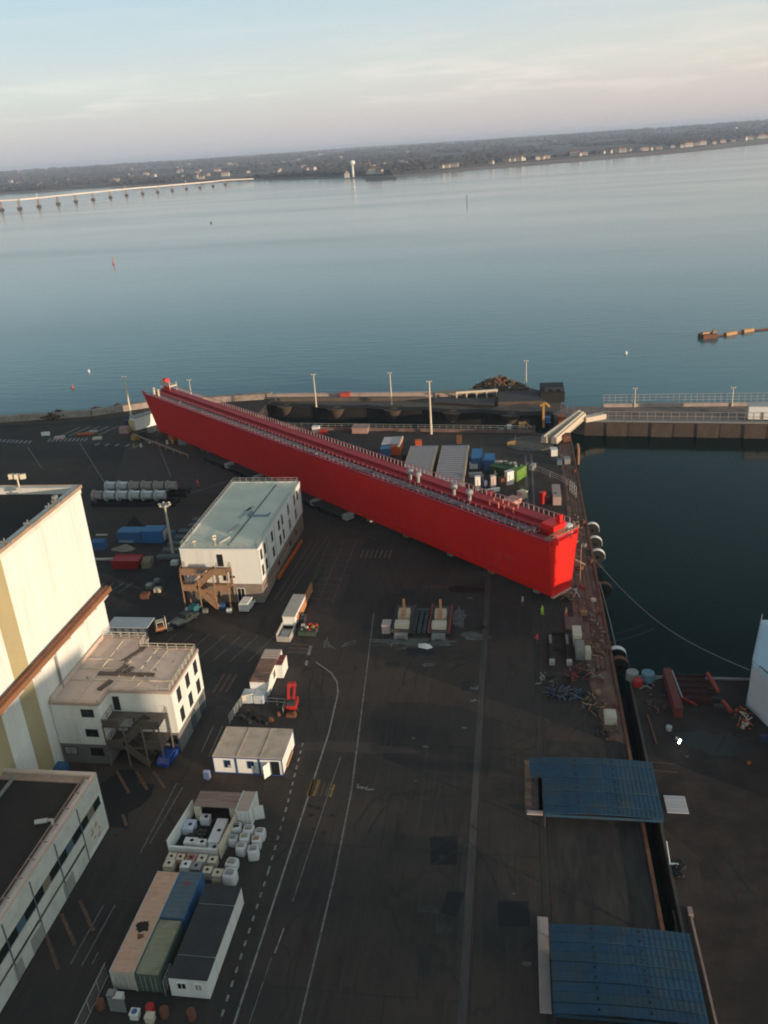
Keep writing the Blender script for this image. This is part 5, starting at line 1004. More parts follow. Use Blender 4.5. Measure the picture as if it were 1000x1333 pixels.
# fence at left of containers, down to bottom edge
fo = T('site_fence', 'grey mesh fence with posts running down the left of the container row', 'fence', (-40.5, 45, 0))
for k in range(5):
    m2 = MB(); y0 = k*2.1; m2.beam((0, y0, 1.9), (0, y0+2, 1.9), .05, .05); m2.beam((0, y0, .1), (0, y0+2, .1), .05, .05); m2.beam((0, y0, 0), (0, y0, 1.95), .06, .06); [m2.tube((0, y0+j*.2, .1), (0, y0+j*.2, 1.9), .012, n=4) for j in range(10)]; m2.build('fence_panel', GALV, fo)
for k, (x, w_) in enumerate(((-38.6, 1.7),)):
    m2 = MB(); m2.beam((0, 0, 1.0), (w_, 0, 1.0), .04, 1.8); tag(m2.build('sheet_panel', STEEL, loc=(x, 51.7, 0)), 'grey sheet panel standing near the bottom edge beside the fence', 'panel')
for k, (px, py, m_, l) in enumerate(((197, 1318, SIGNAL, 'dark red drum at the bottom edge right of the blue-spotted box'), (215, 1322, RUST, 'rusty drum beside the dark red one at the bottom edge'), (250, 1325, RUST, 'lone rusty drum right of the others at the bottom edge'), (132, 1312, RUST, 'rusty drum by the fence near the bottom edge'))):
    x, y = at(px, py); m2 = MB().lathe([(.42, 0), (.44, .3), (.42, .32), (.42, .62), (.44, .64), (.42, .95), (.38, .96), (.02, .95)], n=16); tag(m2.build('drum', m_, loc=(x, y, 0)), l, 'drum')
# ================================================================ TRAILER UNIT (centre left)
tr = T('site_trailer', 'pale weathered trailer with open skip body in front of the parking bays', 'trailer', (-39.4, 118.2, 0), -.02)
MB().box(.1, 2.3, 4.0, 11.6, .7, 2.5).build('body', CLAD, tr, bevel=.06); MB().box(.05, 2.35, 3.9, 11.7, 2.5, 2.6).build('roof', mat('roof_palepink', (.50, .44, .38), .8, .1, 1), tr)
m2 = MB(); m2.box(.0, .12, 0, 3.9, 0, 1.5); m2.box(2.2, 2.32, 0, 3.9, 0, 1.1); m2.box(.12, 2.2, 0, .12, 0, 1.0); m2.box(.12, 2.2, .12, 3.9, 0, .15); m2.build('skip', mat('skip_grey', (.40, .38, .36), .7, .15, 1), tr)
MB().box(.5, 1.9, .4, 2.2, .15, .8).build('load', GALV, tr)
for y in (5.2, 6.6, 10): 
    for x in (.05, 2.1): MB().tube((x, y, .42), (x+.25, y, .42), .42, n=12).build('wheel', BLACK, tr)
m2 = MB(); m2.box(2.35, 2.42, 5.2, 11.3, .6, 1.9); m2.build('side_panel', mat('panel_orange', (.55, .22, .10), .7, .2, 1), tr)
gk = T('work_flatbed', 'dark green flatbed with red and yellow gear beside the pale trailer', 'flatbed', (-34.6, 120.9, 0))
MB().box(-1.4, 1.6, -1.3, 1.1, .3, 1.1).build('bed', mat('bed_green', (.04, .06, .045), .8, .3, 1), gk)
for k, (x, y, z, s, m_) in enumerate(((-.9, .6, 1.3, .6, CREAM), (.2, .8, 1.35, .7, SIGNAL), (.9, .2, 1.3, .6, YELLOW), (1.3, 1.0, 1.2, .6, SIGNAL), (-.2, .1, 1.25, .5, CREAM), (1.5, -.3, 1.1, .5, RUST), (.4, -.6, 1.2, .35, SIGNAL), (-.9, -.5, 1.2, .35, STEEL))):
    MB().cbox((x, y, z), (s, s*.7, s*.6), k*.7).build('gear', m_, gk)
for y in (-.8, .6):
    for x in (-1.5, 1.5): MB().tube((x, y, .35), (x+.2, y, .35), .35, n=10).build('wheel', BLACK, gk)
tag(MB().cbox((0, 0, .8), (1.2, 1.6, 1.2)).lathe([(.3, 1.4), (.25, 2.0), (.02, 2.05)], n=10).build('generator', DSTEEL, loc=(-36.4, 124.5, 0), bevel=.05), 'dark generator behind the coloured gear beside the pale trailer', 'generator')
m2 = MB(); [m2.beam((0, k*1.0, 0), (0, k*1.0, 2.2), .12, .12) for k in range(7)]; [m2.beam((0, 0, z), (.3, 6, z), .06, .25) for z in (.6, 1.2, 1.8)]; tag(m2.build('barrier_screen', mat('screen_orange', (.60, .27, .12), .7, .2, 1), loc=(-37.2, 129.2, 0)), 'orange slatted screen standing behind the pale trailer', 'screen')
m2 = MB(); m2.beam((0, 0, .5), (.6, 9, .5), .25, .9); tag(m2.build('hedge_barrier', mat('mossy_green', (.05, .065, .03), .9, .4, 1), loc=(-37.9, 136, 0)), 'mossy low barrier running up from the orange screen', 'barrier')
# ================================================================ SUPPORT DOLLIES (centre)
def dolly(x, y, label, side):
    t = T('support_dolly', label, 'dolly', (x, y, 0), 0, 'twin support dollies')
    MB().box(-1.6, 1.6, -.2, 8.2, .8, 1.3).build('deck', mat('dolly_dark', (.09, .075, .065), .8, .25, 1), t)
    MB().box(-1.2, 1.2, .3, 2.0, 1.3, 2.1).build('block', CREAM, t, bevel=.05)
    m2 = MB(); m2.box(-.95, .95, 3.2, 5.6, 1.3, 2.0); m2.box(-.95, -.3, 3.6, 5.4, 2.0, 2.4); m2.box(.3, .95, 3.6, 5.4, 2.0, 2.4); m2.build('saddle', CREAM, t)
    m2 = MB(); m2.box(-.3, .3, 2.6, 5.2, 2.0, 2.7); m2.box(-.2, .2, 4.5, 4.9, 2.7, 4.5); m2.build('jack_post', mat('post_rust_orange', (.50, .25, .12), .7, .25, 1), t)
    m2 = MB(); [m2.box(s*1.7-.12, s*1.7+.12, -.4, 8.4, 1.0, 1.55) for s in (-1, 1)]; m2.build('side_rail', mat('rail_red', (.30, .06, .05), .7, .2, 1) if side else DSTEEL, t)
    for s in (-1, 1):
        for k in range(4): MB().tube((s*.8, .6+k*2.3, .42), (s*1.4, .6+k*2.3, .42), .42, n=12).build('wheel', BLACK, t)
    m2 = MB(); m2.cbox((0, -.6, .6), (2.2, .5, .9)); [m2.cbox((s*.9, -1.0, .5), (.5, .5, .6)) for s in (-1, 1)]; m2.build('bumper', STEEL, t)
dolly(-18.6, 120.6, 'left one of two cream and rust dollies standing on the pale cement spill', 0); dolly(-12.4, 120.6, 'right one of two cream and rust dollies, with a red side rail', 1)
tag(MB().cbox((0, 0, .8), (1.4, 2.0, 1.5)).cbox((0, 0, 1.6), (1.5, 2.1, .08)).build('control_cabinet', mat('cabinet_pink', (.50, .40, .38), .7, .1, 1), loc=(-21.3, 122.3, 0)), 'pinkish control cabinet left of the left dolly', 'cabinet')
m2 = MB(); [m2.box(-1.6+j*.9, -1.0+j*.9, 0, 6.5, .1, .7) for j in range(3)]; m2.box(-1.6, 1.4, 6.5, 7.2, .3, .9); tag(m2.build('beam_stack', mat('beam_teal', (.07, .09, .09), .7, .3, 1), loc=(-15.4, 121.4, 0)), 'dark beams laid on the ground between the two dollies', 'beam')
m2 = MB(); m2.poly([(-1.2, 0, .1), (.3, -.6, .15), (1.2, .0, .12), (.7, .5, .4), (-.1, .4, .55), (-1.3, 1.0, .2), (0, 0, .9)], [(0, 1, 6), (1, 2, 6), (2, 3, 6), (3, 4, 6), (4, 5, 6), (5, 0, 6), (5, 4, 3, 2, 1, 0)]); tag(m2.build('tarpaulin', WHITE, loc=(-14.3, 117.3, 0)), 'crumpled white tarpaulin on the ground in front of the dollies', 'tarpaulin')
for x, l in ((-10.3, 'dark steel plate lying left of the identical plate near the hull'), (-6.9, 'dark steel plate lying on the right near the hull')):
    tag(MB().box(-1.5, 1.5, -1.1, 1.1, 0, .12).box(-1.4, 1.4, -.1, .1, .12, .2).build('steel_plate', mat('plate_black', (.012, .010, .010), .6, .3, 1), loc=(x-.0, 137.2, 0.02)), l, 'plate', 'dark steel plates on the asphalt')
# ================================================================ LEFT YARD
GT = mat('drum_grey', (.46, .47, .46), .6, .12, 1, dirt=(.25, .22, .2), dirt_amt=.5, dscale=1)
GP = mat('drum_pinkgrey', (.36, .29, .27), .7, .15, 1)
for row, (y, x0, nums) in enumerate(((177.4, -98.6, 6), (183.3, -98.0, 6))):
    cr_ = MB(); cr_.box(0, 20.8, -1.6, -1.2, 0, .9); cr_.box(0, 20.8, 1.2, 1.6, 0, .9); [cr_.box(k*2.6, k*2.6+.35, -1.9, 1.9, .9, 1.15) for k in range(9)]
    tag(cr_.build('cradle', BLACK, loc=(x0-1.5, y, 0)), ('dark cradle under the near row of grey rollers', 'dark cradle under the far row of grey rollers')[row], 'cradle')
    for k in range(nums):
        t = T('roller_drum', f'{("leftmost","second","third","fourth","fifth","rightmost")[k]} grey roller in the {("near","far")[row]} row beyond the tall hall', 'roller', (x0+k*3.15, y, 1.15), 0, 'grey rollers in two rows')
        mt = GP if (row == 1 and k >= 2) or (row == 0 and k == 0) else GT
        MB().tube((-1.0, 0, 1.1), (1.0, 0, 1.1), .9, n=18).build('drum', mt, t)
        MB().tube((-1.35, 0, 1.15), (-1.0, 0, 1.15), 1.4, n=18).build('flange', mt, t)
        MB().box(-1.0, 1.1, -.55, .55, 1.98, 2.14).build('top_plate', WHITE if mt is GT else mt, t)
x0, y0 = -83.8, 154.9
bc = T('blue_tank_container', 'blue container left of its twin on the left yard, with a pale patch', 'container', (-84.2, 157.0, 0)); MB().box(0, 5.4, -1.6, 1.4, .2, 2.7).build('body', BLUE, bc, bevel=.08); MB().box(.1, 5.3, -1.5, 1.3, 2.7, 2.8).build('roof', mat('blue_roof', (.06, .20, .36), .6, .1, 1), bc); MB().box(.3, 3.6, -1.66, -1.6, .4, .9).build('pale_patch', mat('patch_pale', (.30, .40, .48), .6, .2, 1), bc)
bc = T('blue_tank_container', 'blue container right of its twin, next to the round-crowned lamp mast', 'container', (-78.6, 157.2, 0)); MB().box(0, 4.6, -1.8, 1.4, .2, 3.0).build('body', mat('blue_bright', (.03, .16, .40), .5, .1, 1), bc, bevel=.08); MB().box(.1, 4.5, -1.7, 1.3, 3.0, 3.08).build('roof', MATS['blue_roof'], bc); MB().cbox((4.65, 0, 1.6), (.1, 2.2, 2.2)).build('end_frame', CREAM, bc)
tag(MB().cbox((0, 0, .8), (1.6, 1.8, 1.6)).cbox((0, 0, 1.7), (1.2, 1.3, .3)).build('compressor', mat('comp_blue', (.08, .13, .22), .6, .2, 1), loc=(-73.0, 158.2, 0), bevel=.1), 'dark blue compressor right behind the right blue container', 'compressor')
m2 = MB(); m2.poly([(-2.6, 0, .1), (0, -.8, .1), (2.0, -.4, .1), (2.6, .9, .1), (0, 1.2, .9), (-2.6, .5, .3), (1, .3, 1.5)], [(0, 1, 6), (1, 2, 6), (2, 3, 6), (3, 4, 6), (4, 5, 6), (5, 0, 6)]); tag(m2.build('tarpaulin', mat('tarp_beige', (.30, .25, .19), .85, .2, 1), loc=(-81.8, 152.2, 0)), 'beige tarpaulin heap in front of the blue containers', 'tarpaulin')
rc = T('red_tank', 'red ribbed waste container in front of a long cream pipe', 'container', (-79.6, 144.6, 0)); 
m2 = MB(); m2.poly([(0, -1.3, .3), (4.8, -1.3, .3), (4.8, 1.3, .3), (0, 1.3, .3), (-.5, -1.5, 2.1), (5.3, -1.5, 2.1), (5.3, 1.5, 2.1), (-.5, 1.5, 2.1)], [(0,3,2,1),(4,5,6,7),(0,1,5,4),(1,2,6,5),(2,3,7,6),(3,0,4,7)]); m2.build('body', SIGNAL, rc)
m2 = MB(); [m2.beam((.2+k*.75, -1.36, .3), (.1+k*.8, -1.56, 2.1), .12, .12) for k in range(7)]; m2.beam((-.5, -1.5, 2.15), (5.3, -1.5, 2.15), .15, .15); m2.beam((-.5, 1.5, 2.15), (5.3, 1.5, 2.15), .15, .15); m2.build('rib', SIGNAL, rc)
tag(MB().tube((0, 0, .4), (13.4, .6, .4), .3).build('pipe', CREAM, loc=(-86.8, 147.3, 0)), 'long cream pipe lying behind the red waste container', 'pipe')
tag(MB().cbox((0, 0, .7), (1.8, 3.0, 1.3), .15).cbox((0, 0, 1.4), (1.5, 2.4, .12), .15).build('skid', mat('skid_tan', (.28, .23, .15), .8, .2, 1), loc=(-73.4, 145.6, 0)), 'tan skid standing at the right end of the red waste container', 'skid')
tag(MB().box(0, 3, -1, 1, 0, 1.9).box(.1, 2.9, .2, .9, 1.9, 2.0).build('skip', BLUE, loc=(-89, 153.2, 0), bevel=.05), 'small dark blue skip close to the edge of the tall hall', 'skip'); 
tag(MB().box(0, 2.6, -.12, .12, 0, .25).build('board', CREAM, loc=(-89, 155.6, 1.9+.1)), 'cream board lying across the small blue skip', 'board')
m2 = MB(); m2.poly([(0, -1.6, 0), (3, -1.4, 0), (3.2, 1.6, 0), (-.3, 1.6, 0), (.8, 0, 1.6), (2.2, .6, 2.8)], [(0, 1, 4), (1, 5, 4), (1, 2, 5), (2, 3, 5), (3, 4, 5), (3, 0, 4)]); tag(m2.build('covered_heap', BLACK, loc=(-86, 163.6, 0)), 'heap under black sheeting behind the left blue container', 'heap')
for k in range(7):
    y = 148.6+k*3.1; L = (12, 11, 9, 10, 9, 10, 8)[k]; x = -77+k*.9+(k % 2)*1.2; n_ = ('nearest', 'second', 'third', 'fourth', 'fifth', 'sixth', 'farthest')[k]
    tag(MB().box(0, L, -.8, .8, .2, .8).box(.3, .7, -.9, .9, 0, .2).box(L-.7, L-.3, -.9, .9, 0, .2).build('concrete_beam', mat('beam_greygreen', (.13, .145, .135), .85, .2, .6), loc=(max(x, -72.5), y, 0)) if L else None, f'{n_} of the grey concrete beams lying left of the pale green roof', 'beam', 'grey concrete beams on the left yard')
sh = T('bike_shelter', 'long shelter with pale grey roof just behind the office wing', 'shelter', (-69.0, 117.5, 0)); MB().box(0, 7.4, 0, 3.4, 2.45, 2.6).build('roof', mat('shelter_roof', (.42, .46, .49), .5, .08, .6), sh)
m2 = MB(); [m2.beam((.2+k*1.4, .2, 0), (.2+k*1.4, .2, 2.45), .12, .12) for k in range(6)]; [m2.beam((.2+k*1.4, 3.2, 0), (.2+k*1.4, 3.2, 2.45), .12, .12) for k in range(6)]; m2.build('post', DSTEEL, sh)
m2 = MB(); m2.box(.2, 7.2, .3, .36, .3, 2.2); m2.build('back_panel', mat('panel_bluegrey', (.12, .16, .20), .4, .1, 1), sh)
# ================================================================ VEHICLES
def vehicle(x, y, rz, L, W_, H_, col, label, cat, kind='car', z=0):
    t = T(cat.replace(' ', '_'), label, cat, (x, y, z), rz)
    hw = W_/2
    if kind == 'car': prof = [(-L/2, .35), (-L/2, .85), (-L*.46, .95), (-L*.34, 1.38*H_/1.45), (L*.10, 1.42*H_/1.45), (L*.27, .98), (L*.47, .82), (L/2, .6), (L/2, .3)]
    elif kind == 'van': prof = [(-L/2, .4), (-L/2, H_*.97), (-L*.46, H_), (L*.22, H_), (L*.36, H_*.58), (L*.48, H_*.48), (L/2, H_*.3), (L/2, .35)]
    else: prof = [(-L/2, .45), (-L/2, 1.0), (-L*.10, 1.0), (-L*.08, H_*.97), (L*.16, H_), (L*.28, 1.1), (L*.47, .98), (L/2, .7), (L/2, .4)]
    n = len(prof); rings = []
    for yy, s in ((-hw, .94), (-hw*.9, 1), (hw*.9, 1), (hw, .94)): rings.append([(p[0], yy, .3+(p[1]-.3)*s) for p in prof])
    MB().loft(rings).build('body', col, t, bevel=.03)
    g = MB()
    if kind == 'car': g.poly([(L*.115, -hw*.8, 1.36*H_/1.45), (L*.265, -hw*.82, 1.0), (L*.265, hw*.82, 1.0), (L*.115, hw*.8, 1.36*H_/1.45)], [(0, 1, 2, 3)]); off = .03
    else:
        a = (L*.22, H_*.95) if kind == 'van' else (L*.165, H_*.95); b_ = (L*.36, H_*.6) if kind == 'van' else (L*.275, 1.13)
        g.poly([(a[0]+.03, -hw*.8, a[1]), (b_[0]+.03, -hw*.85, b_[1]), (b_[0]+.03, hw*.85, b_[1]), (a[0]+.03, hw*.8, a[1])], [(0, 1, 2, 3)])
    g.v = [(v[0]+.02, v[1], v[2]+.03) for v in g.v]; g.build('windscreen', GLASS, t)
    for s in (-1, 1):
        g = MB(); x0, x1 = (-L*.30, L*.12) if kind != 'van' else (L*.12, L*.3); zz = (.98, 1.28) if kind == 'car' else (H_*.62, H_*.88)
        if kind == 'truck': x0, x1 = -L*.05, L*.14
        g.box(x0, x1, s*(hw+.005)-.01, s*(hw+.005)+.01, *zz); g.build('side_window', GLASS, t)
    for sx in (-.32, .32):
        for sy_ in (-1, 1): 
            wo = MB().tube((sx*L, sy_*(hw-.2), .33), (sx*L, sy_*(hw+.02), .33), .33, n=14).build('wheel', BLACK, t)
    if kind == 'truck': MB().box(-L*.47, -L*.12, -hw*.82, hw*.82, 1.0, 1.02).build('load_bed', mat('bed_grey', (.18, .19, .19), .6, .2, 1), t)
    for s in (-1, 1): MB().cbox((L/2-.02, s*hw*.72, .62), (.08, .3, .16)).build('headlight', GALV, t)
    return t
vehicle(-46.6, 88.0, 1.5, 4.0, 1.7, 1.45, mat('car_blue', (.015, .06, .30), .3, .05, 1), 'small bright blue car parked beside the office wing staircase', 'car')
vehicle(-57.5, 123.9, 1.15, 5.3, 1.9, 1.8, mat('pickup_dark', (.035, .045, .045), .4, .1, 1), 'dark pickup truck with empty bed in front of the timber stair', 'pickup truck', 'truck')
vehicle(-47.6, 129.0, 1.5, 3.6, 1.8, 2.0, mat('van_white', (.70, .68, .64), .5, .05, 1), 'small white van parked at the front corner of the site office', 'van', 'van')
vehicle(-57.0, 127.6, 1.3, 2.2, 1.4, 1.5, mat('cart_teal', (.03, .14, .17), .5, .1, 1), 'small teal cart parked at the foot of the timber stair', 'cart', 'van')
fk = T('forklift', 'small forklift with bright cream mast at the right of the pale grey shelter', 'forklift', (-60.6, 120.6, 0), .5)
MB().box(-1, .8, -.6, .6, .3, 1.1).build('chassis', mat('forklift_rust', (.35, .15, .07), .6, .2, 1), fk, bevel=.08); m2 = MB(); [m2.beam((.9, s*.35, .1), (.9, s*.35, 2.8), .1, .1) for s in (-1, 1)]; m2.beam((.9, -.35, 2.8), (.9, .35, 2.8), .1, .1); m2.box(.95, 1.9, -.4, -.28, .1, .16); m2.box(.95, 1.9, .28, .4, .1, .16); m2.build('mast', CREAM, fk)
m2 = MB(); [m2.beam((x, s*.5, 1.1), (x, s*.5, 2.1), .06, .06) for x in (-.7, .5) for s in (-1, 1)]; m2.box(-.8, .6, -.6, .6, 2.1, 2.17); m2.build('overhead_guard', CREAM, fk)
for sx in (-.6, .55):
    for s in (-1, 1): MB().tube((sx, s*.45, .3), (sx, s*.68, .3), .3, n=12).build('wheel', BLACK, fk)
m2 = MB(); m2.beam((0, 0, .9), (2.2, 5, .9), .15, .15); m2.beam((0, 0, .4), (2.2, 5, .4), .15, .15); [m2.beam((.44*k, k, 0), (.44*k, k, 1.0), .12, .12) for k in range(6)]; tag(m2.build('guard_barrier', STEEL, loc=(-59.8, 121.8, 0)), 'grey guard barrier running from the forklift towards the timber stair', 'barrier')
for k, (px, py, s, m_, l) in enumerate(((196, 765, .9, STEEL, 'grey crate left of the mossy patch near the shelter'), (206, 770, .8, CREAM, 'cream crate on the left yard above the shelter'), (190, 778, 1.0, RUST, 'rusty crate just above the pale grey shelter'), (228, 735, .9, WHITE, 'white cone-shaped weight at the foot of the crowned lamp mast'), (205, 758, .7, STEEL, 'small grey crate above the cream crate on the left yard'))):
    x, y = at(px, py); m2 = MB().cbox((0, 0, s*.5), (s*1.6, s*1.3, s)).cbox((0, 0, s*1.03), (s*1.3, s, .08)); tag(m2.build('crate', m_, loc=(x, y, 0), bevel=.05), l, 'crate')
# ================================================================ FAR LEFT: things beside the far end of the hull
wc = T('white_site_cabin', 'sunlit white cabin tucked under the far end of the red hull', 'cabin', (-113.8, 234.5, 0), .90)
MB().box(0, 12.0, 0, 3.0, .2, 4.0).build('wall', CLAD, wc); MB().box(-.1, 12.1, -.1, 3.1, 4.0, 4.15).build('roof', STEEL, wc); MB().box(-.6, 0, .2, 2.8, .2, 3.2).build('end_annex', mat('annex_yellow', (.60, .50, .24), .6, .1, 1), wc)
for k, (px, py, s, m_, l) in enumerate(((163, 563, 1.8, mat('crate_pinkish', (.40, .24, .20), .8, .2, 1), 'pinkish crate left of the sunlit white cabin'), (168, 553, 1.6, mat('crate_navy', (.05, .06, .12), .7, .2, 1), 'navy crate at the foot of the leaning cream mast'), (176, 572, 1.2, YELLOW, 'yellow crate under the sunlit cabin on the left'), (198, 562, 1.4, CONC, 'grey block under the far end of the hull, nearer the cabin'), (214, 566, 1.6, RUST, 'rusty block under the far end of the hull'), (226, 573, 1.5, ORANGE, 'orange stand under the far end of the hull'), (240, 578, 1.6, CONC, 'grey block under the hull right of the orange stand'), (186, 570, 1.4, BLACK, 'black block between the yellow crate and the hull'), (252, 584, 1.4, RUST, 'rusty block farthest right under the lit part of the hull'))):
    x, y = at(px, py); m2 = MB().cbox((0, 0, s*.5), (s*1.5, s*1.2, s), k*.5).cbox((0, 0, s*1.05), (s*1.6, s*.3, .12), k*.5); tag(m2.build('crate', m_, loc=(x, y, 0)), l, 'crate')
m2 = MB(); m2.beam((0, 0, 1.2), (24, -19, 1.2), .5, .4); [m2.beam((k*3, -k*2.37, 0), (k*3, -k*2.37, 1.3), .25, .25) for k in range(9)]; tag(m2.build('trestle', mat('trestle_tan', (.28, .19, .13), .8, .2, 1), loc=(-112, 228, 0)), 'tan trestle row in front of the far end of the hull', 'trestle')
for k, (px, py, s, m_) in enumerate(((175, 583, .45, LIME), (184, 582, .35, CREAM), (195, 577, .35, CREAM), (218, 578, .4, CREAM), (225, 577, .45, YELLOW), (234, 577, .4, GALV))):
    x, y = at(px, py); m2 = MB().lathe([(s, 0), (s*.9, .8), (s*.4, 1.2), (.02, 1.25)], n=10); tag(m2.build('marker_drum', m_, loc=(x, y, 0)), ('lime green marker drum below the yellow crate', 'cream marker drum right of the lime green one', 'cream marker drum left of the orange stand, alone', 'cream marker drum touching the yellow drum on its left', 'yellow marker drum below the orange stand', 'grey marker drum right of the yellow drum')[k], 'marker drum')
for px, py, m_, l, s in ((60, 567, WHITE, 'white barrier board on the far left yard nearest the zebra marks', (2.4, .8, 1.0)), (78, 571, mat('board_pink', (.5, .35, .35), .7, .1, 1), 'pink board beside the middle zebra marks', (3, 1.6, .6)), (112, 566, ORANGE, 'orange board on the left yard between zebra marks', (5, .9, .5)), (127, 572, CREAM, 'cream board right of the orange board', (2.6, 1.2, .6)), (122, 563, GALV, 'pale grey board above the cream board', (2.4, .8, .5))):
    x, y = at(px, py); tag(MB().cbox((0, 0, s[2]*.5+.1), s, .2).cbox((-s[0]*.4, 0, .1), (.2, s[1]*1.2, .2), .2).cbox((s[0]*.4, .1, .1), (.2, s[1]*1.2, .2), .2).build('barrier_board', m_, loc=(x, y, 0)), l, 'barrier board')
# ================================================================ BEHIND THE HULL
for k, (x0, x1, y0) in enumerate(((-26.6, -20.1, 178), (-18.4, -12.1, 176))):
    t = T('corrugated_shed', ('left one of two long low sheds with pale corrugated roofs behind the hull', 'right one of two long low sheds with pale corrugated roofs behind the hull')[k], 'shed', (x0, y0, 0), 0, 'twin corrugated sheds')
    L = 208.8-y0; w_ = x1-x0; MB().box(.1, w_-.1, .1, L-.1, 0, 2.9).build('wall', mat('shed_wall', (.22, .20, .19), .8, .1, 1), t)
    m2 = MB(); m2.box(0, w_, 0, L, 2.9, 3.0)
    for j in range(int(L/1.5)): m2.box(.05, w_-.05, .3+j*1.5, .95+j*1.5, 3.0, 3.07)
    m2.build('roof', mat('ribbed_lilac', (.28, .27, .29), .6, .1, .8, dirt=(.25, .22, .22), dirt_amt=.4), t)
    m2 = MB(); m2.box(w_, w_+.5, 0, L, 2.3, 3.05); m2.box(-.15, 0, 0, L, 2.8, 3.08); m2.build('edge_beam', mat('edge_tan', (.42, .33, .25), .7, .1, 1), t)
container(-7.6+.1, -4.9, 197.2, 202.6, 3.0, mat('blue_box_a', (.02, .12, .30), .5, .1, 1), mat('blue_box_roof', (.03, .16, .36), .5, .1, 1), 'blue container next to the green and lime one behind the hull', door=True)
container(-10.7, -8.1, 199.4, 206.2, 3.0, MATS['blue_box_a'], MATS['blue_box_roof'], 'blue container left of its neighbour, right of the corrugated sheds', door=True)
gc = T('green_plant_unit', 'dark green plant unit with lime end and machinery on its roof', 'plant unit', (-5.0, 195.4, 0), -.52)
MB().box(0, 5.6, -2.2, 2.4, .2, 3.0).build('body', GREEN, gc, bevel=.06); MB().box(5.6, 7.6, -2.2, 2.4, .2, 2.9).build('end_section', LIME, gc, bevel=.06)
for k in range(8): MB().cbox((.6+k*.85, .4+(k % 3)*.6, 3.25), (.8, .6, .5), k*.4).build('roof_machine', (GALV, CREAM, STEEL, GREEN)[k % 4], gc)
m2 = MB(); m2.box(1.5, 1.8, -2.26, -2.2, 1.2, 2.0); m2.box(1.8, 2.2, -2.26, -2.2, 1.2, 1.45); m2.build('white_mark', WHITE, gc)
for k, (px, py, a, b_, h, m_, l) in enumerate(((617, 609, 2.0, 1.6, 1.2, WHITE, 'white crate left below the green unit'), (619, 620, 3.0, 1.0, .8, GALV, 'flat pale crate below the left blue container'), (622, 638, 1.2, 1.0, 3.4, WHITE, 'tall white cabinet behind the hull, leftmost of the tall ones'), (642, 634, 1.2, 1.0, 2.8, mat('cab_pinkwhite', (.55, .45, .42), .6, .1, 1), 'tall pinkish cabinet in the middle behind the hull'), (641, 640, 3.4, .8, .6, WHITE, 'flat white board behind the pink cabinet'), (655, 630, 1.8, 1.4, 1.6, RUST, 'rusty box left of the tall white cabinet by the green unit'), (663, 630, 1.8, 1.2, 3.2, WHITE, 'tall white cabinet right in front of the lime green end'), (631, 634, 1.0, 1.0, 1.6, mat('cab_navy', (.08, .09, .16), .6, .1, 1), 'navy box between the two tall cabinets'), (680, 648, 1.8, 1.6, 1.6, CREAM, 'cream crate near the rail slot behind the hull'), (667, 655, 3.4, 2.6, 1.0, mat('flat_pink', (.50, .28, .24), .8, .1, 1), 'flat pink crate just behind the hull rail'), (706, 655, 1.4, 1.0, 2.6, SIGNAL, 'red machine standing behind the near end of the hull'), (714, 652, 1.8, .8, 1.0, RUST, 'rusty machine right of the red one'), (693, 610, 2.6, 1.0, .9, GALV, 'pale trestle at the mesh fence behind the hull'), (682, 640, 1.6, 2.0, 1.0, mat('khaki_box', (.12, .10, .05), .8, .2, 1), 'khaki box beside the cream crate'), (638, 645, 2.0, 1.4, .9, SIGNAL, 'red box close to the hull rail among the cabinets'), (627, 625, 1.0, 1.0, 1.2, STEEL, 'grey box below the left blue container, right of the flat crate'))):
    x, y = at(px, py); m2 = MB().cbox((0, 0, h/2), (a, b_, h), .1*k).cbox((0, 0, h+.05), (a*1.08, b_*1.08, .1), .1*k).cbox((a*.2, -b_*.5, h*.5), (a*.3, .1, h*.6), .1*k); tag(m2.build('crate' if h < 2 else 'cabinet', m_, loc=(x, y, 0)), l, 'crate' if h < 2 else 'cabinet')
pk = T('machine_box', 'pinkish upright box with a dark hole on the quay behind the hull', 'box', (9.2, 180.0, 0)); MB().box(-.9, .9, -3.8, 3.8, 0, 2.0).build('body', mat('pink_box', (.42, .30, .27), .8, .1, 1), pk); MB().lathe([(.35, 2.0), (.35, 2.03), (.01, 2.04)], (-.3, -1.5, 0), 12).build('hole', BLACK, pk)
m2 = rail_mesh([at(686, 610), at(705, 617), at(728, 627), at(748, 637)], 1.6, 2.2, .08, 0, 3); tag(m2.build('mesh_fence', mat('fence_pinkgrey', (.38, .30, .28), .6, .1, 1)), 'pinkish mesh fence crossing the quay behind the hull', 'fence')
m2 = rail_mesh([at(742, 640), at(750, 648)], 2.6, 1.2, .09, 0, 3); tag(m2.build('gate_rail', GALV), 'short white gate at the quay edge behind the hull', 'gate')
ct = T('container_stack', 'white and blue unit with orange side behind the hull, left of the corrugated sheds', 'container', (-34.8, 208.5, 0)); MB().box(0, 2.6, 0, 8.5, .2, 2.6).build('body', BLUE, ct); MB().box(2.6, 5.0, 1, 8.3, .2, 2.6).build('side_unit', ORANGE, ct); MB().box(-.05, 4.6, 3, 8.6, 2.6, 2.75).build('roof', mat('roof_whitepink', (.55, .50, .50), .7, .1, 1), ct); MB().box(4.6, 5.1, 0.5, 8.6, 2.6, 3.0).build('edge', CREAM, ct)
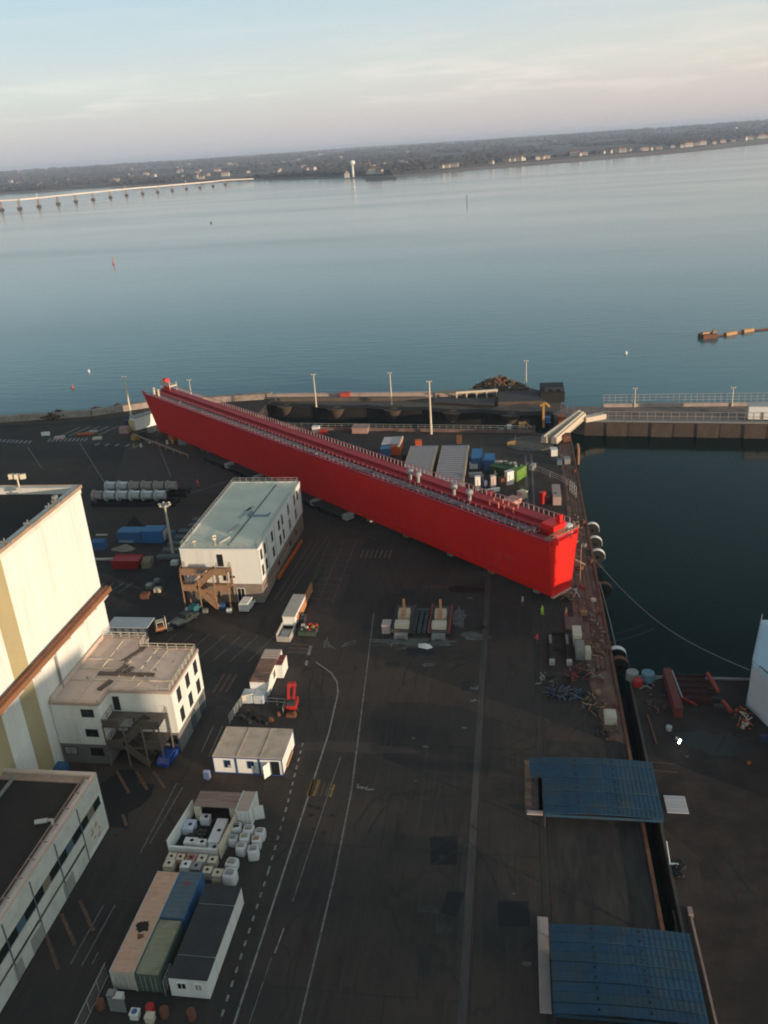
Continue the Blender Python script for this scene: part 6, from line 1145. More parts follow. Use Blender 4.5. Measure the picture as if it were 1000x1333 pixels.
for k, (px, py, a, h, m_, l) in enumerate(((412, 562, 2, 1.6, WHITE, 'white box by the basin kerb above the middle of the hull'), (421, 564, 2, 1.0, SIGNAL, 'red box by the basin kerb above the hull'), (470, 562, 4.5, 1.6, mat('pink_block', (.35, .22, .19), .8, .1, 1), 'pinkish block set against the basin kerb'), (663, 558, 1.2, 1.0, WHITE, 'white drum-like box at the basin kerb on the right'), (545, 580, 1.6, 1.5, ORANGE, 'orange box behind the left corrugated shed'), (598, 577, 1.3, 2.2, RUST, 'rusty chimney box at the back of the right corrugated shed'), (653, 562, 1.2, .8, STEEL, 'grey box beside the white one at the basin kerb'), (516, 575, 1.8, 1.2, CONC, 'grey block behind the white and blue unit'), (530, 598, 2, 1.2, BLACK, 'black block left of the left corrugated shed'), (450, 519, 3, 2.0, mat('sign_redwhite', (.5, .07, .06), .6, .1, 1), 'red and white lifebuoy box on the pier parapet'), (313, 520, 1.2, 1.8, CREAM, 'cream post box on the pier parapet above the hull'))):
    x, y = at(px, py); tag(MB().cbox((0, 0, h/2), (a, a*.8, h)).cbox((0, 0, h+.05), (a*1.1, a*.9, .1)).build('box', m_, loc=(x, y, 0)), l, 'box')
# turning circle island, yellow machines
m2 = MB(); n = 26; cxy = at(690, 578); m2.lathe([(6.2, 0), (6.2, .2), (5.6, .22), (.05, .23)], n=32); o = m2.build('traffic_island', mat('island_grey', (.10, .095, .085), .9, .3, .5), loc=(*cxy, 0.0)); tag(o, 'round grey paved island by the lock gate', 'traffic island')
m2 = rail_mesh([at(661, 582), at(671, 580), at(671, 572)], 1.3, 1.2, .1, 0, 3); tag(m2.build('barrier', YELLOW), 'yellow tubular barrier on the left of the round island', 'barrier')
yc = T('lock_crane', 'small yellow crane on the near side of the lock basin', 'crane', (*at(681, 559), 0)); MB().box(-1.2, .6, -.9, .9, .6, 2.0).build('cab', YELLOW, yc, bevel=.1); MB().box(-1.5, 1.5, -1.0, 1.0, .1, .6).build('base', DSTEEL, yc); m2 = MB(); m2.beam((.5, 0, 2.2), (2.4, 0, .4), .25, .25); m2.build('arm', YELLOW, yc)
yg = T('gantry_post', 'tall yellow gantry post with a peaked top beside the lock gate', 'gantry', (*at(707.5, 556), 0)); x, y = at(707.5, 556); gh = hz(x, y, 526)
MB().beam((0, 0, 0), (0, 0, gh), .6, .6).build('post', YELLOW, yg); m2 = MB(); m2.beam((-.9, 0, gh-.5), (.4, 0, gh+.4), .55, .55); m2.beam((.4, 0, gh+.4), (1.7, 0, gh-.8), .5, .5); m2.build('hook_arm', YELLOW, yg)
# lock gate building, dark decks, rubble
gd = T('gatehouse', 'dark flat gatehouse deck at the mouth of the lock', 'building', (*at(648, 530), 0)); 
for k, (px0, py0, px1, py1, h, m_, nm_) in enumerate(((648, 530, 706, 512, 1.7, mat('deck_mauve', (.060, .053, .057), .9, .2, .6), 'main_deck'), (704, 524, 733, 512, 3.0, BLACK, 'machine_house'))):
    a = at(px0, py0); b_ = at(px1, py1); ox, oy = at(648, 530); m2 = MB(); x0, x1 = a[0]-ox, b_[0]-ox; y0, y1 = a[1]-oy, a[1]-oy+12; m2.box(x0, x1, y0, y1, 0, h); m2.build(nm_, m_, gd)
m2 = MB(); a = at(648, 530); m2.box(.3, 13.5, -.1, 0, .9, 1.6); m2.build('fascia', mat('fascia_brown', (.12, .08, .06), .9, .2, .8), gd)
ox, oy = at(706, 532); m2 = MB(); [m2.box(k*2.3, k*2.3+1.0, 0, 2, 0, 3.6) for k in range(3)]; m2.box(0, 5.6, .5, 1.5, 3.6, 3.9); tag(m2.build('gate_winch', DSTEEL, loc=(ox+1, oy+8, 0)), 'dark winch towers at the seaward corner of the lock', 'winch')
for k, (p, q, w_, h_, z, m_, l) in enumerate((((567, 517), (646, 515), 3.0, .4, 1.2, mat('deck_tan', (.36, .27, .20), .85, .15, .5), 'tan gangway deck left of the dark gatehouse'), ((566, 524), (645, 528), 5.0, .4, .7, MATS['deck_mauve'], 'mauve-grey lower deck left of the dark gatehouse'), ((572, 514), (618, 512.5), .8, 1.4, 0, MATS['parapet_pink'], 'pale upper parapet left of the rubble heap'), ((594, 520), (648, 516.5), .6, .6, 1.9, CREAM, 'thin cream beam on the gangway deck'))):
    a = at(*p); b_ = at(*q); m2 = MB(); m2.beam((0, 0, z+h_/2), (b_[0]-a[0], b_[1]-a[1], z+h_/2), w_, h_)
    for j in range(5): t_ = j/4; m2.cbox(((b_[0]-a[0])*t_*.96+.2, (b_[1]-a[1])*t_*.96, z/2), (.4, .4, max(z, .1)))
    tag(m2.build('walkway', m_, loc=(*a, 0)), l, 'walkway')
m2 = MB(); 
for k in range(420):
    a = random.uniform(0, 6.28); r = random.random()**.5; hh = max(0, 1-abs(r))**.8*5.2; m2.cbox((math.cos(a)*r*9.5, math.sin(a)*r*4, hh*random.uniform(.6, 1)+.2), (random.uniform(.3, 1.4), random.uniform(.3, .9), random.uniform(.2, .7)), random.uniform(0, 3))
rb = m2.build('rubble_heap', mat('rubble_brown', (.11, .075, .05), .95, .5, 1.2), loc=(*at(650, 508), 0)); tag(rb, 'dome-shaped rubble heap with red scrap on the end of the pier', 'heap')
m2 = MB()
for k in range(60):
    a = random.uniform(-2.6, -.6); r = random.random()*.55; m2.cbox((math.cos(a)*r*6-.8, math.sin(a)*r*3, 3.6-r*3+random.uniform(0, .8)), (random.uniform(.3, 1.3), .3, random.uniform(.2, .5)), random.uniform(0, 3))
m2.build('red_scrap', mat('scrap_red', (.40, .07, .04), .8, .3, 1), rb)
# two long beige girders bridging to the jetty
for k, (p, q, l) in enumerate((((708, 580), (754, 547), 'left one of two long beige girders laid from the quay to the jetty'), ((721, 581), (759, 549), 'right one of two long beige girders laid from the quay to the jetty'))):
    a = at(*p); b_ = at(*q); t = T('girder', l, 'girder', (*a, 0), 0, 'long beige girders'); d = Vector((b_[0]-a[0], b_[1]-a[1], 0))
    m2 = MB(); m2.beam((0, 0, 1.7), (d.x, d.y, 2.0), 1.5, 1.5); m2.build('beam', mat('girder_beige', (.56, .46, .37), .7, .1, .6), t); m2 = MB(); m2.beam((0, 0, 2.6), (d.x, d.y, 2.9), .3, .3); m2.beam((0, 0, .85), (d.x, d.y, 1.1), 1.9, .15); m2.build('flange', CREAM, t)
a = at(760, 551); b_ = at(786, 546); m2 = MB(); m2.beam((0, 0, 1.2), (b_[0]-a[0], b_[1]-a[1], 1.2), 2.4, 1.4); tag(m2.build('girder', MATS['girder_beige'], loc=(*a, 0)), 'shorter beige girder continuing along the jetty kerb', 'girder')
lg = T('lock_fender', 'brown round timber fender frame hanging at the quay corner', 'fender', (15.6, 214, -1.5)); m2 = MB(); [m2.tube((.6, -2+k*1.2, -3), (.6, -2+k*1.2, 2.2), .3) for k in range(4)]; m2.beam((.6, -2.5, 1), (.6, 2.5, 1), .3, .4); m2.build('frame', WOOD, lg)
for k, (px, py, s, m_, l) in enumerate(((721, 592, 1.6, WHITE, 'white box at the foot of the two beige girders'), (737, 574, 1.8, RUST, 'rusty box at the quay corner beside the girders'), (731, 549, 1.8, ORANGE, 'orange winch box beyond the girders by the gantry'), (738, 603, 1.4, STEEL, 'grey box on the quay below the white box'), (728, 604, 1.2, mat('qbox_blue', (.10, .14, .18), .6, .1, 1), 'dark blue box on the quay left of the grey box'), (713, 549, 1.4, BLUE, 'blue box at the foot of the yellow gantry'))):
    x, y = at(px, py); tag(MB().cbox((0, 0, s/2), (s, s*1.4, s), .1).cbox((0, 0, s+.04), (s*1.1, s*1.5, .08), .1).build('box', m_, loc=(x, y, 0)), l, 'box')
jc = T('jetty_cabin', 'small white cabin on the right-hand jetty', 'cabin', (63.0, 235.2, 0), -.1); MB().box(0, 7.4, 0, 3, .3, 3.9).build('wall', WHITE, jc); MB().box(-.2, 7.6, -.2, 3.2, 3.9, 4.1).build('roof', GALV, jc); MB().box(.5, 7.0, .5, 2.5, 0, .3).build('plinth', DCONC, jc); MB().box(3, 3.9, -.03, 0, .4, 2.4).build('door', STEEL, jc)
# ================================================================ QUAY MACHINERY
def fender(px, py, label, rot=0):
    x, y = at(px, py, -1.2); t = T('tyre_fender', label, 'fender', (max(x, 15.9), y, -1.2), rot, 'white-walled wheel fenders on the quay edge')
    m2 = MB(); prof = [(.35, -.55), (1.3, -.6), (1.45, -.3), (1.45, .3), (1.3, .6), (.35, .55)]; n = 22
    rings = []
    for k in range(n):
        a = 2*math.pi*k/n; rings.append([(r*math.cos(a), z, r*math.sin(a)) for r, z in prof])
    for k in range(n):
        A, B = rings[k], rings[(k+1) % n]; m2.poly(A+B, [(i, (i+1) % 6, 6+(i+1) % 6, 6+i) for i in range(6)])
    m2.build('tyre', BLACK, t)
    m2 = MB(); rings = []
    for k in range(n//2+3):
        a = 2*math.pi*k/n-.3; rings.append([(r*math.cos(a), z, r*math.sin(a)) for r, z in ((1.47, -.45), (1.53, -.45), (1.53, .45), (1.47, .45))])
    m2.loft(rings); m2.build('white_band', WHITE if 'rusty' not in label else RUST, t)
    MB().tube((-1.2, 0, .9), (0, 0, 0), .12).build('hanger', RUST, t)
fender(769, 689, 'white-walled wheel fender farthest along the quay beside the hull end'); fender(772, 707, 'second white-walled wheel fender beside the hull end'); fender(776, 724, 'third wheel fender, tan and darker, below the two white ones'); fender(783, 768, 'rusty wheel fender halfway along the rusty quay edge'); fender(801, 853, 'large white-walled wheel fender at the near corner of the dock'); fender(806, 866, 'rusty wheel fender just below the large white one')
m2 = MB(); pts = [Vector((15.0, 148.5, .5)), Vector((15.3, 146, -.5))]
a, b_ = Vector((15.1, 148.5, .4)), Vector((31.95, 104.9, 5.6))
pts = [a.lerp(b_, k/16)+Vector((0, 0, -3.0*math.sin(math.pi*k/16))) for k in range(17)]
tag(m2.path(pts, .055).build('mooring_line', mat('rope_grey', (.26, .25, .22), .8, .1, 2)), 'long mooring line sagging across the dock water', 'rope')
m2 = MB(); a, b_ = Vector((15.1, 140.0, .4)), Vector((15.9, 118.0, -.5)); tag(m2.path([a.lerp(b_, k/8)+Vector((.3*math.sin(math.pi*k/8), 0, -.8*math.sin(math.pi*k/8))) for k in range(9)], .1).build('mooring_line', MATS['rope_grey']), 'shorter rope hanging along the quay edge', 'rope')
for k, (x, y) in enumerate(((14.1, 196), (14.1, 166), (14.2, 148), (14.2, 129), (14.2, 117.5), (14.0, 103))):
    t = MB().lathe([(.45, 0), (.4, .15), (.28, .2), (.28, .6), (.5, .68), (.45, .85), (.02, .9)], n=14); tag(t.build('bollard', RUST, loc=(x, y, 0)), ('rusty bollard farthest along the quay edge', 'rusty bollard beside the far white wheel fender', 'rusty bollard where the long mooring line is tied', 'rusty bollard halfway between hull end and dock corner', 'rusty bollard next to the large white wheel fender', 'rusty bollard beside the start of the dark slit')[k], 'bollard', 'rusty bollards along the quay edge')
tag(MB().cbox((0, 0, 1.0), (1.3, 3.0, 2.0)).cbox((0, 0, 2.05), (1.4, 3.1, .1)).cbox((0, -1.55, 1), (1.0, .1, 1.5)).build('cabinet', CREAM, loc=(9.8, 120.2, 0)), 'tall tan cabinet on the quay below the hull end', 'cabinet')
tag(MB().cbox((0, 0, .8), (1.4, 3.4, 1.6)).cbox((0, 0, 1.65), (1.0, 2.8, .1)).build('cabinet', CONC, loc=(10.0, 116.6, 0)), 'grey cabinet in front of the tall tan cabinet', 'cabinet')
tag(MB().cbox((0, 0, .7), (.9, 1.8, 1.4)).cbox((0, 0, 1.5), (.8, 1.5, .16)).build('cabinet', CREAM, loc=(11.2, 115.9, 0)), 'small cream cabinet right of the grey one on the quay', 'cabinet')
tag(MB().cbox((0, 0, .6), (1.6, 2.0, 1.2)).cbox((0, 0, 1.25), (1.2, 1.6, .1)).build('junction_box', CREAM, loc=(13.0, 100.0, 0)), 'cream junction box beside the start of the dark slit', 'box')
fr = T('steel_framework', 'dark rectangular steel frame lying on the quay with pale end blocks', 'frame', (5.6, 113.0, 0))
m2 = MB(); m2.beam((0, 0, .6), (0, 8.6, .6), .5, .7); m2.beam((2.6, 0, .6), (2.6, 8.6, .6), .5, .7); m2.beam((0, 8.6, .6), (2.6, 8.6, .6), .4, .6); m2.beam((0, 4, .6), (2.6, 4, .6), .3, .4); m2.build('frame', BLACK, fr)
for x, y, l_ in ((0, 6.2, 2.4), (2.6, 6.2, 2.6)): MB().beam((x, y-l_/2, 1.05), (x, y+l_/2, 1.05), .4, .2).build('pale_bar', CONC, fr)
for x in (0, 2.6): MB().cbox((x, -.2, .9), (.8, .8, .7)).build('end_block', GALV, fr)
def junk(name, label, cx, cy, rx, ry, n, mats, zmax=1.2, long_=False):
    t = T(name, label, 'scrap', (cx, cy, 0))
    for q, m_ in enumerate(mats):
        m2 = MB()
        for k in range(n):
            a = random.uniform(0, 6.28); r = random.random()**.5; x, y = math.cos(a)*r*rx, math.sin(a)*r*ry; an = random.uniform(0, 6.28); L = random.uniform(.6, 1.7) if long_ else random.uniform(.3, 1)
            m2.beam((x, y, random.uniform(.1, zmax)), (x+math.cos(an)*L, y+math.sin(an)*L, random.uniform(.1, zmax)), random.uniform(.06, .22), random.uniform(.06, .22))
        m2.build('piece', m_, t)
    return t
SB = mat('scrap_blue', (.07, .095, .17), .6, .2, 1)
junk('scrap_pile', 'blue and grey steel scrap lying on the near quay', 7.2, 105.8, 2.3, 1.5, 22, [SB, mat('scrap_grey', (.12, .12, .12), .7, .2, 1), DSTEEL, BLACK], .6, True)
junk('scrap_pile', 'dark red steel offcuts behind the blue scrap', 9.2, 110.4, 1.8, 2.2, 14, [mat('scrap_crimson', (.30, .04, .05), .7, .2, 1), RUST, DSTEEL], 1.4, True)
junk('scrap_pile', 'rusty fittings in front of the pale cabinets', 11.8, 110.6, 1.3, 3.0, 12, [RUST, CONC], .8)
junk('scrap_pile', 'tangled pale fittings right under the near end of the hull', 9.4, 134.6, 1.3, 1.0, 16, [GALV, RUST, WOOD], 1.5)
junk('scrap_pile', 'rusty chains and fittings strewn along the quay edge', 13.2, 124.0, .9, 6.0, 16, [RUST, CONC], .5)
junk('scrap_pile', 'rusty fittings on the quay strip behind the hull', 12.8, 163.0, 1.2, 8.0, 18, [RUST, mat('fit_tan', (.30, .20, .14), .8, .2, 1)], .6)
junk('scrap_pile', 'dark fittings strewn at the foot of the slit', 12.4, 97.6, 1.6, 3.0, 12, [DSTEEL, RUST], .7)
junk('scrap_pile', 'orange pipes and fittings at the foot of the white hull on the right', 30.6, 101.0, 1.0, 3.0, 12, [ORANGE, CREAM, RUST], .8)
junk('scrap_pile', 'white and grey ropes beside the near dock corner', 18.6, 109.0, 1.6, 1.4, 8, [GALV, CONC], .5, True)
for k, (x, y, s, m_, l) in enumerate(((17.2, 111.0-.8, .9, STEEL, 'grey drum at the dock corner beside the slit'), (19.4, 110.0, .95, mat('drum_blue', (.12, .22, .28), .6, .1, 1), 'steel blue drum at the dock corner'), (16.9+.9, 108.6, .7, SIGNAL, 'small red drum in front of the grey drum at the dock corner'), (24.6+.3, 109.6, .4, CREAM, 'small cream drum at the head of the red frames'), (20.6, 98.4, .4, GALV, 'small pale drum left of the red frames'))):
    tag(MB().lathe([(s, 0), (s*1.03, s*.5), (s, s*1.4), (s*.9, s*1.5), (.02, s*1.5)], n=16).build('drum', m_, loc=(x, y, 0)), l, 'drum')
junk('scrap_pile', 'rust-brown chain and shackles beside the cream cabinets', 12.6, 118.0, 1.2, 3.4, 16, [RUST, WOOD], .6)
junk('scrap_pile', 'thin grey bars between the dark frame and the blue scrap', 5.0, 109.2, 1.4, 1.6, 10, [CONC, DSTEEL], .4, True)
junk('scrap_pile', 'brown timber offcuts on the quay left of the dark slit', 11.0, 103.4, 1.6, 2.2, 14, [WOOD, DCONC], .5, True)
junk('scrap_pile', 'mixed rusty parts on the apron right of the slit head', 19.6, 104.6, 1.4, 2.6, 12, [RUST, DCONC], .4)
for k, (x, y, s, m_, l) in enumerate(((11.6, 128.8, .8, WOOD, 'brown crate on the rusty quay strip below the hull end'), (13.5, 133.5, .6, CREAM, 'small cream crate by the quay edge beside the hull end'), (12.0, 145.5, .9, RUST, 'rusty crate on the quay strip beside the red hull'), (13.4, 155.0, .8, CONC, 'grey crate on the quay strip near the far wheel fenders'), (11.9, 106.0, .7, WOOD, 'brown crate right of the blue scrap pile'), (13.2, 112.6, .6, RUST, 'rusty crate at the quay edge by the large white wheel fender'))):
    m2 = MB().cbox((0, 0, s*.45), (s*1.3, s, s*.8), k*.4); [m2.cbox((0, 0, s*(.1+.3*j)), (s*1.36, s*1.06, .06), k*.4) for j in range(3)]; tag(m2.build('crate', m_, loc=(x, y, 0.01)), l, 'crate')
m2 = MB(); m2.box(0, 3, 0, 4.2, .12, .3); m2.box(.2, 2.8, .2, 4.0, .3, .36); tag(m2.build('pallet_platform', mat('plat_mauve', (.14, .085, .08), .8, .2, 1), loc=(8.2, 123.4, 0)), 'mauve platform on the quay under the hull end', 'platform')
# ================================================================ RIGHT APRON
rf = T('girder_assembly', 'long red box girder frame lying on the dock apron, left one', 'frame', (22.3, 101.0, 0)); m2 = MB(); m2.beam((0, 0, .9), (-.1, 9.8, .9), 1.1, 1.6); m2.build('girder', mat('frame_redbrown', (.15, .03, .02), .7, .25, 1), rf); m2 = MB(); m2.beam((.9, 3, 1.4), (.3+.3, 9.6, 1.4), .15, .15); m2.build('pale_pipe', GALV, rf); m2 = MB(); m2.beam((.8, 3.4, 1.2), (2.7, 2.0, .9), .16, .2); m2.build('brace', SIGNAL, rf)
rf = T('girder_assembly', 'thin broken red frame on the dock apron, right one', 'frame', (28.4, 101.6, 0)); m2 = MB(); m2.beam((-.6, 8.6, 1.3), (0, 4.2, 1.3), .4, .5); m2.beam((.3, 2.6, .8), (.9, .3, .8), .4, .5); m2.build('red_bar', mat('bar_red', (.34, .04, .02), .6, .2, 1), rf); m2 = MB(); m2.box(-5.2, -.9, 2.6, 9.0, .05, .6); [m2.beam((-5.2, y, .75), (-.7, y, .75), .25, .3) for y in (3, 4.5, 6, 7.5, 8.8)]; m2.build('dark_cradle', mat('cradle_dark', (.045, .013, .010), .9, .3, 1), rf); m2 = MB(); [m2.beam((-1, y, .7), (.4, y-.2, .7), .35, .4) for y in (1.6, 3.4, 5.6, 7.4)]; m2.build('cross_beam', DSTEEL, rf)
m2 = MB(); m2.beam((0, 0, .25), (.3, -6, .25), .2, .2); tag(m2.build('rusty_pipe', RUST, loc=(18.2, 101, 0)), 'thin rusty pipe lying beside the slit on the apron', 'pipe')
lp = T('work_lamp', 'lit twin work lamp glowing white on the dock apron', 'lamp', (21.2, 94.3, 0)); m2 = MB(); m2.tube((0, 0, 0), (0, 0, 1.3), .05); m2.tube((-.3, .2, 0), (0, 0, .8), .04); m2.tube((.3, .2, 0), (0, 0, .8), .04); m2.build('tripod', DSTEEL, lp)
LE = mat('lamp_glow', (.9, .9, .85), .5, 0, 1, emit=((1, .97, .9), 9))
for dx, dy in ((-.1, -.22), (.12, .22)): MB().lathe([(.02, 1.15), (.13, 1.22), (.16, 1.35), (.11, 1.47), (.02, 1.5)], (dx, dy, 0), 12).build('lamp_head', LE, lp)
for px, py, s, m_, l in ((881, 962, .25, CREAM, 'tiny cream box left of the lit work lamp'), (994, 964, .8, mat('box_navy2', (.02, .04, .08), .6, .1, 1), 'dark navy box near the foot of the white hull on the right'), (975, 994, .3, ORANGE, 'tiny orange box alone on the right apron')):
    x, y = at(px, py); tag(MB().cbox((0, 0, s*.5), (s*1.4, s, s)).cbox((0, 0, s*1.05), (s*1.2, s*.8, .06)).build('box', m_, loc=(x, y, 0)), l, 'box')
def cover(x0, x1, y0, y1, z, label, rows, ext=0):
    t = T('sliding_cover', label, 'cover', (x0, y0, 0)); w_, L = x1-x0, y1-y0; nseg = 14
    def zz(x, k=0): return z+.28*math.sin(math.pi*x/w_)
    for r in range(rows):
        m2 = MB(); ya, yb = L*r/rows+.03, L*(r+1)/rows-.03; V = []
        dzr = .06*(r % 2)
        for k in range(nseg+1):
            x = w_*k/nseg; V += [(x, ya, zz(x)+dzr), (x, yb, zz(x)+dzr), (x, yb, zz(x)+dzr-.1), (x, ya, zz(x)+dzr-.1)]
        F = []
        for k in range(nseg):
            b = k*4; F += [(b, b+4, b+5, b+1), (b+1, b+5, b+6, b+2), (b+2, b+6, b+7, b+3), (b+3, b+7, b+4, b)]
        F += [(0, 1, 2, 3), (nseg*4+3, nseg*4+2, nseg*4+1, nseg*4)]
        m2.poly(V, F)
        nst = 26
        for k in range(nst): x = w_*(k+.5)/nst; m2.box(x-.05, x+.05, ya+.02, yb-.02, zz(x)+dzr-.02, zz(x)+dzr+.035)
        m2.build('roof_strip', BLUEC if (r*7+int(y0)) % 4 else mat('blue_corrugated_faded', (.020, .060, .095), .6, .25, .5, dirt=(.04, .055, .06), dirt_amt=.8, dscale=.3), t)
    [MB().box(w_*f-.08, w_*f+.08, L*(r+.5)/rows-.08, L*(r+.5)/rows+.08, zz(w_*f)+.02, zz(w_*f)+.2).build('roof_knob', BLACK, t) for f in (.3, .64) for r in range(rows)]
    if ext:
        for r in range(rows-3, rows):
            m2 = MB(); ya, yb = L*r/rows+.03, L*(r+1)/rows-.03; m2.box(-ext, -.03, ya, yb, z-.12, z-.02); [m2.box(-ext+.2+q*.45, -ext+.3+q*.45, ya+.02, yb-.02, z-.03, z+.02) for q in range(int(ext/.45))]; m2.build('side_strip', MATS['blue_corrugated_faded'] if r % 2 else BLUEC, t)
    m2 = MB()
    for x in (.15, w_-.15):
        m2.box(x-.12, x+.12, .1, L-.1, z-.35, z-.12)
        for y in (.2, L*.5, L-.2): m2.box(x-.1, x+.1, y-.1, y+.1, 0, z-.3)
    m2.build('support_frame', DSTEEL, t)
    for y in (.02, L-.06): m2 = MB(); m2.box(.1, w_-.1, y, y+.04, z-.5, z-.12); m2.build('end_fascia', BLUEC, t)
    return t
cover(3.3, 16.9, 79.0, 88.9, 2.2, 'blue corrugated cover over the slit, the upper one of two', 8, 1.5); cover(3.4, 16.9, 53.9, 63.6, 2.2, 'blue corrugated cover at the bottom right corner, the nearer one of two', 9)
strip('cover_track', [(1.2, 81.2), (2.0, 81.2), (2.0, 91), (1.2, 91)], .012, mat('track_brick', (.16, .11, .08), .9, .4, 1.2, dirt=(.04, .035, .03), dirt_amt=.8, dscale=1.0)); strip('cover_slab', [(2.0, 81.8), (3.3, 81.8), (3.3, 89.2), (2.0, 89.2)], .012, mat('slab_mauve', (.065, .055, .06), .9, .2, .6))
tag(MB().box(2.25, 3.35, 55.4, 66.0, 0, .35).box(2.35, 3.25, 55.5, 65.9, .35, .4).build('cover_rail_beam', mat('beam_palepink', (.42, .34, .32), .8, .1, .6, dirt=(.25, .19, .17), dirt_amt=.4)), 'pale pink concrete strip at the left side of the nearer blue cover', 'kerb')
tag(MB().box(1.4, 3.3, 81.0, 81.6, 0, .2).box(1.5, 3.2, 81.1, 81.5, .2, .24).build('kerb_block', MATS['beam_palepink']), 'short pale kerb at the left foot of the upper blue cover', 'kerb')
m2 = MB(); m2.beam((17.9, 67.6, .2), (18.0, 52, .2), .22, .3); m2.cbox((17.9, 67.9, .3), (.45, 1.0, .5)); tag(m2.build('cover_rail', mat('rail_pink2', (.33, .23, .20), .8, .2, 1)), 'thin pink rail along the right side of the nearer blue cover', 'rail')
for k in range(2): tag(MB().box(0, 2.5, 0, 1.42, .02, .12).box(0, 2.5, .68, .74, .12, .15).build('white_sheet', mat('sheet_white', (.50, .48, .50), .7, .08, .6, dirt=(.35, .32, .32), dirt_amt=.4), loc=(17.9, 82.5+k*1.5, 0), bevel=.02), ('nearer white board lying right of the upper blue cover', 'farther white board lying right of the upper blue cover')[k], 'board', 'white boards on the apron')
for k in range(2): line([(17.4, 90.0+k*1.6), (20.4, 89.8+k*1.6)], .12, MATS['track_brick'])
strip('apron_stain', [(15.9+.9, 68), (19.5, 67), (20.2, 76), (17.0, 80)], .006, mat('apron_brown', (.05, .033, .025), .9, .3, .5, dirt=(.03, .025, .02), dirt_amt=.8, dscale=.4))
o = MB(); [o.ico((random.uniform(-.5, .5), random.uniform(-1.2, 1.2), .2), .3, .4, .2, .4) for k in range(14)]; tag(o.build('debris_heap', BLACK, loc=(17.9, 74.0, 0)), 'black debris heap beside the slit between the blue covers', 'heap')
m2 = MB(); m2.beam((15.6+1.2, 74.3, .3), (18.4-.4, 74.3, .3), .18, .14); m2.tube((16.9, 74.4, .3), (17.0, 77.4, .5), .07); tag(m2.build('white_bar', WHITE), 'thin white bar at the slit edge between the blue covers', 'bar')
# ================================================================ MOORED WHITE-BLUE HULL AT RIGHT EDGE
wh = T('moored_barge', 'white and pale blue vessel side cut by the right edge of the picture', 'ship', (0, 0, 0))
H0 = 6.5; A = at(991.5, 807, H0); B = at(978.5, 868, H0); C = at(1000, 887, H0)
dC = Vector((C[0]-B[0], C[1]-B[1])); dC.normalize(); dA = Vector((A[0]-B[0], A[1]-B[1])); LA = dA.length; dA.normalize()
C2 = (B[0]+dC.x*26, B[1]+dC.y*26); D2 = (C2[0]+dA.x*LA*1.0+20, C2[1]+dA.y*LA); A2 = (A[0]+26, A[1]+1)
wh.location = (B[0], B[1], 0); rel = [(p[0]-B[0], p[1]-B[1]) for p in (B, C2, D2, A2, A)]
MB().prism(rel, -4.5, H0).build('hull', mat('barge_side', (.60, .61, .64), .5, .06, .3, dirt=(.42, .44, .5), dirt_amt=.4, dscale=.2), wh)
m2 = MB(); m2.prism([(p[0]*.985+.15, p[1]*.985) for p in rel], H0, H0+.1); m2.build('deck', mat('barge_deck', (.42, .55, .66), .5, .05, .3), wh)
m2 = MB(); m2.beam((0, 0, -.5), (rel[4][0], rel[4][1], -.5), .3, 3); m2.build('blue_belt', mat('belt_blue', (.08, .28, .50), .5, .1, 1), wh)
rail_mesh([rel[4], rel[0], rel[1]], 1.0, 1.5, .05, H0, 2).build('guard_rail', GALV, wh)
m2 = MB(); m2.beam((rel[0][0]+1, rel[0][1], H0+.15), (rel[1][0]*.5+1.5, rel[1][1]*.5, H0+.15), .2, .12); m2.build('deck_line', DSTEEL, wh)
# ================================================================ PEOPLE
def person(px, py, rz, jacket, trousers, helmet, label, stride=.25, arm=.35):
    x, y = at(px, py); t = T('person', label, 'person', (x, y, 0.0), rz)
    V = [(0, 0, .95), (0, 0, 1.18), (0, .0, 1.42), (0, 0.01, 1.53), (0, .03, 1.66),
         (-.1, 0, .88), (-.11, stride*.5, .48), (-.11, stride*.3, .08), (-.11, stride*.3+.14, .04),
         (.1, 0, .88), (.11, -stride*.3, .48), (.11, -stride*.9, .10), (.11, -stride*.9+.14, .05),
         (-.19, 0, 1.40), (-.25, -arm*.2, 1.14), (-.24, arm*.5, .92), (-.24, arm*.62, .84),
         (.19, 0, 1.40), (.26, arm*.3, 1.14), (.24, arm*.9, 1.0), (.23, arm*1.1, .97)]
    Ed = [(0,1),(1,2),(2,3),(3,4),(0,5),(5,6),(6,7),(7,8),(0,9),(9,10),(10,11),(11,12),(2,13),(13,14),(14,15),(15,16),(2,17),(17,18),(18,19),(19,20)]
    Rr = [.13,.12,.14,.055,.10,.095,.065,.045,.045,.095,.065,.045,.045,.065,.05,.04,.045,.065,.05,.04,.045]
    def skin(name, sel, m, grow=0.0):
        idx = {v: i for i, v in enumerate(sel)}; me = bpy.data.meshes.new(name)
        me.from_pydata([V[i] for i in sel], [(idx[a], idx[b]) for a, b in Ed if a in idx and b in idx], []); o = bpy.data.objects.new(name, me); SC.collection.objects.link(o); o.parent = t
        me.materials.append(m); sk = o.modifiers.new('skin', 'SKIN'); o.modifiers.new('sub', 'SUBSURF').levels = 1
        for i, v in enumerate(sel): me.skin_vertices[0].data[i].radius = (Rr[v]+grow, Rr[v]+grow)
        me.skin_vertices[0].data[0].use_root = True; return o
    skin('body', list(range(21)), SKIN); skin('jacket', [0, 1, 2, 13, 14, 15, 17, 18, 19], jacket, .025); skin('trousers', [0, 5, 6, 7, 9, 10, 11], trousers, .02)
    MB().lathe([(.13, 1.68), (.16, 1.69), (.13, 1.72), (.125, 1.78), (.07, 1.84), (.01, 1.85)], (0, .03, 0), 12).build('helmet', helmet, t, smooth=True); return t
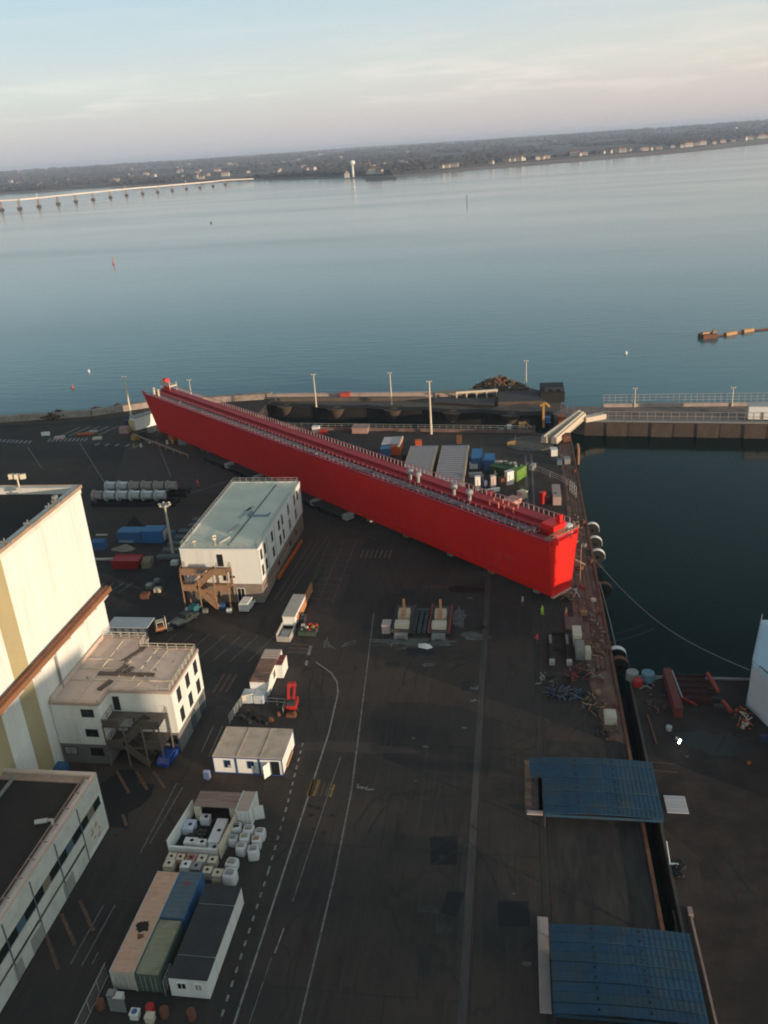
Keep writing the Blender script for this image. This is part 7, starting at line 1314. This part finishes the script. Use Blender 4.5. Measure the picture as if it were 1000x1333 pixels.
HV = mat('hivis_yellow', (.45, .75, .05), .7, .05, 1); HO = mat('hivis_orange', (.85, .16, .05), .7, .05, 1); HR_ = mat('hivis_red', (.80, .05, .06), .7, .05, 1)
person(706, 800.5, .5, HV, HV, HV, 'person in yellow-green work clothes on the rail slot under the hull end'); person(699.5, 838, 2.0, HR_, DSTEEL, HR_, 'person in a red jacket standing on the rail slot nearer the camera')
person(737, 803, 1.2, CREAM, HO, YELLOW, 'person in a cream jacket and orange trousers beside the mauve platform', arm=.2); person(258.5, 633, 2.4, HO, HR_, HO, 'person all in orange-red walking alone on the left yard'); person(680.5, 789, 1.0, CREAM, RUST, WHITE, 'person in a pale jacket just below the lower edge of the hull')
tag(MB().lathe([(.35, 0), (.3, .1), (.1, .9), (.02, .92)], n=12).cbox((.6, 0, .3), (.6, .4, .4)).build('red_hose_reel', SIGNAL, loc=(11.6, 138.0, 0)), 'small red hose reel on the rusty quay beside the hull end', 'hose reel')
# ================================================================ OUTSIDE THE FRAME: unseen blocks added on the right to shade the left-hand buildings
sh2 = T('added_shade_hall', 'large unseen hall added outside the right edge of the picture to cast shade', 'building', (70, -84, 0)); MB().box(0, 40, -60, 88, 0, 28).build('wall', CLAD, sh2); MB().box(-.3, 40.3, -60.3, 88.3, 28, 29).build('roof', ROOFD, sh2)  # made-up hall, sized so its shadow falls on the lower left-hand walls
for k in range(6): MB().box(-.1, .02, -50+k*24, -34+k*24, 0, 14).build('door', OLIVE, sh2)
ab = T('added_shade_block', 'unseen white block added outside the right edge of the picture to shade the site office', 'ship section', (50, 83, 0)); MB().box(0, 14, 0, 18, 1.2, 22).build('wall', CLAD, ab)  # made-up block, placed to throw shade on the right side of the site office
for k in range(6):
    MB().box(-.6, 14.6, -.6, 18.6, 4+k*3.3, 4.2+k*3.3).build('deck_edge', WHITE, ab)
    for j in range(5): MB().box(-.05, .05, 1.5+j*3.3, 3.0+j*3.3, 5.2+k*3.0, 6.4+k*3.0).build('window', GLASS, ab)
# ================================================================ AIR
hzb = MB().box(-24000, 24000, -1500, 24000, -10.2, 128).build('haze', None); tag(hzb, kind='stuff')
hm = bpy.data.materials.new('haze'); hm.use_nodes = True; ht = hm.node_tree; ht.nodes.clear(); ho = N(ht, 'ShaderNodeOutputMaterial'); pv = N(ht, 'ShaderNodeVolumePrincipled')
pv.inputs['Color'].default_value = (.64, .76, 1.0, 1); pv.inputs['Density'].default_value = 0.00008; pv.inputs['Anisotropy'].default_value = 0.0
ht.links.new(pv.outputs[0], ho.inputs['Volume']); hzb.data.materials.append(hm)
